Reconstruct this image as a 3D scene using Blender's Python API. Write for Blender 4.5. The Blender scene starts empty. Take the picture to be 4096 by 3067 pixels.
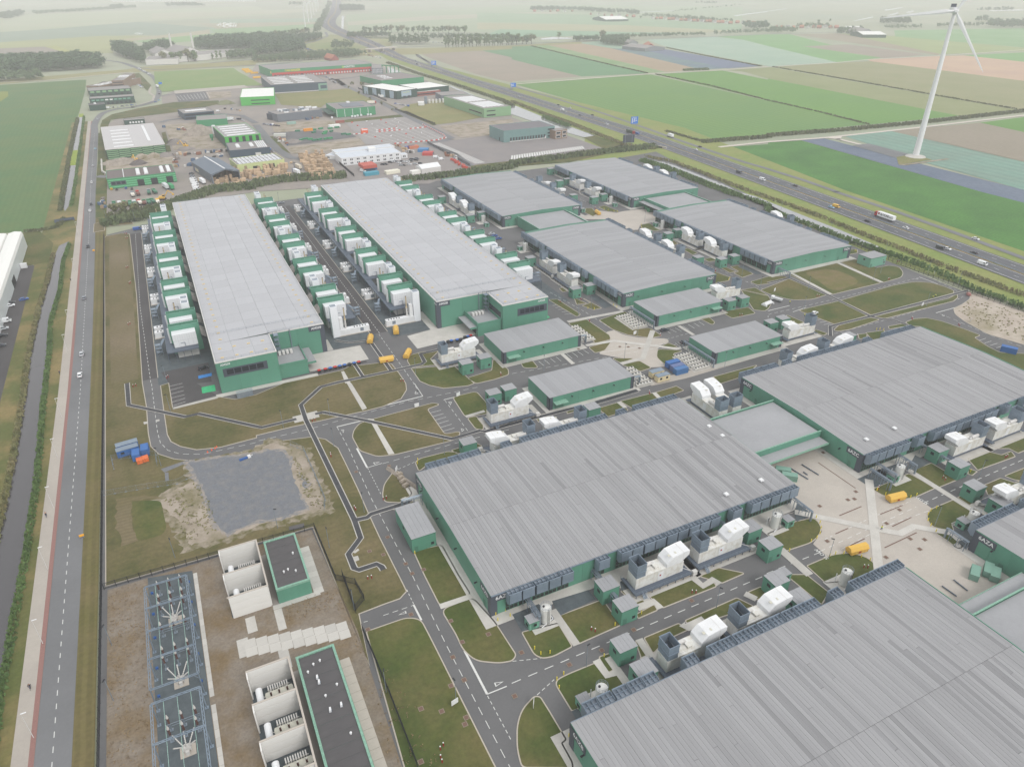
import bpy, math, random
from mathutils import Vector, Matrix
RN = random.Random(11)
sc = bpy.context.scene
COL = sc.collection
# ---------------------------------------------------------------- camera
CM = [[0.8983923,-0.439177,-0.0038635],[-0.2223201,-0.4471623,-0.8663831],[0.3787679,0.7792108,-0.499365]]          # rows: right, down, forward
cam = bpy.data.objects.new('camera', bpy.data.cameras.new('camera'))
COL.objects.link(cam)
cam.matrix_world = Matrix(((CM[0][0],-CM[1][0],-CM[2][0],0),(CM[0][1],-CM[1][1],-CM[2][1],0),
                           (CM[0][2],-CM[1][2],-CM[2][2],145),(0,0,0,1)))
cam.data.sensor_width = 36; cam.data.lens = 24.9697
cam.data.clip_start = 1; cam.data.clip_end = 60000
sc.camera = cam
# ---------------------------------------------------------------- sky, sun, exposure
SUN_EL, SUN_AZ = math.radians(44), math.radians(163)
w = bpy.data.worlds.new('World'); sc.world = w; w.use_nodes = True
nt = w.node_tree; nt.nodes.clear()
sky = nt.nodes.new('ShaderNodeTexSky'); sky.sky_type = 'NISHITA'; sky.sun_disc = False
sky.sun_elevation = SUN_EL; sky.sun_rotation = SUN_AZ; sky.air_density = 1.0; sky.dust_density = 3.0
hs = nt.nodes.new('ShaderNodeHueSaturation'); hs.inputs['Saturation'].default_value = 0.25
cl = nt.nodes.new('ShaderNodeMix'); cl.data_type = 'RGBA'; cl.inputs[0].default_value = .75; cl.inputs[7].default_value = (10.3,10.4,10.5,1)   # an even cloud deck over the clear sky
bg = nt.nodes.new('ShaderNodeBackground'); bg.inputs['Strength'].default_value = 0.1
wo = nt.nodes.new('ShaderNodeOutputWorld')
nt.links.new(sky.outputs[0], hs.inputs['Color']); nt.links.new(hs.outputs[0], cl.inputs[6]); nt.links.new(cl.outputs[2], bg.inputs['Color']); nt.links.new(bg.outputs[0], wo.inputs['Surface'])
sl = bpy.data.lights.new('sun', 'SUN'); sl.energy = 1.25; sl.angle = math.radians(20); sl.color = (1, .97, .93)
so = bpy.data.objects.new('sun', sl); COL.objects.link(so)
so.rotation_euler = (math.pi/2 - SUN_EL, 0, math.pi - SUN_AZ)
vs = sc.view_settings; sc.display_settings.display_device = 'sRGB'
vs.view_transform = 'Standard'; vs.look = 'None'; vs.gamma = 1; vs.use_curve_mapping = False; vs.exposure = 0.22
sc.render.engine = 'CYCLES'
sc.cycles.use_denoising = True
sc.cycles.max_bounces = 5; sc.cycles.diffuse_bounces = 2; sc.cycles.glossy_bounces = 2; sc.cycles.transmission_bounces = 2; sc.cycles.volume_bounces = 4
# ---------------------------------------------------------------- materials
MT = {}
def mat(name, c, rough=.75, c2=None, ns=.3, amt=.35, metal=0, obj=False, rnd=0, stripe=None, bump=0, fine=None, spec=.3, c3=None, ns3=.02):
    """noise mix of c and c2; stripe=(angle, period, amount); obj: colour comes from the object; rnd: value jitter per object"""
    if name in MT: return MT[name]
    m = bpy.data.materials.new(name); m.use_nodes = True; MT[name] = m
    n = m.node_tree.nodes; L = m.node_tree.links
    b = n['Principled BSDF']; b.inputs['Roughness'].default_value = rough; b.inputs['Metallic'].default_value = metal
    b.inputs['Specular IOR Level'].default_value = spec
    c = (*c, 1)
    if obj:
        oi = n.new('ShaderNodeObjectInfo'); col = oi.outputs['Color']
    else:
        rg = n.new('ShaderNodeRGB'); rg.outputs[0].default_value = c; col = rg.outputs[0]
    tc = n.new('ShaderNodeTexCoord')
    def noise(s, d=4, ro=.6):
        t = n.new('ShaderNodeTexNoise'); t.inputs['Scale'].default_value = s; t.inputs['Detail'].default_value = d; t.inputs['Roughness'].default_value = ro
        L.new(tc.outputs['Object'], t.inputs['Vector']); return t.outputs['Fac']
    def ramp(f, a, z):
        r = n.new('ShaderNodeMapRange'); r.inputs['From Min'].default_value = a; r.inputs['From Max'].default_value = z
        L.new(f, r.inputs['Value']); return r.outputs['Result']
    def mix(f, a, bb, mode='MIX'):
        x = n.new('ShaderNodeMix'); x.data_type = 'RGBA'; x.blend_type = mode
        if isinstance(f, float): x.inputs[0].default_value = f
        else: L.new(f, x.inputs[0])
        L.new(a, x.inputs[6])
        if isinstance(bb, tuple): x.inputs[7].default_value = bb
        else: L.new(bb, x.inputs[7])
        return x.outputs[2]
    if c2: col = mix(ramp(noise(ns), .36, .64), col, (*c2,1))
    if c3: col = mix(ramp(noise(ns3,6), .45, .66), col, (*c3,1))
    def value(f, lo, hi):
        nonlocal col
        r = n.new('ShaderNodeMapRange'); r.inputs['From Min'].default_value = .25; r.inputs['From Max'].default_value = .75
        r.inputs['To Min'].default_value = lo; r.inputs['To Max'].default_value = hi; L.new(f, r.inputs['Value'])
        cx = n.new('ShaderNodeCombineColor'); [L.new(r.outputs[0], cx.inputs[i]) for i in range(3)]
        col = mix(1.0, col, cx.outputs[0], 'MULTIPLY')
    if amt: value(noise(fine or ns*7,5, .7),1-amt, 1+amt)
    if stripe:
        mp = n.new('ShaderNodeMapping'); mp.inputs['Rotation'].default_value = (0,0,-stripe[0]); L.new(tc.outputs['Object'], mp.inputs['Vector'])
        wv = n.new('ShaderNodeTexWave'); wv.bands_direction = 'Y'; wv.inputs['Scale'].default_value = 0.314/stripe[1]; wv.inputs['Distortion'].default_value = stripe[3] if len(stripe) > 3 else 1.5
        wv.inputs['Detail'].default_value = 2; wv.inputs['Detail Scale'].default_value = .4
        L.new(mp.outputs[0], wv.inputs['Vector']); value(wv.outputs['Fac'],1-stripe[2],1+stripe[2])
    if rnd:
        oi2 = n.new('ShaderNodeObjectInfo'); value(oi2.outputs['Random'],1-rnd, 1+rnd)
    L.new(col, b.inputs['Base Color'])
    if bump:
        bp = n.new('ShaderNodeBump'); bp.inputs['Strength'].default_value = .6; bp.inputs['Distance'].default_value = bump
        L.new(noise(fine or ns*7,3), bp.inputs['Height']); L.new(bp.outputs[0], b.inputs['Normal'])
    return m
def s(r, g, b):       # sRGB 0-255 to linear
    f = lambda x: (x/255/12.92) if x < 10 else ((x/255+.055)/1.055)**2.4
    return (f(r), f(g), f(b))
ROOF = mat('roof_membrane', s(146,147,150), .6, s(154,155,158), .08, .06, rnd=.05, fine=1.2)
ROOFS = mat('roof_sheets', s(146,146,148), .6, s(153,153,155), .15, .07, rnd=.055, fine=1.2)
ROOFP = mat('weathered_sheets', s(130,130,132), .6, s(140,140,142), .4, .10, rnd=.06, fine=2.)
ROOFD = mat('dark_bitumen', s(82,80,82), .8, s(92,90,90), .2, .12)
AROOF = mat('pale_roof', s(170,171,175), .5, s(177,178,181), .05, .05, rnd=.03)
GREEN = mat('green_cladding', s(86,138,118), .45, s(90,142,122), .2, .04, rnd=.04)
GREENL = mat('light_green_trim', s(126,166,147), .45)
GREEND = mat('deep_green_cladding', s(78,122,105), .5, amt=.06, rnd=.04)
PALEG = mat('sage_green_cladding', s(110,160,140), .5, amt=.05)
CHAR = mat('charcoal_cladding', s(74,80,90), .5, amt=.06, rnd=.04)
DARK = mat('dark_louvre', s(42,46,46), .6, amt=.15)
STEEL = mat('blue_grey_steel', s(120,134,148), .4, s(132,146,160), .4, .10, metal=.25, rnd=.05)
STEELD = mat('dark_steel_deck', s(86,96,110), .5, amt=.10)
GALV = mat('galvanised_steel', s(142,152,162), .4, s(122,134,146), .3, .12, metal=.3)
WHITE = mat('white_panel', s(226,227,228), .5, s(216,217,218), .3, .04)
WHITED = mat('weathered_white', s(222,222,219), .6, s(214,213,208), .5, .04, c3=s(200,196,186), ns3=.6)
OFFW = mat('off_white', s(205,203,200), .6, amt=.05)
BEIGE = mat('beige_metal', s(184,168,138), .5, amt=.08)
DUCT = mat('grey_brown_duct', s(150,143,140), .6, amt=.1)
CONC = mat('concrete', s(186,178,168), .85, s(176,168,158), .12, .08, fine=2.5)
CONCL = mat('pale_concrete', s(189,186,180), .85, s(178,175,169), .2, .06, rnd=.06, fine=2)
KERB = mat('kerb_stone', s(176,168,156), .85, amt=.1)
ASPH = mat('asphalt', s(96,96,97), .85, s(105,105,106), .05, .07, fine=1.5)
ASPHD = mat('dark_asphalt', s(74,72,73), .85, s(82,80,81), .05, .08, fine=1.5)
ASPHL = mat('pale_asphalt', s(108,109,111), .85, s(117,118,120), .03, .05, fine=1.)
ASPHM = mat('motorway_asphalt', s(88,90,95), .85, s(97,99,103), .02, .06, stripe=(math.radians(87),3.6, .05))
YARD = mat('yard_paving', s(142,135,130), .85, s(138,132,128), .03, .08, c3=s(160,152,144), ns3=.015)
BEDS = mat('slate_gravel', s(78,86,90), .9, s(90,98,102), .3, .15, fine=3)
PAINT = mat('road_paint', s(206,206,203), .7, amt=.15, ns=.4)
LAWN = mat('mown_grass', s(78,80,44), .9, s(102,94,62), .06, .24, stripe=(.0,2.2, .025), c3=s(112,101,72), ns3=.035, fine=.8, bump=.05)
LAWNG = mat('green_grass', s(66,80,35), .9, s(86,90,46), .07, .24, c3=s(102,95,58), ns3=.04, fine=.8, bump=.05)
STRAW = mat('dry_grass', s(110,99,72), .9, s(96,90,58), .04, .18, stripe=(0,1.6, .07), c3=s(118,106,84), ns3=.02, fine=.8, bump=.05)
VERGE = mat('verge_grass', s(104,110,56), .9, s(124,120,74), .03, .18, c3=s(140,128,92), ns3=.012, fine=.6)
SAND = mat('sand_ground', s(164,153,141), .95, s(150,139,126), .15, .18, c3=s(122,115,90), ns3=.09, fine=1.2)
GRAVB = mat('brown_gravel', s(132,123,112), .95, s(123,112,99), .25, .25, c3=s(116,99,74), ns3=.09, fine=1.6)
SLATE = mat('blue_grey_rubble', s(114,117,123), .95, s(108,111,116), .8, .2, c3=s(121,121,122), ns3=.35, fine=2.5)
TRACK = mat('farm_track', s(196,188,178), .9, amt=.08, ns=.05)
CPATH = mat('cycle_path_concrete', s(172,165,156), .85, s(163,156,148), .05, .06, fine=1)
BRICKS = mat('red_brick_strip', s(140,106,100), .9, amt=.12, ns=.3)
WATER = mat('water', s(70,68,71), .06, amt=0, spec=.7)
POND = mat('sky_pale_water', s(128,130,132), .08, amt=0, spec=1.)  # part of the bright sky reflection is painted into this pale base colour
POND.node_tree.nodes['Principled BSDF'].inputs['IOR'].default_value = 1.7
BARK = mat('bark', s(86,76,64), .9)
LEAFM = {}
def leaf(nm, c, c2): LEAFM[nm] = mat('leaves_'+nm, c, .8, c2, .35, .25, rnd=.12, spec=.15); return LEAFM[nm]
LEAF = leaf('dark', s(76,98,66), s(92,112,76)); LEAF2 = leaf('mid', s(94,116,76), s(110,128,86)); LEAF3 = leaf('olive', s(104,108,74), s(120,120,84))
REED = mat('reeds', s(112,116,76), .9, s(134,126,92), .1, .2); REEDG = mat('green_reeds', s(82,108,60), .9, s(98,122,70), .1, .2)
HEDGE = mat('hedge_leaves', s(84,96,60), .9, s(96,104,66), .1, .25)
PNT = mat('car_paint', (1,1,1), .3, amt=0, obj=True, spec=.5)
OBJC = mat('coloured_sheet', (1,1,1), .55, amt=.05, ns=.3, obj=True)
GLASS = mat('window_glass', s(40,46,54), .12, amt=0, spec=.5)
TYRE = mat('rubber', s(34,34,36), .8, amt=0)
YELLOW = mat('yellow_enamel', s(214,172,78), .5, amt=.06)
YELLB = mat('bright_yellow', s(225,205,60), .5, amt=0)
RED = mat('red_enamel', s(150,38,40), .5, amt=.06)
BLUE = mat('blue_enamel', s(44,88,150), .5, amt=.06)
BLACK = mat('black_steel', s(44,46,50), .6, amt=.05)
WOOD = mat('sawn_timber', s(190,166,138), .8, s(170,146,118), .5, .15, rnd=.25)
BROWNI = mat('brown_porcelain', s(78,48,42), .35, amt=0)
GREYI = mat('grey_porcelain', s(196,194,190), .4, amt=.05)
RUBBLE = mat('rubble', s(158,148,138), .95, s(136,128,118), .3, .25, fine=1.5)
SANDT = mat('weedy_sand', s(150,140,126), .95, s(96,92,56), .35, .2, fine=1.)
SLATET = mat('sandy_rubble', s(118,120,124), .95, s(152,143,133), .45, .18, fine=1.5)
# mesh builder
class MB:
    def __init__(self): self.v = []; self.f = []; self.m = []
    def quad(self, p, mi=0):
        i = len(self.v); self.v += [tuple(q) for q in p]; self.f.append(tuple(range(i, i+len(p)))); self.m.append(mi)
    def hexa(self, P, mi=0, bottom=True):     # P: 4 bottom (ccw),4 top
        i = len(self.v); self.v += [tuple(q) for q in P]
        F = [(4,5,6,7),(0,1,5,4),(1,2,6,5),(2,3,7,6),(3,0,4,7)] + ([(3,2,1,0)] if bottom else [])
        self.f += [tuple(i+k for k in q) for q in F]; self.m += [mi]*len(F)
    def box(self, x0, x1, y0, y1, z0, z1, mi=0, bottom=True):
        self.hexa([(x0,y0,z0),(x1,y0,z0),(x1,y1,z0),(x0,y1,z0),(x0,y0,z1),(x1,y0,z1),(x1,y1,z1),(x0,y1,z1)], mi, bottom); return self
    def obox(self, c, rz, sx, sy, z0, z1, mi=0):
        co, si = math.cos(rz), math.sin(rz)
        q = [(c[0]+co*a-si*b, c[1]+si*a+co*b) for a, b in ((-sx/2,-sy/2),(sx/2,-sy/2),(sx/2,sy/2),(-sx/2,sy/2))]
        self.hexa([(*t, z0) for t in q]+[(*t, z1) for t in q], mi); return self
    def prism(self, pts, z0, z1, mi=0, side=None):
        n = len(pts)
        if sum(pts[k][0]*pts[(k+1)%n][1]-pts[(k+1)%n][0]*pts[k][1] for k in range(n)) < 0: pts = pts[::-1]
        i = len(self.v); self.v += [(*p, z1) for p in pts]; self.f.append(tuple(range(i, i+n))); self.m.append(mi)
        if z1 - z0 > 1e-6:
            self.v += [(*p, z0) for p in pts]
            for k in range(n):
                self.f.append((i+n+k, i+n+(k+1)%n, i+(k+1)%n, i+k)); self.m.append(mi if side is None else side)
        return self
    def tube(self, p, q, r, n=5, mi=0, r2=None, cap=True):
        p = Vector(p); q = Vector(q); d = (q-p)
        if d.length < 1e-6: return self
        d.normalize(); a = d.orthogonal().normalized(); b = d.cross(a); i = len(self.v); r2 = r if r2 is None else r2
        for k in range(n):
            t = 2*math.pi*k/n; o = a*math.cos(t)+b*math.sin(t)
            self.v += [tuple(p+o*r), tuple(q+o*r2)]
        for k in range(n):
            j = (k+1) % n; self.f.append((i+2*k, i+2*j, i+2*j+1, i+2*k+1)); self.m.append(mi)
        if cap:
            self.f.append(tuple(i+2*k+1 for k in range(n))); self.m.append(mi)
            self.f.append(tuple(i+2*k for k in reversed(range(n)))); self.m.append(mi)
        return self
    def path(self, pts, r, n=5, mi=0):
        for a, b in zip(pts, pts[1:]): self.tube(a, b, r, n, mi)
        return self
    def cyl(self, x, y, z0, z1, r0, r1=None, n=12, mi=0): return self.tube((x,y,z0),(x,y,z1), r0, n, mi, r0 if r1 is None else r1)
    def extr(self, prof, axis, a, b, mi=0):    # profile extruded along axis 'x' (prof in y,z) or 'y' (prof in x,z)
        f = (lambda p, t: (t, p[0], p[1])) if axis == 'x' else (lambda p, t: (p[0], t, p[1]))
        n = len(prof); i = len(self.v); self.v += [f(p, a) for p in prof]+[f(p, b) for p in prof]
        self.f += [tuple(range(i, i+n)), tuple(range(i+2*n-1, i+n-1,-1))]; self.m += [mi, mi]
        for k in range(n): self.f.append((i+k, i+n+k, i+n+(k+1)%n, i+(k+1)%n)); self.m.append(mi)
        return self
    def mesh(self, nm, mats, smooth=False, fix=False):
        me = bpy.data.meshes.new(nm); me.from_pydata(self.v, [], self.f)
        for m in (mats if isinstance(mats, (list, tuple)) else [mats]): me.materials.append(m)
        if any(self.m): me.polygons.foreach_set('material_index', self.m)
        if smooth: me.polygons.foreach_set('use_smooth', [True]*len(self.f))
        if fix:
            import bmesh
            b = bmesh.new(); b.from_mesh(me); bmesh.ops.recalc_face_normals(b, faces=b.faces); b.to_mesh(me); b.free()
        return me
def ob(nm, me, parent=None, loc=(0,0,0), rz=0, color=None, **props):
    o = bpy.data.objects.new(nm, me); COL.objects.link(o); o.location = (loc[0], loc[1], loc[2] if len(loc) > 2 else 0)
    if rz: o.rotation_euler = (0,0,rz)
    if parent: o.parent = parent
    if color: o.color = (*color, 1)
    for k, v in props.items():
        if v is not None: o[k] = v
    return o
def thing(nm, label, cat, loc=(0,0,0), rz=0, group=None, me=None, color=None, mirror=False):
    o = ob(nm, me, None, loc, rz, color, label=label, category=cat, group=group)
    if mirror: o.scale = (-1,1,1)
    return o
def stru(nm, me, parent=None, **k): return ob(nm, me, parent, kind='structure', **k)
class Proto:                         # parts built once; every copy shares the mesh data
    def __init__(self): self.parts = []
    def add(self, nm, mb, mats, sub=None, smooth=False, fix=False, loc=(0,0,0)):
        me = mb.mesh(nm, mats, smooth, fix) if isinstance(mb, MB) else mb
        e = (nm, me, loc, []); (self.parts if sub is None else sub[3]).append(e); return e
    def put(self, nm, label, cat, loc, rz=0, group=None, color=None, mirror=False, skip=(), only=None, colors={}):
        o = thing(nm, label, cat, loc, rz, group, None, color, mirror)
        for (pn, me, l, subs) in self.parts:
            if pn in skip: continue
            c = ob(pn, me, o, l, color=colors.get(pn, color))
            for (sn, sm, l2, _) in subs: ob(sn, sm, c, l2, color=colors.get(sn, color))
        return o
ORD = 'first second third fourth fifth sixth seventh eighth ninth tenth eleventh twelfth thirteenth fourteenth fifteenth sixteenth seventeenth eighteenth nineteenth twentieth'.split()
ORD += ['twenty-'+o for o in ORD[:9]] + ['thirtieth'] + ['thirty-'+o for o in ORD[:9]] + ['fortieth'] + ['forty-'+o for o in ORD[:9]] + ['fiftieth'] + ['fifty-'+o for o in ORD[:9]]
FONT = None
def text_mesh(txt, size, m):
    c = bpy.data.curves.new('lettering', 'FONT'); c.body = txt; c.size = size; c.align_x = 'CENTER'; c.align_y = 'CENTER'; c.resolution_u = 2; c.offset = size*.02
    o = bpy.data.objects.new('lettering', c); me = bpy.data.meshes.new_from_object(o); bpy.data.objects.remove(o); bpy.data.curves.remove(c)
    me.materials.clear(); me.materials.append(m); return me
def wall_text(txt, size, m, parent, loc, rz, nm='lettering'):     # text on a vertical wall whose outside faces direction rz-90deg
    o = ob(nm, text_mesh(txt, size, m), parent, loc); o.rotation_euler = (math.pi/2,0, rz); return o
def area(p): return .5*sum(p[k][0]*p[(k+1)%len(p)][1]-p[(k+1)%len(p)][0]*p[k][1] for k in range(len(p)))
def rnd(pts, r, seg=4):              # round the corners of a polygon
    out = []; n = len(pts)
    for i in range(n):
        a, b, c = (Vector(pts[(i+k) % n]) for k in (-1,0,1))
        rr = r[min(i, len(r)-1)] if isinstance(r, (list, tuple)) else r
        la, lc = (a-b).length, (c-b).length; t = min(rr, la*.45, lc*.45)
        if t < .3: out.append(tuple(b)); continue
        p, q = b+(a-b)*(t/la), b+(c-b)*(t/lc)
        for k in range(seg+1):
            u = k/seg; out.append(tuple(p*(1-u)**2+b*2*u*(1-u)+q*u*u))
    return out
def offset(pts, d):
    n = len(pts); sg = 1 if area(pts) > 0 else -1; out = []
    for i in range(n):
        a, b, c = (Vector(pts[(i+k) % n]) for k in (-1,0,1))
        e1, e2 = (b-a),(c-b)
        if e1.length < 1e-6: e1 = e2
        if e2.length < 1e-6: e2 = e1
        e1.normalize(); e2.normalize(); n1 = Vector((e1.y, -e1.x))*sg; n2 = Vector((e2.y, -e2.x))*sg
        m = n1+n2
        m = n1 if m.length < 1e-3 else m/m.length
        out.append(tuple(b+m*d/max(.4, m.dot(n1))))
    return out
def ragged(pts, step, amp, seed=1):
    R = random.Random(seed); return [(p.x+R.uniform(-amp,amp), p.y+R.uniform(-amp,amp)) for p in resample(list(pts)+[pts[0]], step)[:-1]]
def sheet(nm, pts, z, m, parent=None, kind='structure', h=0, **k):
    return ob(nm, MB().prism(pts, z-h, z).mesh(nm, m), parent, kind=kind, **k)
def isle(nm, pts, m, r=0, z=.13, kerb=.3, km=KERB):      # a lawn bed: its rounded outline, a kerb round it
    if r: pts = rnd(pts, r)
    o = sheet(nm, pts, z, m)
    if kerb:
        q = offset(pts, kerb); mb = MB(); n = len(pts)
        for i in range(n):
            j = (i+1) % n
            mb.quad([(*pts[i], z+.02),(*pts[j], z+.02),(*q[j], z+.02),(*q[i], z+.02)]); mb.quad([(*q[i], z+.02),(*q[j], z+.02),(*q[j],0),(*q[i],0)])
        ob('kerb', mb.mesh('kerb', km, fix=True), o, kind='structure')
    return o
def strip(nm, pts, wd, z, m, parent=None, kind='structure', closed=False, mk=True):
    n = len(pts); L_, R_ = [],[]
    for i in range(n):
        a = Vector(pts[max(i-1,0)]); b = Vector(pts[i]); c = Vector(pts[min(i+1, n-1)])
        d = (c-a); d.normalize(); nn = Vector((-d.y, d.x))
        w2 = (wd[i] if isinstance(wd, (list, tuple)) else wd)/2
        L_.append(tuple(b+nn*w2)); R_.append(tuple(b-nn*w2))
    mb = MB()
    for i in range(n-1): mb.quad([(*R_[i], z),(*R_[i+1], z),(*L_[i+1], z),(*L_[i], z)])
    return ob(nm, mb.mesh(nm, m), parent, kind=kind) if mk else mb
def resample(pts, step):
    out = [Vector(pts[0])];
    for a, b in zip(pts, pts[1:]):
        a, b = Vector(a), Vector(b); n = max(1, int((b-a).length/step))
        out += [a+(b-a)*(k/n) for k in range(1, n+1)]
    return out
def smooth_line(pts, k=6):
    P = [Vector(p) for p in pts]; out = []
    for i in range(len(P)-1):
        p0, p1, p2, p3 = P[max(i-1,0)], P[i], P[i+1], P[min(i+2, len(P)-1)]
        for j in range(k):
            t = j/k; out.append(tuple(.5*((2*p1)+(p2-p0)*t+(2*p0-5*p1+4*p2-p3)*t*t+(3*p1-p0-3*p2+p3)*t**3)))
    return out+[tuple(P[-1])]
def dashes(pts, on, off, wd, z, mb=None, start=0):
    mb = mb or MB(); t = start; per = on+off
    for a, b in zip(pts, pts[1:]):
        a, b = Vector(a), Vector(b); L = (b-a).length
        if L < 1e-4: continue
        d = (b-a)/L; nn = Vector((-d.y, d.x))*wd/2
        for k in range(int(t//per), int((t+L)//per)+1):
            x0, x1 = max(0, k*per-t), min(L, k*per+on-t)
            if x1-x0 < .01: continue
            p, q = a+d*x0, a+d*x1
            mb.quad([(*(p-nn), z),(*(q-nn), z),(*(q+nn), z),(*(p+nn), z)])
        t += L
    return mb
# ================================================================ GROUND, FIELDS, WATER, ROADS
sheet('ground', [(-6000,-600),(13000,-600),(13000,13000),(-6000,13000)],-.3, mat('pasture', s(146,150,126), .95, s(156,158,138), .004, .1, fine=.02, c3=s(142,150,130), ns3=.0015))  # ground colour made paler, carrying some of the far haze itself
FN = [0]
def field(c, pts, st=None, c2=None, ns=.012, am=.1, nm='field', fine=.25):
    FN[0] += 1; fv = sum(p[1] for p in pts)/len(pts); fv = min(.5, max(0,(fv-1300)/4000)); c = tuple(q+(w_-q)*fv for q, w_ in zip(c, (176,178,164))); c = s(*c); c2 = s(*(q+(w_-q)*fv for q, w_ in zip(c2,(180,182,168)))) if c2 else tuple(x*1.12 for x in c)  # haze painted in: crop colours fade towards a pale tone with distance
    m = mat('crop_%d' % FN[0], c, .95, c2, ns, am, stripe=st, fine=fine)
    return sheet(nm, pts, -.25+FN[0]*.004, m)
VD = (math.radians(90),5, .04)
# far left polder
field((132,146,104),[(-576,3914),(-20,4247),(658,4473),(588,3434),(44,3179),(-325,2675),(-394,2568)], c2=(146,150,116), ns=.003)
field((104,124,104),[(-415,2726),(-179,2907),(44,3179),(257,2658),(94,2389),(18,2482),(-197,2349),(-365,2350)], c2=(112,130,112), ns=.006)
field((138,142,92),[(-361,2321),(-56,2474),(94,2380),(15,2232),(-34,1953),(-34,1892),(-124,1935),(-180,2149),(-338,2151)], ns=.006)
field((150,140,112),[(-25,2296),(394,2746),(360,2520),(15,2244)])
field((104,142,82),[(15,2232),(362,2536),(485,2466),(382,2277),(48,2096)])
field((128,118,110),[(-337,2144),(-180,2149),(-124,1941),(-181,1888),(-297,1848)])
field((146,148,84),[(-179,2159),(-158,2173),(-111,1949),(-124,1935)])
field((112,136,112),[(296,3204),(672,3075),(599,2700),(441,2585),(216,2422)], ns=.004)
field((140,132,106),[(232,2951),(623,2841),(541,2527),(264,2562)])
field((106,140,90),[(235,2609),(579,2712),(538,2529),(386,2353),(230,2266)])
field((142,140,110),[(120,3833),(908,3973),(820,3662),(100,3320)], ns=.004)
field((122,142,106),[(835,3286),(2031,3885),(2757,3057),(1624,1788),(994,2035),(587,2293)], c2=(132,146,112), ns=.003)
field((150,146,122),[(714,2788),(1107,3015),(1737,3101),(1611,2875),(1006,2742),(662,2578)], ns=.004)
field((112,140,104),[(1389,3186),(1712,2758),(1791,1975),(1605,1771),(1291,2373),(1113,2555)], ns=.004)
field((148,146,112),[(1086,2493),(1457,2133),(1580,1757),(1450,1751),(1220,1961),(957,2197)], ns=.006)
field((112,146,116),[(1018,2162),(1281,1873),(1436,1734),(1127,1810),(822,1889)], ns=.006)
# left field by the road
field((78,110,66),[(-286,1437),(-192,1402),(-82,1414),(-74,1410),(-72,1276),(-73,1070),(-75,951),(-72.1,828),(-69.9,648),(-71.0,565),(-70.9,549),(-89.3,547),(-122.8,559),(-162.7,575)],(math.radians(90),4, .03),(92,112,66), .02, .1)
field((120,128,60),[(-272,1354),(-173,1315),(-167,1261),(-171,1205),(-233,1116)])
# right of the motorway
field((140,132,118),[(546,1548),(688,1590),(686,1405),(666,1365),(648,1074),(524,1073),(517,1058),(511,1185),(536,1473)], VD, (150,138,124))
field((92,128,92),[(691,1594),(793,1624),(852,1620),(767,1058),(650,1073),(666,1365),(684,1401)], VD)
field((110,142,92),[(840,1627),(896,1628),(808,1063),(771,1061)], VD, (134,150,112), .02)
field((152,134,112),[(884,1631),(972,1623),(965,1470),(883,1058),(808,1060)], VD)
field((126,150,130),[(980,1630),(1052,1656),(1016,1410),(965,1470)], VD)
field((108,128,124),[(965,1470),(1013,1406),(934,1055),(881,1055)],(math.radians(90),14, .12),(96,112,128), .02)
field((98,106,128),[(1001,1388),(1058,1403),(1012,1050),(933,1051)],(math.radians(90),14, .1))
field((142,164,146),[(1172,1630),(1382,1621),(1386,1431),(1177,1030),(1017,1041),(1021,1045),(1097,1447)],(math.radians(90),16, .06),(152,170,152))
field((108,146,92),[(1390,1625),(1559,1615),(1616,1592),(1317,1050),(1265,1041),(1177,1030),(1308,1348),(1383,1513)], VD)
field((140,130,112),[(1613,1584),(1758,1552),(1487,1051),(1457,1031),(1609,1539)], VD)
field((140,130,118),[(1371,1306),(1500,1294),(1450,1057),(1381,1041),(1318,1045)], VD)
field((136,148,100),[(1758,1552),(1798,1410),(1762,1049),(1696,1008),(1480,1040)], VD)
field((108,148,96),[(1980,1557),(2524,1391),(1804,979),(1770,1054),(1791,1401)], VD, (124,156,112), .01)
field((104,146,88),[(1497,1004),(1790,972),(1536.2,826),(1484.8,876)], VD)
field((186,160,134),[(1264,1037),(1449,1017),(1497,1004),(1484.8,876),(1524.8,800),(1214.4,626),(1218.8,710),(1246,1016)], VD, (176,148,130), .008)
field((132,134,96),[(1020,1033),(1246,1016),(1218.8,710),(1208.2,622),(1006.9,510),(950.1,551)], VD, (140,138,104))
field((128,134,92),[(916,1031),(1004,1027),(1011,1023),(948.9,551),(849.9,555),(896,912),(925,1001)], VD, (136,140,100))
field((96,134,68),[(774,1042),(905,1030),(886,902),(896,912),(849.9,555),(709.9,563),(729.8,737),(736.8,744)],(math.radians(88),9, .05),(100,138,66), .01)
field((97,131,74),[(513,1050),(764,1042),(734.0,741),(709.4,565),(572.5,570),(566.9,564),(490.5,575),(492.5,636),(509.0,850)],(math.radians(88),9, .05),(102,134,72), .01)
field((66,108,52),[(487.7,544),(539.5,535),(544.6,541),(581.0,533),(558.1,330),(558.0,330),(557.8,281),(442.9,200.1),(444.8,226.3),(455.4,378),(466.3,388),(470.8,462.7),(472.4,464.3)],(math.radians(88),3, .10),(76,122,56), .03, .3, fine=.6)
field((92,104,122),[(582.3,534),(609.3,531),(606.0,491),(599.4,435),(592.2,318),(589.5,284),(557.7,266),(557.2,297),(558.0,330),(558.4,332)],(math.radians(88),3, .12),(104,114,130), .02, .2)
field((116,138,126),[(637.5,533),(701.4,528),(684.1,376),(679.7,336),(589.5,284),(592.2,318),(605.7,413),(598.6,435),(626.3,491)],(math.radians(88),12, .05),(116,148,134), .02, .15)
field((136,128,112),[(701.4,528),(829.3,515),(819.6,460),(810.2,400),(684.0,329),(686.3,377)], VD, (142,132,118))
field((88,128,58),[(829.3,515),(906.9,515),(1006.9,510),(804.5,396),(818.4,460)])
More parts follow.
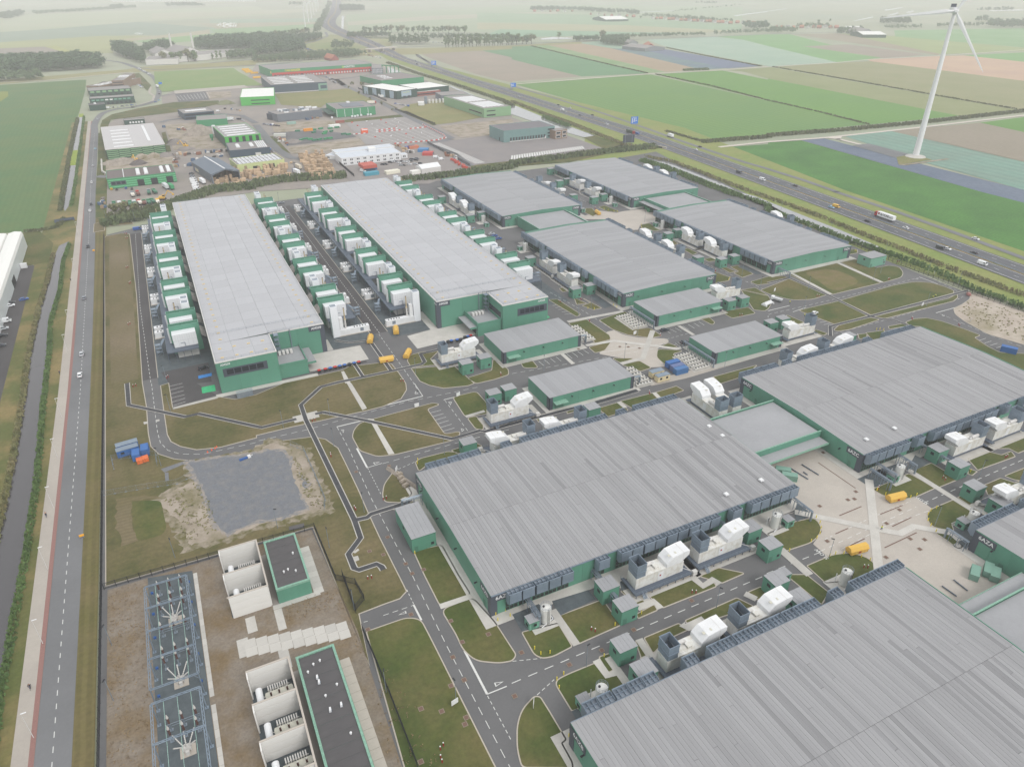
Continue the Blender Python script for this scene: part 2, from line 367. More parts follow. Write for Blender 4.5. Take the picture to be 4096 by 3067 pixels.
# dyke and verges
field((134,130,88),[(-243,1452),(-12,1540),(11,1569),(218,1594),(392,1752),(480,1736),(584,1679),(803,1643),(1003,1663),(969,1606),(789,1616),(764,1564),(539,1552),(446,1575),(309,1596),(210,1539),(205,1508),(24,1482),(-13,1492),(-193,1410),(-237,1404)], nm='dyke', ns=.03)
field((118,134,70),[(385,60),(340,560),(395,640),(425,900),(440,1250),(450,1480),(486,1720),(505,1740),(490,1480),(500,1250),(505,900),(520,640),(470,380),(440,100)], nm='motorway_verge', c2=(132,136,80), ns=.03, am=.16)
field((108,124,66),[(362,1922),(511,2204),(632,1995),(554,1780),(492,1729),(346,1730)], nm='junction_grass', c2=(146,138,98), ns=.008)
# ---- whites: far ditches and ponds that mirror the sky
def water(pts, z=.09): return sheet('water', pts, z, POND if z > .05 else WATER)
water([(798,3200),(807,3194),(555,2231),(562,2280)])
water([(956,1793),(1011,1819),(1038,1769),(1025,1746),(942,1754)]); water([(552,2063),(624,2000),(617,1977),(549,2032)]); water([(800,1776),(845,1771),(835,1749),(789,1751)])
for q in ([(3034,2463),(3337,2611),(3283,2567),(2977,2405)],[(2659,2138),(2906,2287),(2808,2208),(2627,2106)],[(2261,1947),(2543,2107),(2478,2052),(2257,1934)],[(2915,2258),(3102,2368),(3010,2296),(2869,2216)],[(2549,2655),(2792,2799),(2747,2753),(2530,2628)],[(2162,2436),(2530,2641),(2484,2593),(2124,2386)],[(2008,2859),(2228,2906),(2193,2860),(1982,2813)],[(-47,6000),(813,5482),(783,5288),(-27,5719)],[(2927,2158),(3118,2255),(3046,2202),(2881,2120)],[(3365,2206),(3576,2183),(3490,2129),(3293,2148)],[(-247,2014),(-239,2010),(-214,1905),(-218,1889)]): water(q)
water([(425.9,893),(424.3,869),(416.1,769),(413.4,705),(412.5,648),(396.4,645),(392.4,686),(391.3,802),(390.8,830),(393.7,843),(415,1063),(420,1075),(404.0,828)])
water([(409,1345),(413,1350),(409,1267),(386,1266)])
water([(395.1,531),(404.7,523),(398.2,431.6),(393.2,413.3),(396.2,397.1),(391.2,345.2),(388.5,310.8),(383.8,276.5),(377.6,273.8),(378,306.8),(379.7,339.1),(380.9,367.6),(393.6,381),(390.6,377.8),(385.4,423.3),(385.1,445.1),(389.0,516)])
water([(-69.4,340),(-69.7,400),(-68.6,440),(-68.3,480),(-66.5,505),(-61.5,512),(-61.2,500),(-63.2,472),(-62.4,420),(-62.6,390),(-64.4,380),(-62.8,340),(-61.6,287),(-60,240),(-60.6,200),(-60.9,150),(-60,100),(-60,60),(-68,60),(-68,120),(-67.5,200),(-67,250),(-68,290),(-68.6,320)], .04)
water([(-71.2,1020),(-67.3,1020),(-66,850),(-64.6,646),(-65.5,600),(-67,588),(-69,600),(-69.4,646),(-71.5,850)], .04)
sheet('duckweed', [(-70.6,815),(-66.2,815),(-65.9,745),(-70.8,745)], .07, mat('duckweed', s(134,150,58), .9, ns=.1)); sheet('duckweed', [(-73,1047),(-68,1047),(-67,1020),(-72,1020)], .07, MT['duckweed'])
# ---- left road and its strips
def vstrip(nm, u0, u1, v0, v1, z, m): return sheet(nm, [(u0,v0),(u1,v0),(u1,v1),(u0,v1)], z, m)
vstrip('verge', -78,-56.3,-60,985, .0, mat('canal_bank', s(86,94,48), .9, s(104,100,60), .06, .22, c3=s(134,118,78), ns3=.03, fine=.8))
vstrip('verge', -48.5,-40.5,-60,560, .01, mat('roadside_grass', s(96,92,52), .9, s(108,98,64), .05, .18, stripe=(math.radians(90),2.2, .08,1.), fine=.8))
vstrip('verge', -48.5,-40.5,560,960, .01, LAWNG)
for v0, v1, d in ((-60,640,0),(640,985,0)):
    sl_ = lambda a, b, u: u-1.8*max(0,(v0 if a else v1)-500)/140*0
def cyc(u, v): return u-(0 if v < 300 else (v-300)*.0078)
LRV = [-60,100,200,300,420,540,640,800,985]
def lband(nm, ua, ub, z, m, top=985):
    P = [v for v in LRV if v <= top]
    return sheet(nm, [(cyc(ua, v), v) for v in P]+[(cyc(ub, v), v) for v in reversed(P)], z, m)
lband('cycle_path', -56.5,-53.2, .05, CPATH); lband('brick_strip', -53.2,-52.1, .055, BRICKS)
LRC = [(-48.6,-60),(-48.6,300),(-50.6,540),(-52,640),(-53.6,900),(-54.5,960)]+[(-48,1034),(-33,1064),(-13,1074),(7,1097),(18,1140),(25,1225),(26,1357),(20,1441),(8,1525),(-3,1598),(-22,1676),(-51,1739)]
LRP = smooth_line(LRC, 6)
strip('road', LRP, [7.2]*len(LRP), .06, ASPHL)
ob('centre_dashes', dashes([(-48.6,-60),(-48.6,300),(-50.6,540),(-52,640),(-53.6,900)],1.6,2.3, .18, .075).mesh('centre_dashes', PAINT), kind='structure')
mbl = MB()
for d in (-3.45,3.45): mbl.f, mbl.f
strip('road', [(-5,1478),(9,1382),(15,1257),(11,1205),(16,1165),(12,1120),(-5,1091)],3, .07, CPATH)
strip('road', [(-18,1662),(-2,1576),(34,1506),(101,1500),(203,1498),(295,1529)],6, .08, ASPHL)
strip('road', [(-242,1439),(-131,1432),(-66,1465),(-7,1489)],4, .08, TRACK)
strip('road', [(131,1582),(221,1613),(328,1667),(438,1727),(474,1713),(545,1727),(654,1715),(826,1692),(904,1672),(989,1663),(1057,1665),(1183,1645),(1390,1625),(1571,1627),(1638,1610),(1788,1586)],9, .12, ASPHL)
strip('road', [(363,1886),(356,1740),(373,1715),(439,1732)],8, .13, ASPHL); strip('road', [(365,1895),(428,2003),(490,2143),(522,2303)],7, .13, ASPHL)
strip('road', [(546,2136),(547,1957),(530,1849),(500,1758)],7, .13, ASPHL); strip('road', [(511,1804),(537,1863),(587,1894),(596,1793),(717,1726)],6, .13, ASPHL)
strip('farm_road', [(508,1040),(767,1049),(913,1034),(1011,1037),(1020,1033),(1174,1028),(1271,1038),(1447,1021),(1717,1021),(1896,1008)],5, .1, TRACK)
strip('farm_road', [(487.8,546),(547.0,543),(613.6,532),(749.8,526),(917.5,522),(1041.3,516)],5, .1, TRACK)
sheet('hardstanding', [(612.7,531),(633.7,530),(618.3,518),(615.2,525)], .11, TRACK)
sheet('hardstanding', [(606.7,493),(627.6,492),(622.1,441),(598.1,439)], .12, ASPHL); strip('farm_road', [(619.4,523),(617.1,493)],5, .11, TRACK)
sheet('crane_pad', [(577.6,418),(635.4,415),(636.4,412),(579.4,414)], .12, SAND)
sheet('turf', [(600.7,439),(622.1,441),(621.1,418),(577.6,418)], .10, VERGE)
strip('service_road', [(494,1353),(537,1553),(523,1506),(488,1273),(481,1116),(483,990),(500,1023),(497.3,878),(491.0,754),(480.2,646),(473.6,588),(469.5,539),(465.7,487),(466.3,458),(465.8,457.3),(464.5,417.1),(460.2,377.9),(459.6,379.6),(456.1,323.3),(449.6,274.7),(441.9,224.5),(437.4,196.9)],5, .10, ASPHL)
# ---- motorway
LE = smooth_line([(390,40),(395,120),(407,231),(416.7,328),(426,430),(437,560),(444,650),(452,900),(461,1250),(470,1480),(486,1680),(510,1990),(550,2400),(600,2700),(690,3050),(857,3640),(1284,5336),(1700,7000)],5)
MWW = [23.5 if p[1] < 1500 else min(48,23.5+(p[1]-1500)*.06) for p in LE]
def mw(fr, extra=0):
    out = []
    for i, p in enumerate(LE):
        a, c = Vector(LE[max(i-1,0)]), Vector(LE[min(i+1,len(LE)-1)]); d = (c-a).normalized(); n = Vector((d.y,-d.x))
        out.append(tuple(Vector(p)+n*(MWW[i]*fr+extra)))
    return out
def band(nm, f0, f1, z, m, e0=0, e1=0):
    a, b = mw(f0, e0), mw(f1, e1); mb = MB()
    for i in range(len(a)-1): mb.quad([(*a[i],z),(*b[i],z),(*b[i+1],z),(*a[i+1],z)])
    return ob(nm, mb.mesh(nm, m, fix=False), kind='structure')
band('motorway', 0, .44, .14, ASPHM, e0=-1.6, e1=.3); band('motorway', .56,1, .14, ASPHM, e0=-.3, e1=1.6)
band('central_reserve', .44, .56, .15, mat('reserve_grass', s(150,126,92), .9, s(112,112,70), .1, .2), e0=.3, e1=-.3)
mbl = MB()
for f in (0, .42, .58,1):
    a = [p for p in mw(f) if p[1] < 2000]; dashes(a, 1000,0, .28, .155, mbl)
for f in (.21, .79): dashes([p for p in mw(f) if p[1] < 2000],3,9, .25, .155, mbl)
ob('lane_markings', mbl.mesh('lane_markings', PAINT), kind='structure')
# ---- industrial estate floor
field((148,140,132),[(-43.4,566),(-47.5,639),(-49,915),(-26,1023),(22,1082),(25,1161),(43,1202),(140,1217),(205,1508),(409,1504),(405,1317),(410,1049),(400.3,820),(382.6,784),(379.7,649),(384.9,587),(328.8,582),(273.6,561),(275.4,565),(189.8,538),(136.3,565),(63.1,581),(-4.2,572),(-37.5,563)], nm='yard', c2=(136,130,126), ns=.03)
def plot(pts, m, z=.16, nm='plot'): return sheet(nm, pts, z, m)
plot([(29,1475),(160,1468),(160,1409),(170,1204),(141,1212),(28,1203),(23,1311)], mat('pasture_near', s(110,136,78), .9, s(122,138,84), .02, .08), nm='grass_plot')
plot([(-4,1459),(5,1469),(17,1284),(9,1220),(2,1322),], LAWNG, nm='grass_plot'); plot([(-49,930),(-47,985),(-37,1024),(-9,1057),(36,1091),(91,1079),(89,1047),(41,1006),(-38,984),(-41,934)], LAWNG, nm='grass_plot')
plot([(-47.7,697),(-50,901),(-43.3,898),(-41.6,707)], LAWNG, nm='grass_plot'); plot([(10.4,870),(14.6,875),(13.8,766),(9.8,767)], LAWNG, nm='grass_plot')
plot([(169,1104),(247,1105),(276,1113),(278,979),(260,975),(210,979),(200,958),(159,1002)], mat('rough_meadow', s(120,122,76), .9, s(132,126,84), .03, .12), nm='grass_plot')
plot([(310,932),(356,943),(352.5,800),(308.1,783),(287.8,781),(281.3,896)], MT['rough_meadow'], nm='grass_plot')
plot([(193.6,856),(275.7,862),(278.0,847),(203.4,837)], LAWNG, nm='grass_plot'); plot([(282,1175),(283,1138),(285,909),(276,904)], LAWNG, nm='grass_plot'); plot([(278.6,888),(287.5,883),(287.3,780),(282.7,778)], LAWNG, nm='grass_plot')
plot([(109.1,798),(114.5,796),(113.3,704),(109.4,723)], LAWNG, nm='grass_plot')
plot([(244.8,585),(285.1,585),(384.4,587),(412.4,598),(405.5,577),(329.0,557),(275.4,565),(239.8,571)], LAWNG, nm='grass_plot'); plot([(395.8,644),(411.0,647),(408.4,582),(384.4,587)], LAWNG, nm='grass_plot')
for q in ([(116.4,737),(190.5,743),(187.3,713),(149.3,700),(114.1,703)],[(124.6,876),(185.9,863),(199.9,839),(158.3,816),(138.2,808),(117.8,815)],[(286.6,771),(377.6,774),(367.1,746),(314.0,698),(283.8,701)],[(84,1167),(117,1163),(111,1104),(81,1096)],[(16,920),(50,918),(61.7,844),(63.1,759),(16.1,771)],[(-45.2,753),(-30.0,761),(13.4,761),(13.4,698),(-42.9,692)]): plot(q, SAND, .15, 'sand_yard')
plot([(199.9,839),(274.3,845),(272.2,713),(261.0,697),(211.6,702),(187.7,714),(194.5,775)], mat('car_park_paving', s(150,146,144), .9, s(142,138,136), .05, .05), .17, 'car_park')
plot([(243.6,690),(318.8,697),(386.5,661),(385.4,588),(284.7,584),(244.4,584)], mat('lorry_yard_paving', s(128,124,124), .9, s(136,130,128), .05, .05), .17, 'lorry_yard')
plot([(43,1170),(84,1180),(81,1090),(42,1088)], ASPH, .18, 'car_park'); plot([(44,1208),(144,1221),(146,1188),(43,1173)], CPATH, .18, 'car_park')
plot([(211.6,702),(265.1,695),(243.1,581),(191.0,542),(136.3,565),(138.0,645),(155.8,699)], mat('container_yard_paving', s(134,128,126), .9, s(142,136,132), .05, .06), .155, 'container_yard')
plot([(114.5,816),(157.6,812),(189.5,771),(189.8,754),(117.2,742),(117.5,755)], ASPH, .165, 'skip_yard')
for pts, wd in (([(286,1228),(278,1147),(280,1064),(279,951),(275.6,853),(275.3,777),(274.2,702)],8),([(273.6,700),(259.5,693),(243.0,692),(248.5,635),(243.9,583)],8),([(107.7,872),(106.0,793),(105.9,728),(109.5,690),(137.1,645)],8),([(24,1161),(44,1173)],5),([(-48.5,691),(-40.2,684)],8),([(275,1284),(282,1221),(352,1252)],7),([(278,1147),(284,1221)],9),([(109.4,883),(102,943),(80,968),(21,950),(13,937)],7)):
    strip('estate_road', pts, wd, .19, ASPHL)
# ================================================================ CAMPUS FLOOR
isle('site_asphalt', [(-40,83),(-40,515),(20,545),(175,548),(364,548),(421.9,557),(408.0,495),(403.8,452.1),(394.5,400.2),(376.4,335.9),(374.9,316.3),(371.4,289.9),(367.5,259.7),(366,235.7),(364.6,211.1),(363.8,200.2),(364.1,175.9),(364,154.9),(392,20),(20,-60),(20,60)], ASPH, 0, .03,0)
def slab(u0, u1, v0, v1, m, z=.12, nm='paving'): return sheet(nm, [(u0,v0),(u1,v0),(u1,v1),(u0,v1)], z, m, h=.1)
# west lawn between the fence and the loop road
W = [(-41.2,509),(-40.2,512),(-31.4,514),(-26.9,510),(-26.3,463),(-25.6,395.8),(-26,293.8),(-25.2,273.2),(-25.3,252.7),(-24.8,243),(-22.5,236.6),(-17.9,231.1),(-13,227.6),(8.5,224.1),(8.9,226.7),(18.8,225.5),(28.3,223.4),(32,219.7),(34.6,212.4),(34.7,202.4),(34.7,186.2),(34.4,174.5),(34.3,161.9),(34.5,147),(34.6,140.9),(34.6,137.6),(32.3,136),(27.8,136),(20.9,135.7)]
isle('lawn', W+[(19,119),(17.8,175),(-38.5,176),(-39.8,350)], LAWN, 0, .13)
isle('lawn', rnd([(21.3,128.9),(31.8,128.7),(34.8,126.6),(35,120.1),(35.5,82.3)]+[(36,60),(36,0),(12,0)],[.3,3,4,3,1,1,1,1]), LAWNG, 0, .13)
isle('lawn', [(-47.7,525),(-41.6,526),(-41.4,536),(-24.2,533),(-24.8,538),(-43.2,548),(-47.7,545)], STRAW, 0, .13)
sheet('dry_lawn', [(-38.5,507),(-28.1,507),(-27.1,396.6),(-27.3,298.3),(-37.4,299.4),(-38.3,402.2)], .14, STRAW)
sheet('weedy_edge', ragged(offset([(-22.8,208.8),(-18,213.6),(-11.9,214.4),(-12.4,225),(8.3,222.3),(13.7,226.4),(19.7,219.8),(23.3,215.6),(23.4,202.9),(23.8,191),(23.1,181.7),(19.5,181.6),(2.2,182.9),(-6.4,181.5),(-16.5,182.9),(-18.2,194.8),(-22.1,202.8)],2.6),1.2, .9), .155, SANDT)
sheet('sand_patch', ragged([(-22.8,208.8),(-18,213.6),(-11.9,214.4),(-12.4,225),(8.3,222.3),(13.7,226.4),(19.7,219.8),(23.3,215.6),(23.4,202.9),(23.8,191),(23.1,181.7),(19.5,181.6),(2.2,182.9),(-6.4,181.5),(-16.5,182.9),(-18.2,194.8),(-22.1,202.8)],1.3, .5), .16, SAND)
sheet('rubble_edge', ragged(offset([(-13.1,226.1),(-6,225.4),(8.1,221.5),(12.1,221.6),(16.4,219.1),(17.7,213.1),(17.5,204.4),(20.5,196.6),(17,192.3),(17.5,184.4),(9.2,183.6),(2.6,185.2),(-1.3,184.6),(-5.9,183.6),(-8.2,188.1),(-9.5,199),(-10.2,209.8),(-12,217.6)],1.4),1, .6), .17, SLATET)
sheet('rubble_patch', ragged([(-13.1,226.1),(-6,225.4),(8.1,221.5),(12.1,221.6),(16.4,219.1),(17.7,213.1),(17.5,204.4),(20.5,196.6),(17,192.3),(17.5,184.4),(9.2,183.6),(2.6,185.2),(-1.3,184.6),(-5.9,183.6),(-8.2,188.1),(-9.5,199),(-10.2,209.8),(-12,217.6)],1.3, .5), .175, SLATE)
sheet('sand_patch', ragged([(19.7,213.6),(19.4,195.1),(22.2,184),(19.6,182.2),(17.7,192),(17.1,206)],1.3, .5), .18, SAND)
sheet('grass_hollow', rnd([(-31.4,212.7),(-23.1,208.9),(-22.2,193.9),(-23.6,191.2),(-30.3,191.4),(-31.3,201.3)],2), .17, LAWNG)
sheet('bare_bank', ragged([(-35.7,215.8),(-32,215.3),(-26,213.3),(-23,210.2),(-31.4,213),(-31.3,201.3),(-30.6,191.3),(-34.3,191.4),(-36.1,200.7)],2, .6), .16, STRAW)
sheet('rough_patch', [(-22.2,226.9),(-14,228.4),(-12.6,227.3),(-21.2,224.3)], .16, SLATE); sheet('rough_patch', [(-21.1,224.2),(-20,223.7),(-20.1,218.8),(-21.2,219)], .16, SLATE)
sheet('gravel_yard', [(-38.2,-40),(-38.2,174),(17,174),(19.2,130),(17,60),(14,-40)], .15, GRAVB)
# lawns south of the two tall halls
isle('lawn', [(-19.1,288.2),(-16.3,288.9),(-16.2,279.5),(-16.1,266.1),(0.5,267.3),(1,268.2),(6.5,263.3),(14.5,263.3),(26.2,267.8),(50.2,268),(56,270.9),(58.7,268.9),(67.7,267.1),(70.8,263.9),(71.1,255.4),(70.9,245.6),(69.5,240.5),(65.4,235),(57.6,232.6),(51,232.4),(28.3,233.4),(22.4,233.7),(10,233.7),(9.8,232.1),(-2.7,231.7),(-10.2,233.8),(-15.2,238.6),(-17.9,243.2),(-18.8,248.6),(-19,266.4)], LAWN, 0, .13)
isle('lawn', rnd([(78.1,264),(80.6,268.2),(86.3,269),(93.4,266.7),(87,260.7),(94.5,252.3),(85.2,255.8),(77.6,257.2)],1), LAWNG, 0, .13)
isle('lawn', [(77.3,256.2),(94.1,251.3),(95.5,238.3),(95.9,233.2),(93.1,232.6),(83.5,235.1),(79.3,239.8),(77,244.7)], LAWNG, 0, .13)
isle('lawn', [(95.5,238.3),(107.2,239.7),(111.8,248.4),(113.6,237.6),(111.8,233.5),(105,232.5),(96.8,232.7)], LAWNG, 1, .13)
isle('lawn', rnd([(50.8,225.2),(75.6,226.1),(77.5,224.1),(71.9,223),(71.7,203.7),(77.4,203),(75.8,200.4),(72.6,199),(51.6,199.9),(45.9,201.5),(41.4,207.5),(41.3,217.2),(43.1,221.3),(46.1,224.6)],1.5), LAWN, 0, .13)
isle('lawn', rnd([(84.2,226.7),(94.2,226.7),(94.2,216.8),(91.9,209.5),(83.1,211.2)],2), LAWNG, 0, .13); isle('lawn', [(83.5,210),(86.8,209.8),(86.7,203.2),(85.4,200.3),(83.4,202.2)], LAWNG, 1, .13)
isle('lawn', rnd([(56.6,192.3),(58.7,193.5),(68.9,193.1),(71.5,191),(70.8,188.2),(59.7,189.3),(56,187.1)],1), LAWNG, 0, .13); isle('lawn', [(70.3,193.3),(79.7,193.6),(80.8,191.1),(71.4,190.7)], LAWNG, .5, .13)
isle('lawn', rnd([(49.4,190.4),(48.1,190.3),(43.4,185.3),(41.3,180.3),(40.7,176.7),(45.2,174.2),(46,175.4),(49.8,176.1),(49.7,181.5)],2), LAWN, 0, .13)
isle('lawn', [(41.3,172.7),(48.6,172.8),(49.5,171.4),(43.1,171.2)], LAWNG, .5, .13)
# strips beside the west wall of the near hall, between road and path
isle('lawn', rnd([(41.7,151.2),(49.7,150.1),(49.5,136.8),(49.8,129),(41.2,129),(41.3,141)],1), LAWNG, 0, .13)
isle('lawn', rnd([(41,127.2),(49.9,127.5),(51.7,117.2),(52,107.7),(52.1,105.8),(50.6,104.8),(47.5,105.6),(42.7,108.7),(41.2,113.1),(41.5,117.7)],2), LAWNG, 0, .13)
isle('lawn', rnd([(56.7,111.2),(66.1,109.7),(65.7,102),(60.1,101.5),(57.5,102.2),(56.4,104)],[.4,.4,.4,2,2,3]), LAWNG, 0, .13); isle('lawn', [(67.4,111.7),(80.7,111.4),(80.3,102.3),(67.6,102)], LAWNG, .4, .13)
isle('lawn', [(86.2,103.2),(92,103.9),(91.7,102.2),(85.8,102.1)], LAWNG, .3, .13); isle('lawn', [(87,111.8),(89.4,111.6),(90.4,105.5),(88,105.3)], LAWNG, .3, .13)
isle('lawn', [(92.7,107.8),(108,107.8),(107.6,103.5),(111.4,103.2),(111.1,101.9),(93.6,102.2)], LAWNG, .4, .13); isle('lawn', [(109.7,106.7),(112.7,106.7),(116.2,107),(121.2,102.3),(113.4,102.2)], LAWNG, .4, .13)
isle('lawn', rnd([(57,94.9),(60.7,95.2),(69,95),(68.9,90.1),(71.5,90.3),(72.1,86.6),(70.8,86.7),(56.9,86.5)],[3,2,.4,.4,.4,.4,.4,.4]), LAWNG, 0, .13)
isle('lawn', [(70.2,96.1),(72.9,95.9),(71.6,91.7),(69.8,91.6)], LAWNG, .4, .13); isle('lawn', [(81,96.2),(82.1,96.1),(81.9,91.1),(79.1,90.6)], LAWNG, .4, .13)
isle('lawn', [(83.5,96),(94,95.9),(94.5,93.6),(100.4,94.1),(97.3,93.5),(87.7,93.3),(82.8,91.4)], LAWNG, .4, .13); isle('lawn', [(96.2,95.9),(113.3,96),(115.2,92),(99.9,93.5),(100.7,95),(96.3,95)], LAWNG, .4, .13)
isle('lawn', [(117.6,96.2),(121.9,96.2),(121.1,93.1),(117.7,93.4)], LAWNG, .4, .13)
isle('lawn', rnd([(50.8,93.4),(51.9,92.8),(52,88.6),(52,81.1),(50.7,80.8),(50.6,76.2),(50.2,75),(40.8,79.7),(41.7,83.7),(44.1,88.6),(46.9,91.7)],[1,1,.3,.3,.3,.3,.3,1,3,3,3]), LAWNG, 0, .13)
# near plaza lawns
isle('lawn', rnd([(184.4,112.5),(202,113),(203.1,104.2),(193.2,103.9),(188.6,104.9),(184.8,108.7)],[.5,.5,.5,3,4,3]), LAWNG, 0, .13); isle('lawn', [(204.9,113.7),(213.9,113.6),(214,103.9),(204.4,103.9)], LAWNG, .3, .13)
isle('lawn', [(227.4,109.6),(237.6,109.4),(239.9,106),(244.8,105.9),(243.2,103.6),(224.6,104.3)], LAWNG, .3, .13); isle('lawn', [(241.8,109.7),(263.6,109.4),(255.6,104.4),(246.3,104.4),(246.2,107.5)], LAWNG, .3, .13); isle('lawn', [(222.4,106.1),(223.3,103.9),(220.2,103.3),(219.7,104.2)], LAWNG, .2, .13)
isle('lawn', rnd([(138.8,111.4),(150.3,111.8),(156.8,110.7),(155.4,106.7),(152,104.4),(147.6,103.2),(136.2,104),(139,106.4)],[.3,.3,2,4,3,3,.3,.3]), LAWNG, 0, .13)
isle('lawn', rnd([(139.3,96.5),(149.2,96.5),(153.9,95),(157.1,91.6),(156.7,87.7),(155,85.6),(145.4,87.4),(139,89.6)],[.3,2,3,4,.5,.3,.3,.3]), LAWNG, 0, .13)
isle('lawn', [(131.5,96.5),(136.4,94.1),(136.8,86.7),(132,84.6),(131.9,87.7)], LAWNG, .3, .13)
isle('lawn', rnd([(192,97.5),(203.7,97.4),(203.5,91.8),(200.8,90.7),(191.6,90.2),(189.6,88.1),(185.4,91.8),(187.6,95.5)],[3,1,.4,.4,.4,.4,2,4]), LAWNG, 0, .13); isle('lawn', [(184,90),(187,87.7),(185.6,82.3),(183.7,82.4),(184.2,85.7)], LAWNG, 1, .13)
isle('lawn', [(205.2,97.6),(210,97.5),(209.6,90.7),(204.8,88.2)], LAWNG, .3, .13); isle('lawn', [(218.6,97.9),(226.9,97.9),(228.6,94.3),(231.8,94.1),(230.4,95.5),(229.5,98),(241.5,97.8),(230.2,90.8),(215.1,94.3)], LAWNG, .3, .13)
# strip of lawn north of the near halls
isle('lawn', [(131.2,194.1),(140.6,194.3),(140.7,188.1),(131.5,187.6)], LAWNG, .3, .13); isle('lawn', [(141.9,194.6),(156.7,194.2),(157,189.5),(143.3,187.2)], LAWNG, .3, .13); isle('lawn', [(158,194),(168.5,194.4),(169,190.6),(157.4,189.3)], LAWNG, .3, .13)
isle('lawn', [(106.8,199.8),(111.2,199.7),(110.9,196.4),(106.3,196.1)], LAWNG, .2, .13); isle('lawn', [(119.9,198.9),(123.5,198.9),(122.2,196.3),(118.9,196.3)], LAWNG, .2, .13)
isle('lawn', [(187.1,193.8),(210,193.6),(204.6,191.2),(201.3,189),(186,188.3)], LAWNG, .3, .13)
# plazas
plz = [(141,116.7),(157.9,115),(165,115.2),(163.7,137.8),(163.3,148.6),(183.2,146.8),(188.6,136.9),(187.3,124.6),(184.3,114.9),(184.4,112.5),(184.6,108.5),(188.4,104.7),(193.3,103.5),(193,97.9),(187.4,95.5),(184.9,91.5),(184,85.5),(185.8,81.7),(185.5,72.5),(178.5,73.1),(161.3,81.7),(156.3,87.4),(157.1,91.6),(154.1,95.1),(147.2,96.8),(147.6,102.4),(154,105.1),(156.4,108.5),(156.8,110.7),(153.7,115.2)]
sheet('concrete_plaza', plz, .10, mat('plaza_concrete', s(180,173,164), .85, s(171,164,156), .08, .07, fine=1.5))
slab(158,186,84,137, MT['plaza_concrete'], .095, 'concrete_plaza'); slab(155.5,185.8,61,84, MT['plaza_concrete'], .092, 'concrete_plaza')
plz2 = [(169.8,249.7),(174.8,249.9),(175.9,243.9),(180.4,238.3),(191.6,231.4),(190.3,228),(185.7,227.7),(180.4,224),(176.5,218.6),(175.3,212.1),(175,209.9),(167.7,212.4),(166.9,219.8),(160.7,226.5),(155.2,232.8),(161.9,235.8),(167.6,242)]
sheet('concrete_plaza', rnd(plz2,2), .10, MT['plaza_concrete'])
sheet('concrete_plaza', [(251.1,410),(272.6,417.6),(279.7,407.7),(286.4,409),(302,407.5),(304.8,393.5),(294,378),(287.3,378.6),(279.5,378.2),(271.7,369.7),(265.7,371.4),(269.4,396.3),(250.4,405.9)], .10, MT['plaza_concrete'])
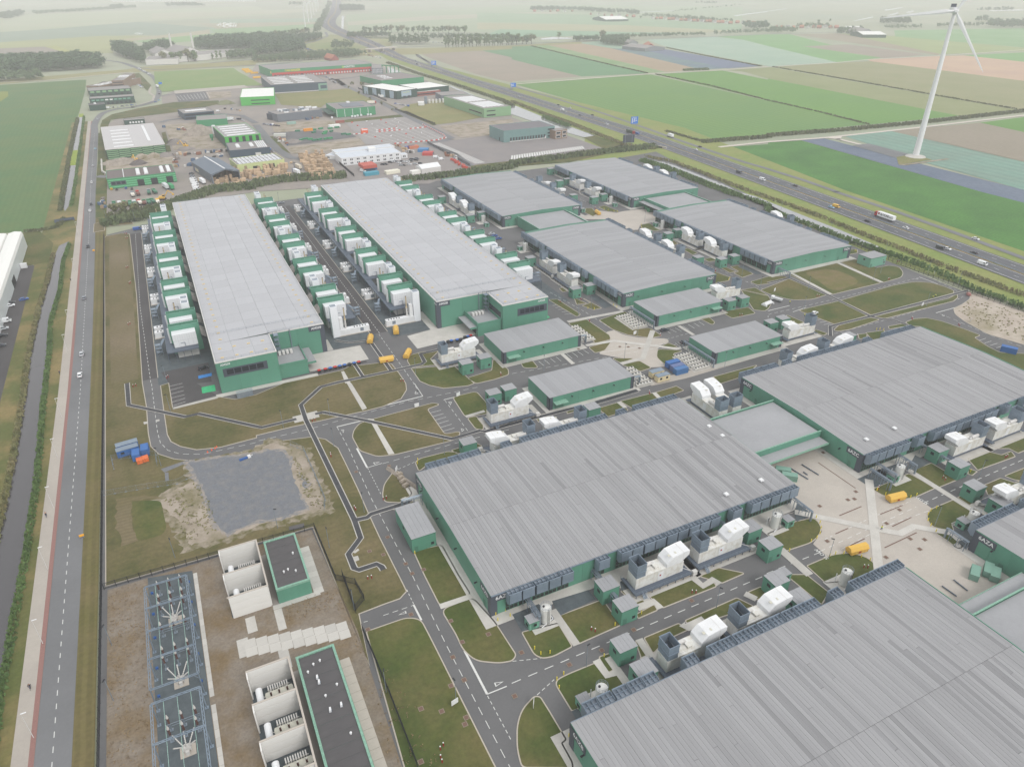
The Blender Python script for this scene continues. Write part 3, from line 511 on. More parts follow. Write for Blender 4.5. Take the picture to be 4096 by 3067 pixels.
# lawns of the far row
for q, r in (([(159.4,265.5),(169.2,265.7),(169.8,246.2),(168,242.4),(154.7,241.9),(160.3,243)],1),([(155,239.8),(165.5,240.4),(166.4,239.9),(159.7,234.3),(154.7,234.1)],1),([(174.6,262.3),(191,265.4),(191,262.4),(184,262),(183.9,246.1),(191,244),(191,235),(185.5,235.4),(177.8,242.9),(174.7,250.7)],1),
             ([(181.5,224.7),(190.6,218.3),(184.3,218.3),(182.8,208.3),(175.6,210.8),(176.5,218.6)],2),([(158.7,226.2),(166.8,222.2),(159.5,221.1)],1),([(159.1,219.6),(167.7,219.1),(168.6,211.9),(162.9,211.4)],1),([(121.4,240.6),(126.4,240.5),(125.7,233.3),(120.2,236)],1.5),
             ([(219.1,241.5),(223.9,241.4),(222.5,235.4),(219.8,233.9)],1.5),([(233.5,243.4),(249.1,241.9),(247.3,235),(233.3,235.6)],1),([(262.1,261.5),(268.6,248.7),(263.7,241.1),(257,236.4),(253.4,235.1),(249.7,238.4),(253.7,246.1)],1),([(184,226),(189.3,227.5),(190.8,222.6),(185.8,223.6)],1),
             ([(276.5,425.3),(282.5,427.1),(283.4,409),(276.2,414.2)],1),([(266.8,426.9),(270.5,425),(266.7,412.7),(261,408),(261,418.7)],1),([(278.8,377.2),(285.8,377.9),(285.2,362.9),(280.4,362.6),(275.9,370.3)],1),([(164.6,294.8),(168.7,293.5),(169.8,272.2),(166.9,270.6)],1),([(177.5,290.9),(179.3,282.5),(174.4,283.3)], .3),([(181.3,288.1),(183,274.1),(178.3,274.1),(176.2,280.7),(181.8,282)], .3),([(176.6,305.2),(180,306.2),(179.8,300.9),(176.3,300.9)], .3),
             ([(266.2,288.7),(268.4,277.8),(264.4,274.1),(254.9,275.1)],1.5),([(274.3,306.5),(279.5,306.7),(279.6,301.7),(274.2,302.3)], .3),([(273.9,290.9),(276.8,290.4),(277.2,283.2),(273.1,283.2)], .3),([(279.8,290),(284.6,289.6),(283.4,276.1),(274.6,274.6),(274.8,281.4),(278.9,282.3)], .3),([(273.8,340.3),(279,341.3),(277.6,335.9),(273.7,335.4)], .3),([(274.1,325.7),(277.9,326.2),(277.6,317.1),(273.3,315.9)], .3),([(273.9,267.4),(287.8,269),(296.3,265.7),(296.1,262.9),(280.5,261.3),(274.3,262.6)],1),([(261.6,260.9),(268.6,248.7),(270.3,260.1)],1),
             ([(270.9,256.2),(295.5,261.3),(296.7,236.3),(285.4,235.2),(275.3,239.4),(270.8,251)],[.3,.3,.3,3,3,3]),([(300.6,266.5),(337.9,267.1),(334.7,235.1),(299.4,235.3)],[.3,.3,.3,.3]),([(341.7,268.4),(351.9,267.5),(353.2,263.7),(352.2,251.6),(361.1,251.3),(364.8,247.3),(359.1,240.1),(352.2,235.8),(336.8,235)],[.3,.3,.3,.3,.3,3,3,3,.3]),
             ([(297.4,227.5),(338.8,229.4),(352.5,228.1),(359.5,223.6),(361,216.5),(360.3,210.6),(357.4,208.5),(296.4,208.2)],[.3,2,3,3,2,1,1,.3]),([(269.3,227.9),(296.3,227.3),(293.6,208.5),(272.1,208.5),(269.2,225.6)],[1,.3,.3,.3,1]),([(296.2,206),(348.3,204.6),(357.6,206.7),(353.6,203.6),(347.7,201.6),(299,202.4)],1),([(266.9,204),(273.8,206.9),(293.3,206.3),(295.4,202.7),(273.7,201.3),(267.3,202.4)],1),([(292.8,195.3),(301.9,194.4),(301.1,191.9),(291.1,193.3)], .5),
             ([(304,194.8),(310.9,195.7),(317.3,193.7),(320.4,188),(322,177.2),(322.4,170.1),(317.8,169.8),(314.5,161),(313.7,155.1),(322.2,149.7),(328.5,144.1),(307.7,131.7),(305.5,139.3),(306.9,188.3),(302.6,191.1)],1),([(277.8,195.1),(287.1,193.2),(280.9,188.1),(274.2,188.8)], .3),([(259.6,226.6),(260.6,216.4),(252.3,216.2)],1),([(362.6,281.2),(367.6,278.7),(362.6,274.4),(355.3,274.7)],1),([(259.6,208.3),(261.1,202.8),(258.2,202.1),(256.8,206.3)], .5),([(273,195.5),(277.3,194.6),(273.4,191.2),(270,192.2)], .3)):
    isle('lawn', rnd(q, r), LAWNG, 0, .13)
sheet('bare_earth', rnd([(309.4,265),(330,262.7),(328.6,240),(302.1,237.1),(308.3,253.9)],10), .145, mat('thin_grass', s(118,104,74), .9, s(100,98,52), .1, .2, fine=.8))
isle('sand_ground', rnd([(339.3,195.3),(347.8,196.6),(358.3,199.6),(364.2,204.3),(367.4,202.7),(366.2,177.2),(366.1,166.7),(331.8,146.1),(331.1,155.3),(326.9,169.3),(330.3,183.1),(333.7,190.3)],2), mat('demolition_sand', s(180,170,158), .95, s(166,154,142), .1, .12, c3=s(140,132,108), ns3=.06, fine=1),0, .13)
# ---------------------------------------------------------------- the hazy air
hz = bpy.data.materials.new('hazy_air'); hz.use_nodes = True; hn = hz.node_tree; hn.nodes.clear()
pv = hn.nodes.new('ShaderNodeVolumePrincipled'); pv.inputs['Color'].default_value = (.99, .985,1,1); pv.inputs['Density'].default_value = .00021; pv.inputs['Anisotropy'].default_value = 0
hn.links.new(pv.outputs[0], hn.nodes.new('ShaderNodeOutputMaterial').inputs['Volume'])
ob('haze', MB().box(-6100,13100,-700,13100,-1.3,178).mesh('haze', hz), kind='stuff')
# ================================================================ DATA HALLS
BOXC = {}
def unit_box(m):
    if m.name not in BOXC: BOXC[m.name] = MB().box(-.5,.5,-.5,.5,0,1).mesh('panel', m)
    return BOXC[m.name]
def sbox(nm, m, parent, x0, x1, y0, y1, z0, z1, **k):      # a box part that shares the unit mesh
    o = ob(nm, unit_box(m), parent, ((x0+x1)/2,(y0+y1)/2, z0), **k); o.scale = (x1-x0, y1-y0, z1-z0); return o
def walls(t, x0, x1, y0, y1, z0, z1, m, step=5.4, gap=.05, th=.12, sides='SNWE', nm='wall_panel'):
    for sd in sides:
        a, b = (x0, x1) if sd in 'SN' else (y0, y1); n = max(1, round((b-a)/step)); w_ = (b-a)/n
        for k in range(n):
            p, q = a+k*w_+gap/2, a+(k+1)*w_-gap/2
            if sd == 'S': sbox(nm, m, t, p, q, y0-th, y0, z0, z1)
            elif sd == 'N': sbox(nm, m, t, p, q, y1, y1+th, z0, z1)
            elif sd == 'W': sbox(nm, m, t, x0-th, x0, p, q, z0, z1)
            else: sbox(nm, m, t, x1, x1+th, p, q, z0, z1)
# hood: open scoop hung under the eaves; local x along the wall, y outward (-y), wall at y=0
hb = MB(); W_, O_ = 3.55,2.5
for x in (-W_/2, W_/2-.08): hb.extr([(-.25,4.3),(-1.2,3.9),(-O_,5.0),(-O_,8.2),(-.25,8.0)], 'x', x, x+.08)
hb.quad([(-W_/2,-O_,5.0),(W_/2,-O_,5.0),(W_/2,-O_,8.2),(-W_/2,-O_,8.2)]); hb.quad([(-W_/2,-O_+.1,8.2),(W_/2,-O_+.1,8.2),(W_/2,-O_+.1,5.0),(-W_/2,-O_+.1,5.0)])
hb.quad([(-W_/2,-1.2,3.9),(W_/2,-1.2,3.9),(W_/2,-O_,5.0),(-W_/2,-O_,5.0)])
hb.box(-W_/2-.02, W_/2+.02,-O_-.05,-O_+.12,8.12,8.26); hb.box(-W_/2,W_/2,-O_-.04,-O_,5.0,5.12)
hb.box(-W_/2+.08, W_/2-.08,-O_+.1,-.3,7.3,7.35,1)
for x in (-.6, .6): hb.box(x-.05, x+.05,-O_+.1,-.3,5.7,7.9)
for y in (-1.35,): hb.box(-W_/2+.08, W_/2-.08, y-.04, y+.04,5.7,7.8)
hb.box(-W_/2, W_/2,-.35,-.2,6.2,6.5)
HOOD = hb.mesh('hood', [STEEL, mat('hood_slats', s(122,131,142), .5, amt=.1)])
lb = MB(); lb.box(-1.75,1.75,-.1,0,.5,4.3,0)
for x in (-1.75,-.6,.6,1.75): lb.box(x-.05,x+.05,-.16,-.1,.5,4.3,1)
for z in (.5,1.7,2.9,4.2): lb.box(-1.75,1.75,-.15,-.1,z,z+.07,1)
LOUV = lb.mesh('louvre', [DARK, GREEND])
DOOR = MB().box(-.5,.5,-.06,0,.15,2.3).box(-.6,-.5,-.09,0,.15,2.4).box(.5,.6,-.09,0,.15,2.4).box(-.5,.5,-.09,0,2.3,2.4).mesh('door', GREEND)
WLAMP = MB().box(-.2,.2,-.7,0,0,.1).box(-.25,.25,-.9,-.5,-.12,0).mesh('wall_light', BLACK)
def onwall(nm, me, t, side, along, x0, x1, y0, y1, out=.12, z=0):
    if side == 'S': return ob(nm, me, t, (along, y0-out, z),0)
    if side == 'N': return ob(nm, me, t, (along, y1+out, z), math.pi)
    if side == 'W': return ob(nm, me, t, (x0-out, along, z),-math.pi/2)
    return ob(nm, me, t, (x1+out, along, z), math.pi/2)
def roof_sheets(t, x0, x1, y0, y1, h, rise, along, step, m, cuts=True, nm='roof_sheet', lim=290):
    n = int((x1-x0 if along == 'y' else y1-y0)/step); cnt = 0; R = random.Random(int(x0*7+y0))
    mid = (y0+y1)/2 if along == 'y' else (x0+x1)/2; half = abs((y1-y0 if along == 'y' else x1-x0)/2)
    for k in range(n):
        for sg in (-1,1):
            cs = [0]+sorted(R.uniform(.15,.85) for _ in range(R.choice((0,0,1)) if cuts else 0))+[1]
            for a, b in zip(cs, cs[1:]):
                if cnt >= lim: continue
                cnt += 1; dz = R.uniform(0,.05); ln = half*(b-a)-.05; c = half*(a+b)/2
                p = ((x0 if along == 'y' else y0)+(k+.5)*step)
                wz = (p-(x0 if along == 'y' else y0))/((x1-x0) if along == 'y' else (y1-y0)); mm = ROOFP if m is ROOFS and R.random() < (.3 if (.72 < wz < .93) else .08) else m
                o = ob(nm, unit_box(mm), t, (p, mid+sg*c, h+rise*(1-c/half)+dz-.1) if along == 'y' else (mid+sg*c, p, h+rise*(1-c/half)+dz-.1))
                tl = math.atan2(rise, half)
                o.scale = (step-.04, ln, .14) if along == 'y' else (ln, step-.04, .14)
                o.rotation_euler = (-sg*tl, 0,0) if along == 'y' else (0, sg*tl, 0)
def hall(lab, x0, x1, y0, y1, code, ridge, hoods, signs, step=1.05, cuts=True, h=7.5, roofm=ROOFS):
    t = thing('data_hall', lab, 'data hall', group='long green data halls')
    cx, cy = (x0+x1)/2,(y0+y1)/2; rise = .75
    core = MB()
    if ridge == 'x': core.extr([(y0,.0),(y1,.0),(y1,h-.12),(cy,h+rise-.12),(y0,h-.12)], 'x', x0, x1)
    else: core.extr([(x0,.0),(x1,.0),(x1,h-.12),(cx,h+rise-.12),(x0,h-.12)], 'y', y0, y1)
    ob('wall', core.mesh('wall', GREEND, fix=True), t)
    walls(t, x0, x1, y0, y1, .25, h-.35, GREEN)
    # gable tops
    for e in ((x0-.13, x0+.1),(x1-.1, x1+.13)) if ridge == 'x' else ((y0-.13, y0+.1),(y1-.1, y1+.13)):
        gb = MB()
        if ridge == 'x': gb.extr([(y0,h-.34),(y1,h-.34),(y1,h+.02),(cy,h+rise+.02),(y0,h+.02)], 'x', *e)
        else: gb.extr([(x0,h-.34),(x1,h-.34),(x1,h+.02),(cx,h+rise+.02),(x0,h+.02)], 'y', *e)
        ob('gable', gb.mesh('gable', GREEN, fix=True), t)
    roof_sheets(t, x0-.1, x1+.1, y0-.1, y1+.1, h, rise, 'y' if ridge == 'x' else 'x', step, roofm, cuts)
    if ridge == 'x':
        for y in (y0-.35, y1+.1): sbox('gutter', STEEL, t, x0, x1, y, y+.25, h-.3, h-.05)
    else:
        for x in (x0-.35, x1+.1): sbox('gutter', STEEL, t, x, x+.25, y0, y1, h-.3, h-.05)
    for sd, pos in hoods.items():
        for a, kind in pos:
            onwall('hood', HOOD, t, sd, a, x0, x1, y0, y1, .2) if kind in 'hb' else None
            if kind in 'hbl': onwall('louvre', LOUV, t, sd, a, x0, x1, y0, y1, .13)
    for (cxn, cyn) in signs:     # dark corner with the code on both faces
        ux = x0 if cxn == 'W' else x1; vy = y0 if cyn == 'S' else y1; sx = 1 if cxn == 'W' else -1; sy = 1 if cyn == 'S' else -1
        mb = MB()
        for (w2, z0, z1) in ((1.7, .2, h-.3),(6.2, h-2.6, h-.3)):
            e = .2 if w2 < 2 else .23
            mb.box(min(ux-.0*sx, ux+w2*sx), max(ux, ux+w2*sx), min(vy-e*sy, vy), max(vy-e*sy, vy), z0, z1)
            mb.box(min(ux-e*sx, ux), max(ux-e*sx, ux), min(vy-e*sy, vy+w2*sy), max(vy-e*sy, vy+w2*sy), z0, z1)
        c = ob('corner_cladding', mb.mesh('corner_cladding', CHAR), t)
        if code:
            wall_text(code, 1.75, WHITE, c, (ux+3.4*sx, vy-.26*sy, h-1.45),0 if cyn == 'S' else math.pi)
            wall_text(code, 1.75, WHITE, c, (ux-.26*sx, vy+3.4*sy, h-1.45),-math.pi/2 if cxn == 'W' else math.pi/2)
    R = random.Random(int(x0))
    for sd in 'SNWE':
        if sd in hoods: continue
        a, b = (x0, x1) if sd in 'SN' else (y0, y1)
        for k in range(4):
            onwall('wall_light', WLAMP, t, sd, a+(b-a)*(k+.6)/4, x0, x1, y0, y1, .13,4.6)
        onwall('door', DOOR, t, sd, a+4, x0, x1, y0, y1, .14); onwall('door', DOOR, t, sd, b-9, x0, x1, y0, y1, .14)
    return t
PAT = [(4,'h'),(7.7,'h'),(13,'h')]+[]
HS = [57.6,61.4,65.4,69.2,73,84.4,91.6,95.3,99.3,103,107,110.8,114.8,118.6,122.4,130.6,137.8,141.5,145.5,149.3,153]
HR = [x-51.8 for x in HS]
def hp(x0, rev=None): return [((x0+a) if rev is None else rev-a, 'b') for a in HR]
H6D = hall('green data hall marked 6AZD with streaky grey roof beside the small green shed', 51.8,155.6,119.5,176.8, '6AZD', 'x', {'S': hp(51.8), 'N': hp(51.8)}, [('W','S'),('W','N'),('E','S')])
H6C = hall('green data hall marked 6AZC beyond the concrete plaza', 187.4,291,121,178.6, '6AZC', 'x', {'S': hp(0,291), 'N': hp(0,291)}, [('W','S'),('W','N')])
H6B = hall('green data hall marked 6AZB filling the bottom right of the view', 52.3,155.4,22,79.6, '6AZB', 'x', {'N': hp(52.3)}, [('W','N')])
H6A = hall('green data hall marked 6AZA cut by the right edge beside the plaza', 186,290,23,80.7, '6AZA', 'x', {'N': hp(0,290)}, [('W','N')], cuts=False, step=2.6)
hv = lambda y0, y1, rev=False: [((y1-(a*1.05) if rev else y0+a*1.05), 'b') for a in HR]
H7C = hall('green data hall marked 7AZC between the pipework and the small plaza', 193,251,270,378.5, '7AZC', 'y', {'W': hv(270,378.5), 'E': hv(270,378.5)}, [('W','S'),('E','S')], step=3.3, cuts=False, roofm=ROOF)
H7A = hall('green data hall marked 7AZA beside the single green shed near the motorway', 292,351,270.6,379, '7AZA', 'y', {'W': hv(270.6,379), 'E': hv(270.6,379)}, [('W','S'),('E','S')], step=3.3, cuts=False, roofm=ROOF)
H7D = hall('green data hall marked 7AZD behind the tall pale hall', 195,254,414,524, '7AZD', 'y', {'W': hv(414,524,1), 'E': hv(414,524,1)}, [('W','S'),('E','S')], step=3.6, cuts=False, roofm=ROOF)
H7B = hall('green data hall marked 7AZB farthest back by the motorway ditch', 296,354.5,413,525, '7AZB', 'y', {'W': hv(413,525,1), 'E': hv(413,525,1)}, [('W','S')], step=3.6, cuts=False, roofm=ROOF)
# concrete walk round every hall
for (x0,x1,y0,y1) in ((51.8,155.6,119.5,176.8),(187.4,291,121,178.6),(52.3,155.4,22,79.6),(186,290,23,80.7),(193,251,270,378.5),(292,351,270.6,379),(195,254,414,524),(296,354.5,413,525)):
    slab(x0-3, x1+3, y0-3.4, y1+3.4, CONCL, .15, 'footpath')
# rooftop hatches
def hatch(x, y, z, w_, lab): thing('roof_hatch', lab, 'roof hatch', (x, y, z),0, 'white roof hatches', MB().box(-w_/2,w_/2,-w_/2,w_/2,0,.35).box(-w_/2+.1,w_/2-.1,-w_/2+.1,w_/2-.1,.35,.5).mesh('roof_hatch', WHITE))
for i, (p, q) in enumerate((((146.9,124.9),'small white roof hatch on the right end of the near streaky roof'),((132.5,124.3),'small white roof hatch above the row of scoops, near streaky roof'),((194.6,126.2),'white roof hatch near the 6AZC corner sign'),((208.9,126.7),'white roof hatch behind the one by the 6AZC corner'),((152.3,156.2),'round white vent on the far edge of the near streaky roof'),((152.5,149.5),'white vent beside the link roof of the near streaky hall'))): hatch(*p, 8.0,1.3, q)
# ---------------------------------------------------------------- link buildings between the halls
def link(lab, x0, x1, y0, y1, h, front, ramp=True):
    t = thing('link_building', lab, 'link building', group='low link buildings between halls')
    ob('wall', MB().box(x0,x1,y0,y1,0,h-.1).mesh('wall', GREEND), t); walls(t, x0, x1, y0, y1, .2, h+.7, GREEN, 6, sides='SN' if front in 'SN' else 'WE')
    mb = MB(); mb.box(x0+.3,x1-.3,y0+.3,y1-.3,h-.1,h+.05); ob('roof', mb.mesh('roof', ROOF), t)
    pr = MB()
    for q in ((x0-.15,x1+.15,y0-.15,y0+.3),(x0-.15,x1+.15,y1-.3,y1+.15)) if front in 'SN' else ((x0-.15,x0+.3,y0-.15,y1+.15),(x1-.3,x1+.15,y0-.15,y1+.15)): pr.box(*q, h+.7, h+.85)
    ob('parapet', pr.mesh('parapet', GREENL), t)
    c = MB(); d = MB();
    if front == 'S':
        c.box(x0+.5, x1-.5, y0-4.6, y0-.2,4.3,4.75,0); c.box(x0+.5, x1-.5, y0-4.65, y0-4.5,4.2,5.0,1)
        d.box(x0+2, x1-2, y0-.35, y0-.12, .2,4.2)
        for k in range(4):
            a = x0+4+k*5.8; dk = ob('loading_dock', MB().box(a,a+3.2,y0-.8,y0-.4,1.0,4.2,0).box(a+.5,a+2.7,y0-.85,y0-.78,1.2,3.9,1).mesh('loading_dock', [BLACK, GREEN]), t)
    elif front == 'N':
        c.box(x0+.5, x1-.5, y1+.2, y1+4.6,4.3,4.75,0); c.box(x0+.5, x1-.5, y1+4.5, y1+4.65,4.2,5.0,1); d.box(x0+2, x1-2, y1+.12, y1+.35, .2,4.2)
    else:
        s_ = 1 if front == 'E' else -1; xx = x1 if front == 'E' else x0
        a, b = sorted((xx+.2*s_, xx+4.6*s_)); c.box(a, b, y0+.5, y1-.5,4.3,4.75,0); a, b = sorted((xx+.12*s_, xx+.35*s_)); d.box(a, b, y0+2, y1-2, .2,4.2)
    ob('canopy', c.mesh('canopy', [ROOF, GREENL]), t); ob('dock_recess', d.mesh('dock_recess', BLACK), t)
link('low link building with green loading canopy facing the near plaza', 157,186.6,138,161,6.2, 'S')
link('low link building at the right edge beside the lower plaza ramp', 156.5,185.2,38,61.5,6.2, 'N')
link('low link building joining 7AZC and 7AZD, green parapet', 205,240,380,412.5,6.0, 'E')
link('low link building joining 7AZA and 7AZB, green parapet', 305,341,380.5,411.5,6.0, 'W')
# ---------------------------------------------------------------- the small admin halls
def small_hall(lab, x0, x1, y0, y1, dside, condx=None):
    h = 5.7; t = thing('plant_building', lab, 'plant building', group='small green plant buildings')
    ob('wall', MB().box(x0,x1,y0,y1,0,h-.1).mesh('wall', GREEND), t); walls(t, x0, x1, y0, y1, .2, h-.15, GREEN, 6.3)
    n = 12
    for k in range(n): sbox('roof_sheet', ROOF, t, x0-.15+(x1-x0+.3)*k/n, x0-.15+(x1-x0+.3)*(k+1)/n-.03, y0-.15, y1+.15, h-.15+.02*(k % 2), h+.05)
    tr = MB();
    for a in (x0-.2, x1-1.3):
        tr.box(a, a+1.5, y0-.2, y0, .2, h-.1)
    tr.box(x0-.2, x0, y0-.2, y0+2, .2, h-.1); tr.box(x1, x1+.2, y0-.2, y0+2, .2, h-.1)
    ob('corner_cladding', tr.mesh('corner_cladding', CHAR), t)
    ob('canopy', MB().box(x0+1.5 if dside == 'W' else x1-7, x0+7 if dside == 'W' else x1-1.5, y0-2.6, y0-.15,3.2,3.5).mesh('canopy', GREENL), t)
    ob('shutter_door', MB().box(x0+2.2 if dside == 'W' else x1-6, x0+6 if dside == 'W' else x1-2.2, y0-.2, y0-.13, .2,3.1).mesh('shutter_door', GREEND), t)
    for k in range(3): ob('wall_light', WLAMP, t, (x0+(x1-x0)*(k+1)/4, y0-.13,4.2))
    slab(x0-2, x1+2, y0-3, y1+2, CONCL, .15, 'footpath')
    return t
small_hall('small green plant building beside the tall hall marked AMS08', 114,152,242.6,262.8, 'W')
small_hall('small green plant building in front of the 7AZC hall', 194.4,233.6,244,262.8, 'E')
small_hall('small green plant building between the two central roads', 113.7,151.9,201.2,218.8, 'W')
small_hall('small green plant building by the blue shipping containers', 194.2,231.8,202.2,219.4, 'E')
# fan condensers, one by one
cb = MB(); cb.box(-3.8,3.8,-.55,.55,.35,1.05)
for x in (-3.4,0,3.4): cb.box(x-.08,x+.08,-.5,.5,0,.35)
cp = Proto(); cp.add('casing', cb, mat('pale_metal', s(206,204,198), .5, amt=.05))
for k in range(5): cp.add('fan', MB().cyl(-3+k*1.5,0,1.05,1.12, .45, n=10), BLACK)
for nm_, x, y0, y1 in (('beside the AMS08 plant building', 157.4,246.3,260.2),('in front of 7AZC, west of its plant building', 187,247,260.4),('in the central block by the lorry bay', 157.4,201.2,214.4),('behind the blue shipping containers', 187,201.6,214.5)):
    for k in range(6):
        cp.put('fan_condenser', '%s fan condenser %s, from far end' % (ORD[k], nm_), 'condenser', (x, y1+(y0-y1)*k/5, .15),0, 'rows of fan condensers')
    slab(x-4.6, x+4.6, y0-1.2, y1+1.2, CONCL, .14, 'condenser_base')
# pipe trestles
def trestle(lab, a, b, z=3.6, w_=1.2, bay=3.0, drop=True):
    a, b = Vector(a), Vector(b); L = (b-a).length; d = (b-a)/L; n = Vector((-d.y, d.x)); t = thing('pipe_trestle', lab, 'pipe trestle', group='steel pipe trestles')
    f = MB(); P = lambda x, y, zz: (*(a+d*x+n*y), zz)
    for y in (-w_/2, w_/2): f.tube(P(0,y,z), P(L,y,z), .1,4)
    k = 0
    while k*bay <= L+.01:
        x = k*bay; f.tube(P(x,-w_/2,0), P(x,-w_/2,z), .1,4); f.tube(P(x,w_/2,0), P(x,w_/2,z), .1,4); f.tube(P(x,-w_/2,z), P(x,w_/2,z), .08,4)
        if x+bay <= L+.01: f.tube(P(x,-w_/2,z), P(x+bay,w_/2,z), .06,4)
        k += 1
    ob('frame', f.mesh('frame', STEEL), t); pp = MB()
    for y in (-.3,0, .3): pp.tube(P(-.4,y,z+.25), P(L+.3,y,z+.25), .12,6)
    if drop: pp.tube(P(L+.3,0,z+.25), P(L+.3,0,.2), .35,8)
    ob('pipe', pp.mesh('pipe', GALV), t); return t
trestle('long pipe trestle along the west wall of the plant building before 7AZC', (192.2,262),(192.2,243))
trestle('long pipe trestle beside the blue shipping containers', (192.2,220),(192.2,200.5))
trestle('short pipe trestle at the end of the AMS08 plant building', (154,245),(156,244.9), bay=2); trestle('short pipe trestle at the end of the central plant building', (154,203),(156,202.9), bay=2)
for lab, a, b in (('pipe trestle by the corner sign of 6AZC', (188.5,117.5),(188.5,110)),('pipe trestle crossing the slate gravel by the 6AZC tank', (193,119),(193,112)),('pipe trestle behind the round tank at the 6AZC wall', (203.5,119),(203.5,112.5)),('pipe trestle on the west end of 6AZD over the cable trench', (51,170.5),(45,170.5)),
                  ('pipe trestle at the plaza corner of 6AZD', (154.5,119),(154.5,110.5)),('pipe trestle joining the sheds to the 6AZD wall', (82.5,119),(82.5,108)),('pipe trestle between the tank and 6AZD wall', (61.5,119),(61.5,111.5)),('pipe trestle beside the far generator of 6AZD', (127,119),(127,111)),
                  ('pipe trestle at the left corner of 6AZA on the plaza', (184.5,81),(184.5,87)),('pipe trestle on the east corner of the 7AZC front', (251.6,268),(251.6,262)),('pipe trestle before the corner sign of 7AZA', (296,270),(296,262)),('pipe trestle by the sheds south of 6AZC', (216,119.5),(216,110)),('pipe trestle between the two sheds and 6AZB', (81,80.5),(87.5,80.5))): trestle(lab, a, b, 3.4,1.4,2.4)
# ---------------------------------------------------------------- generators with their stacks
gp = Proto()
b = MB(); b.box(0,15.7,0,4,1.2,5.0); b.box(.1,3.0,.1,3.9,5.0,5.02)
for k in range(16): b.box(.95*k+.3,.95*k+.36,-.03,0,1.3,4.9); b.box(.95*k+.3,.95*k+.36,4,4.03,1.3,4.9)
body = gp.add('engine_container', b, WHITED)
gp.add('door', MB().box(7.2,9,-.06,-.01,1.4,4.2), WHITE, body); gp.add('warning_sign', MB().box(7.7,8.2,-.1,-.061,2.9,3.4), RED, body)
gp.add('door', MB().box(7.2,9,4.01,4.06,1.4,4.2), WHITE, body)
b = MB()
for z0, z1, e in ((5.0,6.9,0),(7.0,9.5,.06)):
    x0, x1, y0, y1 = .05-e, 2.95+e, .05-e, 3.95+e
    b.box(x0,x1,y0,y0+.08,z0,z1); b.box(x0,x1,y1-.08,y1,z0,z1); b.box(x0,x0+.08,y0+.08,y1-.08,z0,z1); b.box(x1-.08,x1,y0+.08,y1-.08,z0,z1)
for (x0,x1,y0,y1) in ((-.1,3.1,-.1,.02),(-.1,3.1,3.98,4.1),(-.1,.02,.02,3.98),(2.98,3.1,.02,3.98)): b.box(x0,x1,y0,y1,6.88,7.02); b.box(x0,x1,y0,y1,9.44,9.54)
st = gp.add('exhaust_stack', b, STEEL); gp.add('baffle', MB().box(.15,2.85,.15,3.85,5.6,5.7).cyl(1.3,2.6,5.7,7.6,.35,n=10), STEELD, st)
for k in range(4): gp.add('baffle', MB().box(.15,2.85,.4+.4*k,.46+.4*k,6.2,6.6), STEELD, st)
b = MB(); b.extr([(9.8,5.0),(15.0,5.0),(15.3,5.6),(17.2,7.0),(17.2,8.4),(15.2,8.4),(11.6,7.9),(9.8,6.2)][::-1], 'y', -.1,4.1)
hd = gp.add('air_intake', b, WHITE, fix=True); gp.add('seam', MB().box(15.15,15.25,-.12,4.12,5.4,8.44), OFFW, hd)
for k in range(4): gp.add('rust_plate', MB().box(10.8+1.1*k,11.5+1.1*k,.8+(k % 2)*1.6,1.6+(k % 2)*1.6,7.86+.1*k,7.9+.13*k), mat('patched_lining', s(196,194,180), .8, ns=2), hd) if k % 2 == 0 else None
gp.add('silencer', MB().tube((3.1,2.9,5.7),(6.6,2.9,5.7),.55,10).tube((6.6,2.9,5.7),(7.2,2.9,5.2),.4,8), OFFW)
gp.add('roof_unit', MB().box(6.6,7.8,.9,2.4,5.0,5.6).box(4,6.3,.6,2.2,5,5.12), WHITED)
d = MB(); d.box(-1.2,17.5,-2.0,-.15,1.0,1.2); d.box(-1.2,-.2,-.15,5.2,1.0,1.2); d.box(15.9,17.5,-.15,5.2,1.0,1.2)
d.box(-.2,15.9,-.1,4.1,.5,1.2)
for k in range(8): d.box(-1.0+2.6*k,-.85+2.6*k,-1.95,-1.8,0,1.0)
gp.add('service_deck', d, STEELD)
r = MB()
for z in (1.7,2.2): r.tube((-1.2,-1.95,z),(17.5,-1.95,z),.035,4); r.tube((-1.2,-1.95,z),(-1.2,5.2,z),.035,4)
for k in range(11): r.tube((-1.2+1.87*k,-1.95,1.2),(-1.2+1.87*k,-1.95,2.2),.035,4)
for k in range(4): r.tube((-1.2,-1.95+2.4*k,1.2),(-1.2,-1.95+2.4*k,2.2),.035,4)
gp.add('railing', r, GALV)
stp = MB()
for k in range(5): stp.box(.9,1.9,-3.3+.26*k,-3.04+.26*k,.2*k,.2*k+.05)
stp.tube((.9,-3.3,0),(.9,-2,1.1),.05,4).tube((1.9,-3.3,0),(1.9,-2,1.1),.05,4).tube((.9,-3.3,.95),(.9,-2,2.1),.035,4).tube((1.9,-3.3,.95),(1.9,-2,2.1),.035,4)
gp.add('stair', stp, STEEL)
gp.add('fuel_unit', MB().box(17.8,19.2,-2.2,-1.2,.3,1.7).tube((17.9,-1,1.2),(16,1.5,1.2),.12,6).tube((18.4,-1,1.0),(16,2.2,1.0),.12,6), OFFW)
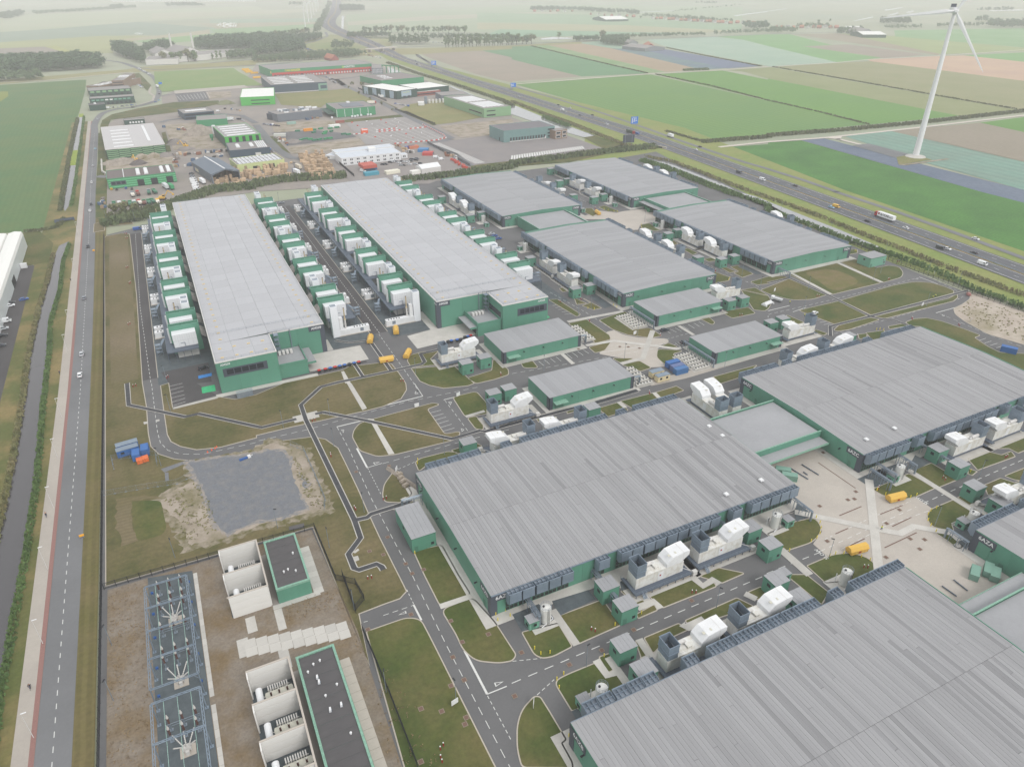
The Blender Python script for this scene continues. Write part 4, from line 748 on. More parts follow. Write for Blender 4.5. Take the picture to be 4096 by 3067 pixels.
GENS = [((91.4,111.6),0,'white generator nearest the round tank along the front wall of 6AZD'),((112.7,111.9),0,'white generator nearer the plaza along the front wall of 6AZD'),
 ((82.9,86.6),0,'white generator behind the 6AZB roof edge, the one nearer the twin sheds'),((104.2,86.8),0,'white generator behind the 6AZB roof edge, the one farther along the road'),
 ((116.9,184.3),2,'white generator behind 6AZD by the small shed roof, farther of two'),((96.1,184.4),2,'white generator behind the left scoops of 6AZD'),
 ((90.6,203.1),0,'white generator on a concrete pad beside the row of angled parking bays'),((236.4,114),2,'white generator next to the two green sheds south of 6AZC'),((257.4,114.1),2,'white generator cut by the right edge south of 6AZC'),
 ((223.7,88.7),2,'white generator at the right edge north of 6AZA'),((216.4,184.9),0,'white generator behind the 6AZC roof edge, left of two'),((238,185.5),0,'white generator behind the 6AZC roof edge, right of two'),
 ((167.2,166.9),1,'white generator in the yard between 6AZD and 6AZC, left of two'),((173.7,167),1,'white generator in the yard between 6AZD and 6AZC, right of two'),
 ((91.3,255),0,'white generator on the lawn in front of the AMS08 plant building'),((252.6,256),2,'white generator right of the plant building before 7AZC'),((252.8,206.6),2,'white generator right of the plant building with the blue containers'),
 ((184.3,337.3),3,'white generator west of 7AZC, farther of two'),((183.8,315.8),3,'white generator west of 7AZC, nearer of two'),((185.1,464.9),1,'white generator west of 7AZD, farther of two'),((185.2,443.7),1,'white generator west of 7AZD, nearer of two'),
 ((284.8,324.9),1,'white generator west of 7AZA, farther of two'),((284.9,303.4),1,'white generator west of 7AZA, nearer of two'),((260,333.7),1,'white generator behind the east scoops of 7AZC, farther of two'),((259.3,310.6),1,'white generator behind the east scoops of 7AZC, nearer of two'),
 ((288.4,483),3,'white generator west of 7AZB, farther of two'),((287.3,458.5),3,'white generator west of 7AZB, nearer of two'),((262.0,489),3,'white generator east of 7AZD, farther of two'),((262.1,467.4),3,'white generator east of 7AZD, nearer of two'),
 ((361.9,474.4),1,'white generator by the motorway ditch, farthest of four along it'),((361.9,452.8),1,'white generator by the motorway ditch, second of four along it'),((359,326),1,'white generator by the motorway ditch behind 7AZA')]
for (px, py), q, lab in GENS:
    rz = q*math.pi/2; co, si = math.cos(rz), math.sin(rz); fl = q == 2
    ly = 2.0 if not fl else 2.0
    gp.put('generator', lab, 'generator', (px-(co*1.5-si*2), py-(si*1.5+co*2), .1), rz, 'white generators with grey stacks', skip=('stair',) if q else ())
    sheet('generator_base', [(px+co*a-si*b_, py+si*a+co*b_) for a, b_ in ((-4,-5),(19,-5),(19,5),(-4,5))], .14, CONCL, h=.1)
# ---------------------------------------------------------------- green sheds
SHN = [0]
def shed(lab, p, sx, sy, h, m=GREEN, grp='green equipment sheds', rz=0):
    t = thing('equipment_shed', lab, 'shed', (p[0], p[1], .12), rz, grp); x, y = sx/2, sy/2
    ob('wall', MB().box(-x,x,-y,y,0,h-.12).mesh('wall', m), t)
    rf = MB(); n = 5
    for k in range(n): rf.box(-x-.1+(2*x+.2)*k/n, -x-.1+(2*x+.2)*(k+1)/n-.03,-y-.1, y+.1, h-.12, h+.02*(k % 2))
    ob('roof', rf.mesh('roof', ROOF), t)
    ob('trim', MB().box(-x-.12,x+.12,-y-.12,-y-.02,h-.3,h-.02).box(-x-.12,-x-.02,-y-.02,y+.12,h-.3,h-.02).mesh('trim', GREEND), t)
    ob('door', MB().box(-x+.6,-x+1.7,-y-.06,-y,0,2.1).mesh('door', GREEND), t); ob('vent', MB().box(x-1.6,x-.7,-y-.06,-y,1,1.9).mesh('vent', BLACK), t)
    ob('vent', MB().box(-x-.06,-x,-.6,.6,h-2.2,h-1.2).mesh('vent', BLACK), t)
    return t
for p, lab in (((75.3,93.8),'green shed by the road north of 6AZB, the one nearer the road'),((75.5,85.8),'green shed tight against the scoops of 6AZB'),((82.2,112),'green shed beside the wall of 6AZD with pipework on its side'),((82.7,104.1),'green shed by the road south of 6AZD, near the steps'),
 ((132,112.5),'green shed near the plaza end of the 6AZD wall'),((132.2,104.5),'green shed at the road end near the plaza, left side'),((216.9,114.7),'green shed against the 6AZC wall under a pipe bend'),((215.1,105.8),'green shed by the road south of 6AZC'),
 ((208.8,96),'green shed right of the plaza, nearer the road'),((208.9,87.7),'green shed against the scoops of 6AZA'),((123.9,93.5),'green shed by the dashed road behind 6AZB, right part'),((124.4,86.2),'green shed behind the 6AZB scoops near the white intake'),
 ((125.5,189.9),'green shed behind 6AZD next to a stack'),((75,189.5),'green shed standing alone on the road behind 6AZD'),((96.9,215.9),'green shed left behind the pad generator'),((103.7,216.5),'green shed right behind the pad generator'),
 ((96.9,243.3),'green shed on the lawn with the white ramp, left of two'),((105.7,244.5),'green shed on the lawn with the white ramp, right of two'),((179,343.3),'green shed west of 7AZC beside the round tank'),((178.5,292.4),'green shed west of 7AZC, nearest the road'),((187.5,293.2),'green shed against the louvres of 7AZC'),
 ((275.7,343.7),'green shed west of 7AZA nearest the plaza'),((285.3,346.7),'green shed against the far louvres of 7AZA'),((274.9,293),'green shed west of 7AZA, nearest the road'),((284.7,293.8),'green shed west of 7AZA, against the wall'),((264.9,301.2),'green shed behind the east scoops of 7AZC'),
 ((277.9,434.7),'green shed between 7AZD and 7AZB beside the tank'),((288.3,438.2),'green shed against the wall of 7AZB'),((239.2,245.2),'green shed right of the 7AZC plant building, left of two'),((247.6,245.1),'green shed right of the 7AZC plant building, right of two'),((247.2,217.5),'green shed behind the plant building at the road corner, right of two'),((239.3,216.8),'green shed behind the plant building at the road corner, left of two'),
 ((260.2,190.8),'green shed behind 6AZC near the yellow bollards'),((291.9,525),'green shed by the hedge between 7AZD and 7AZB'),((278.7,487),'green shed between 7AZD and 7AZB, middle of the yard'),((286.9,489),'green shed against the far wall of 7AZB'),((180.1,486),'green shed west of 7AZD, farthest'),((180.4,434.5),'green shed west of 7AZD, left of the near pair'),((189.8,437.2),'green shed west of 7AZD, right of the near pair'),((266.6,353.5),'pale roofed shed behind the plaza corner of 7AZC'),((267.8,446.8), 'green shed behind the east scoops of 7AZD')):
    shed(lab, p, 5,4.4,5.0)
for p, lab in (((59.9,112.2),'small sage cabinet shed beside the tank at the 6AZD front'),((59.8,86.4),'small sage cabinet shed beside the tank behind 6AZB'),((146.8,112.1),'small sage cabinet shed beside the tank left of the plaza'),((193.8,113.1),'small sage cabinet shed beside the tank before 6AZC'),((193.4,88.1),'small sage cabinet shed beside the tank before 6AZA'),((129.5,96),'small sage cabinet shed beside the tank at the lower plaza edge'),
 ((185.3,369.1),'small green cabinet shed beside the tank at the far corner of 7AZC'),((286.1,370.3),'small green cabinet shed beside the tank before 7AZA'),((287.5,421.7),'small green cabinet shed beside the tank before 7AZB'),((186.2,420.7),'small green cabinet shed beside the tank before 7AZD'),((259.9,420.4),'green cabinet shed at the sign corner of 7AZD')):
    shed(lab, p, 2.8,2.8,2.6, PALEG, 'small sage cabinet sheds')
shed('large plain green shed beside the access road at the west end of 6AZD', (44.8,158.3),7.3,15.2,5.2)
shed('pale green shed standing alone by the motorway hedge', (354.7,258.1),12.6,8.6,5.4, PALEG)
# ---------------------------------------------------------------- tanks
tp = Proto()
tp.add('shell', MB().cyl(0,0,.2,4.7,1.4,n=24).cyl(0,0,4.7,5.1,1.4,.3,24), mat('tank_white', s(212,212,208), .4, amt=.04))
for z in (1.2,2.6,4.0): tp.add('band', MB().cyl(0,0,z,z+.08,1.43,n=24), OFFW)
r = MB()
for k in range(12):
    a, c = 2*math.pi*k/12,2*math.pi*(k+1)/12
    for z in (5.2,5.7): r.tube((1.45*math.cos(a),1.45*math.sin(a),z),(1.45*math.cos(c),1.45*math.sin(c),z),.03,4)
    r.tube((1.45*math.cos(a),1.45*math.sin(a),4.7),(1.45*math.cos(a),1.45*math.sin(a),5.7),.03,4)
tp.add('railing', r, GALV)
l_ = MB()
for x in (-.25,.25): l_.tube((x,-1.6,.2),(x,-1.6,5.7),.04,4)
for k in range(14): l_.tube((-.25,-1.6,.4+.37*k),(.25,-1.6,.4+.37*k),.025,4)
tp.add('ladder', l_, BLACK); tp.add('hatch', MB().cyl(-.5,.3,5.0,5.25,.3,n=10), BLACK)
tp.add('pipe', MB().tube((1.9,-.5,.3),(1.9,2.1,.3),.14,6).tube((1.9,-.5,.3),(-2.2,-1.9,.3),.12,6).tube((-1.9,1.5,.3),(-1.9,1.5,3.4),.1,6), WHITE)
for p, lab in (((63.8,112),'white tank on the slate bed in front of 6AZD'),((64,85.7),'white tank behind the left scoops of 6AZB'),((142.9,113),'white tank left of the plaza at the end of 6AZD'),((196.9,113.3),'white tank in front of 6AZC by the plaza'),((196.5,87.5),'white tank in front of 6AZA by the plaza'),((143,87.1),'white tank behind the last scoops of 6AZB'),((187.6,366.8),'white tank at the far corner of 7AZC'),((288.6,366.5),'white tank before 7AZA by the concrete yard'),((290.1,430.6),'white tank before 7AZB'),((187.9,429.4),'white tank before 7AZD')):
    tp.put('storage_tank', lab, 'tank', (*p, .1),0, 'white storage tanks')
    slab(p[0]-4.6, p[0]+3, p[1]-3, p[1]+3, CONCL, .15, 'tank_base')
# slate beds along the hall fronts
for q in ([(56.9,117.6),(64.8,117.7),(66.1,113.1),(67.4,111.7),(64.3,111),(56.8,111.4),(56.7,111.9)],[(68.4,117),(79.2,116.1),(79.2,112.4),(67.6,111.7)],[(88.5,114.8),(90.9,115),(89.4,111.7),(87,111.8)],[(184.3,118.6),(195.3,119.2),(195.2,115),(191.2,112.8),(184.4,113.2)],[(193.5,119),(205.3,118.6),(204.1,116.3),(193.1,116)],[(203.4,114.8),(213.1,119.3),(213.9,114),(205.1,113.3)],[(153.3,115.7),(157.7,118.2),(157.4,112.2),(150.6,111.7)],[(188.2,88.2),(195.2,87.6),(191.1,81.7),(185.3,81.3)],[(56.7,86.4),(58.1,86.5),(58.6,83.8),(56.5,83.8)],
          [(185.3,289.5),(189.5,290),(189.5,274.1),(184.4,273)],[(283.3,288.2),(287.5,288.2),(288.6,274.5),(284.1,274.2)],[(192.1,371.7),(193.3,361.7),(189.5,359.1)],[(167.5,317),(170.5,317.3),(169.1,303.6),(165.6,300.2),(160.9,304.3)],[(143.7,116.6),(144.7,116.7),(142.5,115.4)]):
    sheet('slate_bed', q, .155, BEDS)
# ================================================================ THE TWO TALL HALLS
def tall(lab, x0, x1, code, lowx0, lowx1):
    h = 13.8; y0, ys, y1 = 270.6,288.3,521.5; xs = x0+23.2 if code == 'AMS09' else x0+25.5
    left = code == 'AMS09'; fx0, fx1 = (x0, xs) if left else (xs, x1)
    t = thing('tall_data_hall', lab, 'data hall', group='tall pale roofed data halls')
    ob('wall', MB().box(x0,x1,ys,y1,0,h-.15).box(fx0,fx1,y0,ys-.01,0,h-.15).mesh('wall', GREEND), t)
    walls(t, x0, x1, ys, y1, .2, h-.2, GREEN, 8.6, sides='NWE'); walls(t, fx0, fx1, y0, ys, .2, h-.2, GREEN, 8.2, sides='SW' if left else 'SE')
    walls(t, xs if left else x0, x1 if left else xs, ys, y1, .2, h-.2, GREEN, 11, sides='S'); walls(t, fx0, fx1, y0, ys-.2, .2, h-.2, GREEN, 8.7, sides='E' if left else 'W')
    # roof panels on a grid
    nx, ny = 6,26
    for i in range(nx):
        for j in range(ny):
            a, b = x0+(x1-x0)*i/nx, x0+(x1-x0)*(i+1)/nx; c, d = ys+(y1-ys)*j/ny, ys+(y1-ys)*(j+1)/ny
            mid = (x0+x1)/2; zz = lambda x: h+.6*(1-abs(x-mid)/(mid-x0))-.25
            o = sbox('roof_panel', AROOF, t, a+.03, b-.03, c+.03, d-.03, zz((a+b)/2), zz((a+b)/2)+.2)
            o.rotation_euler = (0,(1 if (a+b)/2 > mid else -1)*math.atan2(.6, mid-x0),0)
    for i in range(3):
        for j in range(2): sbox('roof_panel', AROOF, t, fx0+(fx1-fx0)*i/3+.03, fx0+(fx1-fx0)*(i+1)/3-.03, y0+8.85*j+.03, y0+8.85*(j+1)-.03, h-.2, h-.02)
    e = MB()
    for q in ((x0-.2,x0+.25,ys,y1+.2),(x1-.25,x1+.2,ys-.2,y1+.2),(x0+.25,x1-.25,y1-.25,y1+.2),(fx0-.2,fx1+.2,y0-.25,y0+.15),(fx0-.2,fx0+.25,y0+.15,ys-.25),(fx1-.25,fx1+.2,y0+.15,ys-.25),((xs+.2 if left else x0-.2),(x1-.25 if left else xs-.2),ys-.22,ys+.2)): e.box(*q, h-.3, h+.12)
    ob('eaves_trim', e.mesh('eaves_trim', OFFW), t)
    g = MB()
    def rail(p, q):
        p, q = Vector(p), Vector(q); n = max(1, int((q-p).length/3));
        for z in (.6,1.1): g.tube((*p,h+z),(*q,h+z),.035,4,cap=False)
        for k in range(n+1): g.tube((*(p+(q-p)*k/n),h+.1),(*(p+(q-p)*k/n),h+1.1),.035,4,cap=False)
    for p, q in (((x0+.4,ys),(x0+.4,y1-.4)),((x1-.4,ys),(x1-.4,y1-.4)),((x0+.4,y1-.4),(x1-.4,y1-.4)),((fx0+.4,y0+.4),(fx1-.4,y0+.4)),((x0+.4,ys+9),(x1-.4,ys+9)),((xs,ys+.4),(x1 if left else x0,ys+.4)),((fx0+.4,y0+.4),(fx0+.4,ys)),((fx1-.4,y0+.4),(fx1-.4,ys))): rail(p, q)
    ob('guard_rail', g.mesh('guard_rail', GALV), t)
    am = MB().box(-.55,.55,-.12,.12,0,.14).box(-.5,-.25,-.45,.45,0,.12).box(.25,.5,-.45,.45,0,.12).mesh('roof_anchor', mat('pale_yellow', s(226,196,120), .6))
    for k in range(34):
        for ux in (x0+4.2, x1-4.2): ob('roof_anchor', am, t, (ux, ys+3+6.8*k, h+.13))
    for k in range(4): ob('roof_anchor', am, t, (fx0+3+5.6*k, y0+3.5, h+.03)); ob('roof_anchor', am, t, (fx0+3+5.6*k, y0+12, h+.03))
    # windows, signs, low loading wing
    wx0, wx1 = (fx0+2, fx0+19) if left else (fx0+7.5, fx1-.5)
    wn = ob('window_band', MB().box(wx0, wx1, y0-.2, y0-.12,7.0,10.6).mesh('window_band', CHAR), t)
    for k in range(5):
        a = wx0+1.4+(wx1-wx0-2.6)*k/5; ob('window', MB().box(a, a+(wx1-wx0-2.6)/5-.35, y0-.26, y0-.2,7.9,10.0).mesh('window', GLASS), wn)
    if left:
        cm = MB().box(x1-1.8,x1+.2,ys-.22,ys-.12,.2,h-.3).box(x1-6.5,x1-1.8,ys-.22,ys-.12,h-2.8,h-.3).box(x1+.12,x1+.22,ys-.12,ys+2,.2,h-.3).mesh('corner_cladding', CHAR)
        c = ob('corner_cladding', cm, t); wall_text(code, 1.5, WHITE, c, (x1-3.2, ys-.25, h-1.5),0); wall_text(code, 1.3, WHITE, t, (x0+3.4, y0-.16, h-1.4),0)
    else:
        cm = MB().box(x0-.2,x0+1.8,ys-.22,ys-.12,.2,h-.3).box(x0+1.8,x0+6.5,ys-.22,ys-.12,h-2.8,h-.3).box(x0-.22,x0-.12,ys-.12,ys+2.2,.2,h-.3).mesh('corner_cladding', CHAR)
        c = ob('corner_cladding', cm, t); wall_text(code, 1.5, WHITE, c, (x0+3.2, ys-.25, h-1.5),0); wall_text(code, 1.3, WHITE, t, (x1-3.4, y0-.16, h-1.4),0)
        wall_text(code, 1.1, WHITE, c, (x0-.25, ys+1.3, h-1.5),-math.pi/2)
        ob('window', MB().box(xs-.2,xs-.12,y0+2,ys-3,7,9.6).mesh('window', GLASS), t)
    L = ob('loading_wing', MB().box(lowx0,lowx1,y0+1.5,ys-.25,0,5.6).mesh('loading_wing', GREEN), t)
    ob('wing_roof', MB().box(lowx0+.3,lowx1-.3,y0+1.8,ys-.4,5.6,5.7).mesh('wing_roof', ROOF), L)
    pm = MB().box(lowx0-.1,lowx1+.1,y0+1.4,y0+1.8,5.6,6.6)
    ex = lowx1 if left else lowx0; pm.box(min(ex,ex-.4 if left else ex+.4), max(ex,ex-.4 if left else ex+.4), y0+1.8, ys-.3,5.6,6.6); ob('parapet', pm.mesh('parapet', GREEN), L)
    s_ = 1 if left else -1; a, b = sorted((ex+.05*s_, ex+3.6*s_)); ob('canopy', MB().box(a,b,y0+2,ys-1.2,4.2,4.5,0).box(a,b,y0+1.9,y0+2,4.0,4.9,1).mesh('canopy', [ROOF, GREEN]), L)
    a, b = sorted((ex+.02*s_, ex+.1*s_)); ob('dock_door', MB().box(a,b,y0+4,ys-3,.5,4).mesh('dock_door', BLACK), L)
    for k in range(4):
        ux = (lowx0+2.2+1.6*k); thing('air_conditioner', '%s white air conditioner on the loading wing of %s, counted from the west' % (ORD[k], code), 'air conditioner', (ux, ys-5.5,5.7),0, 'air conditioners on the loading wings', MB().box(-.5,.5,-.9,.9,.15,1.5).cyl(0,-.45,1.5,1.56,.35,n=8).cyl(0,.45,1.5,1.56,.35,n=8).mesh('air_conditioner', OFFW))
    sx = xs+1.5 if left else xs-2.5
    lt = MB()
    for a in (0,1.8):
        for b in (0,2.6): lt.tube((sx+a,ys-1.0-b,5.7),(sx+a,ys-1.0-b,h+1.2),.09,4)
    for z in (7.5,9.5,11.5, h): lt.box(sx,sx+1.8,ys-3.6,ys-1.0,z,z+.07)
    for k in range(4): lt.tube((sx,ys-3.6,5.7+2*k),(sx+1.8,ys-1,7.6+2*k),.07,4)
    lt.tube((sx+.9,ys-6,5.7),(sx+.9,ys-3.6,7.5),.15,4)
    ob('access_stair', lt.mesh('access_stair', STEEL), t)
    ob('vent_pipe', MB().cyl((xs+8.5 if left else xs-4.5),ys-.7,5.6,h+.8,.18,n=8).mesh('vent_pipe', GALV), t)
    return t
tall('tall green data hall marked AMS09 with pale roof, nearest the straight road', 2.7,48.9, 'AMS09', 26.1,37.6)
tall('tall green data hall marked AMS08 with pale roof, beside the crowd of sheds', 101.5,150.4, 'AMS08', 115,126.8)
# ---- cooling modules along both flanks
def mod_proto():
    P = Proto()
    b = MB(); t = .14
    for (x0,x1,y0,y1) in ((0,12.3,0,t),(0,12.3,3-t,3),(0,t,t,3-t),(12.3-t,12.3,t,3-t)): b.box(x0,x1,y0,y1,0,13,0)
    for (x0,x1,y0,y1) in ((-.03,12.33,-.05,.17),(-.03,12.33,2.83,3.05),(-.03,.17,.17,2.83),(12.13,12.33,.17,2.83)): b.box(x0,x1,y0,y1,13,13.14,1)
    b.box(5.6,5.75,t,3-t,11,12.9); b.box(t,12.3-t,t,3-t,9.6,9.7,2)
    P.add('plenum', b, [GREEN, PALEG, BLACK])
    b = MB(); b.box(.8,10.3,-4.7,-.02,5.05,8.0); b.box(.75,10.35,-4.75,-.02,8.08,11.0)
    w_ = P.add('air_handler', b, mat('air_handler_white', s(222,223,226), .5, amt=.03)); g = mat('joint_grey', s(172,174,178), .6)
    sm = MB(); sm.box(.85,10.25,-4.7,-.05,8.0,8.08)
    for k in range(9): sm.box(1.8+k*.95,1.84+k*.95,-4.78,-4.74,8.1,10.95);
    for k in range(4): sm.box(2.9+k*1.9,2.95+k*1.9,-4.73,-4.69,5.1,7.95)
    P.add('panel_joint', sm, g, w_)
    pp = MB(); pp.path([(3.5,-4.95,7.0),(5.2,-4.95,7.0),(5.2,-4.95,5.1)],.12,5)
    P.add('pipe', pp, GALV, w_)
    P.add('side_unit', MB().box(-.7,-.02,1.2,2.8,5,11.6), WHITE)
    P.add('ground_unit', MB().box(1.4,10,-4.4,-.3,0,4.5), OFFW)
    b = MB()
    for k in range(2):
        y = -1.6+k*2.9; b.hexa([(12.35,y-1.1,8.2),(14.3,y-1.1,6.5),(14.3,y+1.1,6.5),(12.35,y+1.1,8.2),(12.35,y-1.1,10.6),(14.3,y-1.1,9.2),(14.3,y+1.1,9.2),(12.35,y+1.1,10.6)])
    P.add('duct', b, DUCT)
    return P
MOD = mod_proto()
gs = Proto()       # generator container with its tower and flue
b = MB(); b.box(-6.8,6.9,0,2.6,.3,3.0); b.box(-7.2,7.6,-.4,3,0,.3,1)
for k in range(5): b.box(-5.6+1.3*k,-5.0+1.3*k,.8,1.9,3.0,3.08,2)
c_ = gs.add('generator_container', b, [WHITE, CONC, BLACK]);
gs.add('louvre', MB().box(-4,-2.4,-.05,-.005,.9,2.5), GALV, c_); gs.add('door', MB().box(-1.8,-.8,-.05,-.005,.5,2.6), WHITE, c_); gs.add('door', MB().box(1,3.6,-.05,-.005,.5,2.6), WHITE, c_)
b = MB(); b.box(6.95,10.2,-.2,3.0,0,15.2)
for k in range(15): b.box(6.9,10.25,-.25,3.05,.6+k,.72+k)
gs.add('air_tower', b, mat('louvred_white', s(228,230,234), .5, amt=.03)).__class__; gs.add('tower_grille', MB().box(7.3,9.9,.1,2.7,15.2,15.25), GALV)
gs.add('flue', MB().cyl(3.9,1.3,3,7.5,.42,n=10).cyl(3.9,1.3,7.5,8.3,.6,.3,10,1).cyl(3.9,1.3,8.3,13.2,.3,n=10,mi=1).cyl(3.9,1.3,13.2,13.3,.34,n=10,mi=2),[OFFW, BEIGE, BLACK])
gs.add('silencer', MB().box(5.1,6.7,.4,2.3,3,9), WHITE)
wk = Proto()        # walkway serving one pair
b = MB(); b.box(-2.5,.6,-8.8,34.6,4.7,5.0); b.box(.6,10.2,-8.8,-4.9,4.7,5.0)
for k in range(12): b.box(-2.55,-2.4,-8.6+3.9*k,-8.45+3.9*k,0,4.7)
for k in range(4): b.box(.8+3*k,.95+3*k,-8.75,-8.6,0,4.7)
wk.add('deck', b, STEELD)
b = MB()
for z in (5.55,6.05): b.tube((-2.5,-8.8,z),(-2.5,34.6,z),.035,4).tube((-2.5,-8.8,z),(10.2,-8.8,z),.035,4)
for k in range(19): b.tube((-2.5,-8.8+2.4*k,5),(-2.5,-8.8+2.4*k,6.05),.035,4)
for k in range(6): b.tube((-2.5+2.5*k,-8.8,5),(-2.5+2.5*k,-8.8,6.05),.035,4)
wk.add('railing', b, GALV)
b = MB()
for x in (-7,-4.6):
    for y in (1,3.2): b.tube((x,y,0),(x,y,6),.09,4)
for z in (1.6,3.3,5.0): b.box(-7,-4.6,1,3.2,z,z+.08)
for z in (0,1.7,3.4):
    b.tube((-7,1,z),(-7,3.2,z+1.7),.06,4); b.tube((-4.6,3.2,z),(-4.6,1,z+1.7),.06,4); b.tube((-7,1,z),(-4.6,1,z+1.7),.06,4)
b.hexa([(-5.8,3.2,3.3),(-4.7,3.2,3.3),(-2.6,7.8,4.7),(-3.6,7.8,4.7),(-5.8,3.2,3.5),(-4.7,3.2,3.5),(-2.6,7.8,4.95),(-3.6,7.8,4.95)])
b.hexa([(-5.8,8.2,0),(-4.7,8.2,0),(-4.7,3.2,2.2),(-5.8,3.2,2.2),(-5.8,8.2,.15),(-4.7,8.2,.15),(-4.7,3.2,2.4),(-5.8,3.2,2.4)])
wk.add('stair_tower', b, STEEL)
LN = {'AL': 'on the road side of AMS09', 'AR': 'between the dark road and AMS09', 'BL': 'between the dark road and AMS08', 'BR': 'on the shed side of AMS08'}
for key, ox, mir, v0, per, n in (('AL', -12, False, 315.6,42.9,5),('AR', 65.1, True, 316.2,43.8,5),('BL', 87.1, False, 316.4,43.8,5),('BR', 165.4, True, 317.8,43.7,5)):
    cnt = 0; gc = 0
    for k in range(n):
        v = v0+per*k
        for dv in (0,15.1):
            MOD.put('cooling_module', '%s green topped cooling module %s, counted from the near end' % (ORD[cnt], LN[key]), 'cooling module', (ox, v+dv, .06),0, 'cooling modules', mirror=mir); cnt += 1
        wk.put('walkway', '%s raised steel walkway %s, counted from the near end' % (ORD[k], LN[key]), 'walkway', (ox, v, .06),0, 'raised walkways', mirror=mir)
        for dv in ([-15.8] if k == 0 else [])+[20.1,25.8]:
            if k == n-1 and dv > 0 and False: continue
            if k == 0 and dv < 0 and key in ('AL','BR'): continue
            gs.put('generator_unit', '%s louvred generator tower %s, counted from the near end' % (ORD[gc], LN[key]), 'generator', (ox, v+dv, .06),0, 'generator containers with towers', mirror=mir); gc += 1
    a, b2 = (ox-8, ox+14.3) if not mir else (ox-13.8, ox+8)
    sheet('slate_bed', [(a,289),(b2,289),(b2,528),(a,528)], .075, BEDS)
# roads and aprons round the tall halls
vstrip('dark_road', 71.2,79,296,530, .085, ASPHD); vstrip('dark_road', -27.2,-20,296,510, .085, ASPHD)
for u in (71,79.1,-27.3,-19.9): vstrip('kerb', u-.15, u+.15,296,512, .11, KERB)
sheet('loading_apron', [(40,272.8),(63.4,272.8),(63.6,287.5),(49.2,288.2),(38,288.2),(38,272.8)], .13, CONCL); sheet('loading_apron', [(85.7,272.8),(112.7,274.4),(115,274.4),(115,288),(98.5,288.8),(85.7,287)], .13, CONCL)
sheet('footpath', [(97.8,288),(101.4,288),(101.4,310),(97.8,310)], .14, CONCL); sheet('footpath', [(49,288.5),(51.8,288.5),(51.8,300),(49,300)], .14, CONCL)
for x0, x1 in ((2.7,39),(126.8,150)): slab(x0-2.5, x1+1.5,267.8,270.4, CONCL, .14, 'footpath')
# ================================================================ MARKINGS, TRENCHES, FENCES, SUBSTATION, SMALL SITE THINGS
def trench(pts, wd=1.6):
    TC = mat('trench_cover', s(66,67,71), .7, amt=.1, rnd=.06); st_ = strip('cable_trench', pts, wd, .2, TC); e = MB()
    for sg in (-1,1):
        P = []
        for i, b in enumerate(pts):
            a, c = Vector(pts[max(i-1,0)]), Vector(pts[min(i+1,len(pts)-1)]); d = (c-a).normalized(); P.append(tuple(Vector(b)+Vector((-d.y,d.x))*sg*(wd/2+.12)))
        m_ = strip('x', P, .28, .21, None, mk=False); n0 = len(e.v); e.v += m_.v; e.f += [tuple(i+n0 for i in f) for f in m_.f]; e.m += m_.m
    ob('trench_edge', e.mesh('trench_edge', CONCL), st_, kind='structure')
    # cover planks
    k = 0
    for a, b in zip(pts, pts[1:]):
        a, b = Vector(a), Vector(b); L = (b-a).length; d = (b-a)/L if L else a; n = int(L/2.4)
        for j in range(n):
            o = ob('cover_plate', unit_box(TC), st_, (*(a+d*(j+.5)*L/n), .2)); o.scale = (L/n-.12, wd-.1, .03+.02*(j % 2)); o.rotation_euler = (0,0,math.atan2(d.y,d.x))
trench([(-31.5,296.5),(-31.2,277.4),(-12.1,258.4),(-7.3,258.5),(10.9,239.7),(12.7,237.9),(25.4,238.1)]); trench([(93.4,267.6),(85.2,267.5),(84.3,259.7),(82.4,258.1),(69.5,258.1),(45.9,258.6),(39.1,258),(29,247.5),(28.5,236.4),(29.8,172.3),(29.3,163.6),(24.3,158.5),(24.3,152.2),(25.3,151),(30.5,151),(31.4,149.3),(31.5,148)])
trench([(68.9,287.2),(68.9,258.7)],1.5); trench([(56.6,271.4),(56.8,258.6)],1.3); trench([(54.7,297.2),(60.1,292.2),(67.5,290.6)],1.2)
trench([(32.5,238.4),(35.5,238.4),(48.6,225.4),(72.9,199.8),(84.2,200.2),(85.4,198.8),(96.6,198.9),(106.2,198.8),(123.2,198.4)]); trench([(130.7,197.9),(152.5,198.6)],2.2); trench([(30.3,172.1),(33.6,171.7),(35.2,172.7),(47.9,173)])
trench([(296.7,262.6),(296.8,233.7),(294.6,207.4)],1.5); trench([(281.1,262),(296.3,262.2)],1.5); trench([(366.3,207.1),(294.7,207.1),(268.2,207.6),(260.6,200.3)],1.6); trench([(294.7,207.1),(296.2,203.4),(300.8,199.3),(302.2,192.7)],1.5)
sheet('concrete_pad', [(24.3,240.3),(33.6,240.6),(33.6,235.7),(24.3,235.6)], .17, CONCL)
for q in ([(25.6,158.7),(27.4,159.6),(27.6,158.7),(26.1,158)],[(25.1,156.8),(26.6,156.7),(26.5,154.8),(25,154.7)],[(45.5,175.6),(47.4,176),(48.7,174.1),(46.9,172.4)],[(365.7,207.9),(368.3,207.5),(367.1,206),(364.6,206.2)],[(-26.5,261.5),(-25.1,261.4),(-24.9,259.7),(-26.3,259.7)],[(-22.1,261.1),(-21,261),(-21,259.6),(-22,259.5)]): sheet('concrete_pad', q, .17, CONCL)
sheet('ballast_path', [(49.4,256.3),(51.1,255.4),(51.4,233.8),(49.4,233.2)], .15, CONCL); sheet('ballast_path', [(50,226.2),(51.5,225.5),(51.6,200.2),(49.6,200.7)], .15, CONCL); sheet('ballast_path', [(49.8,267.1),(51,267.1),(50.9,255.5),(48.8,256.6)], .15, CONCL)
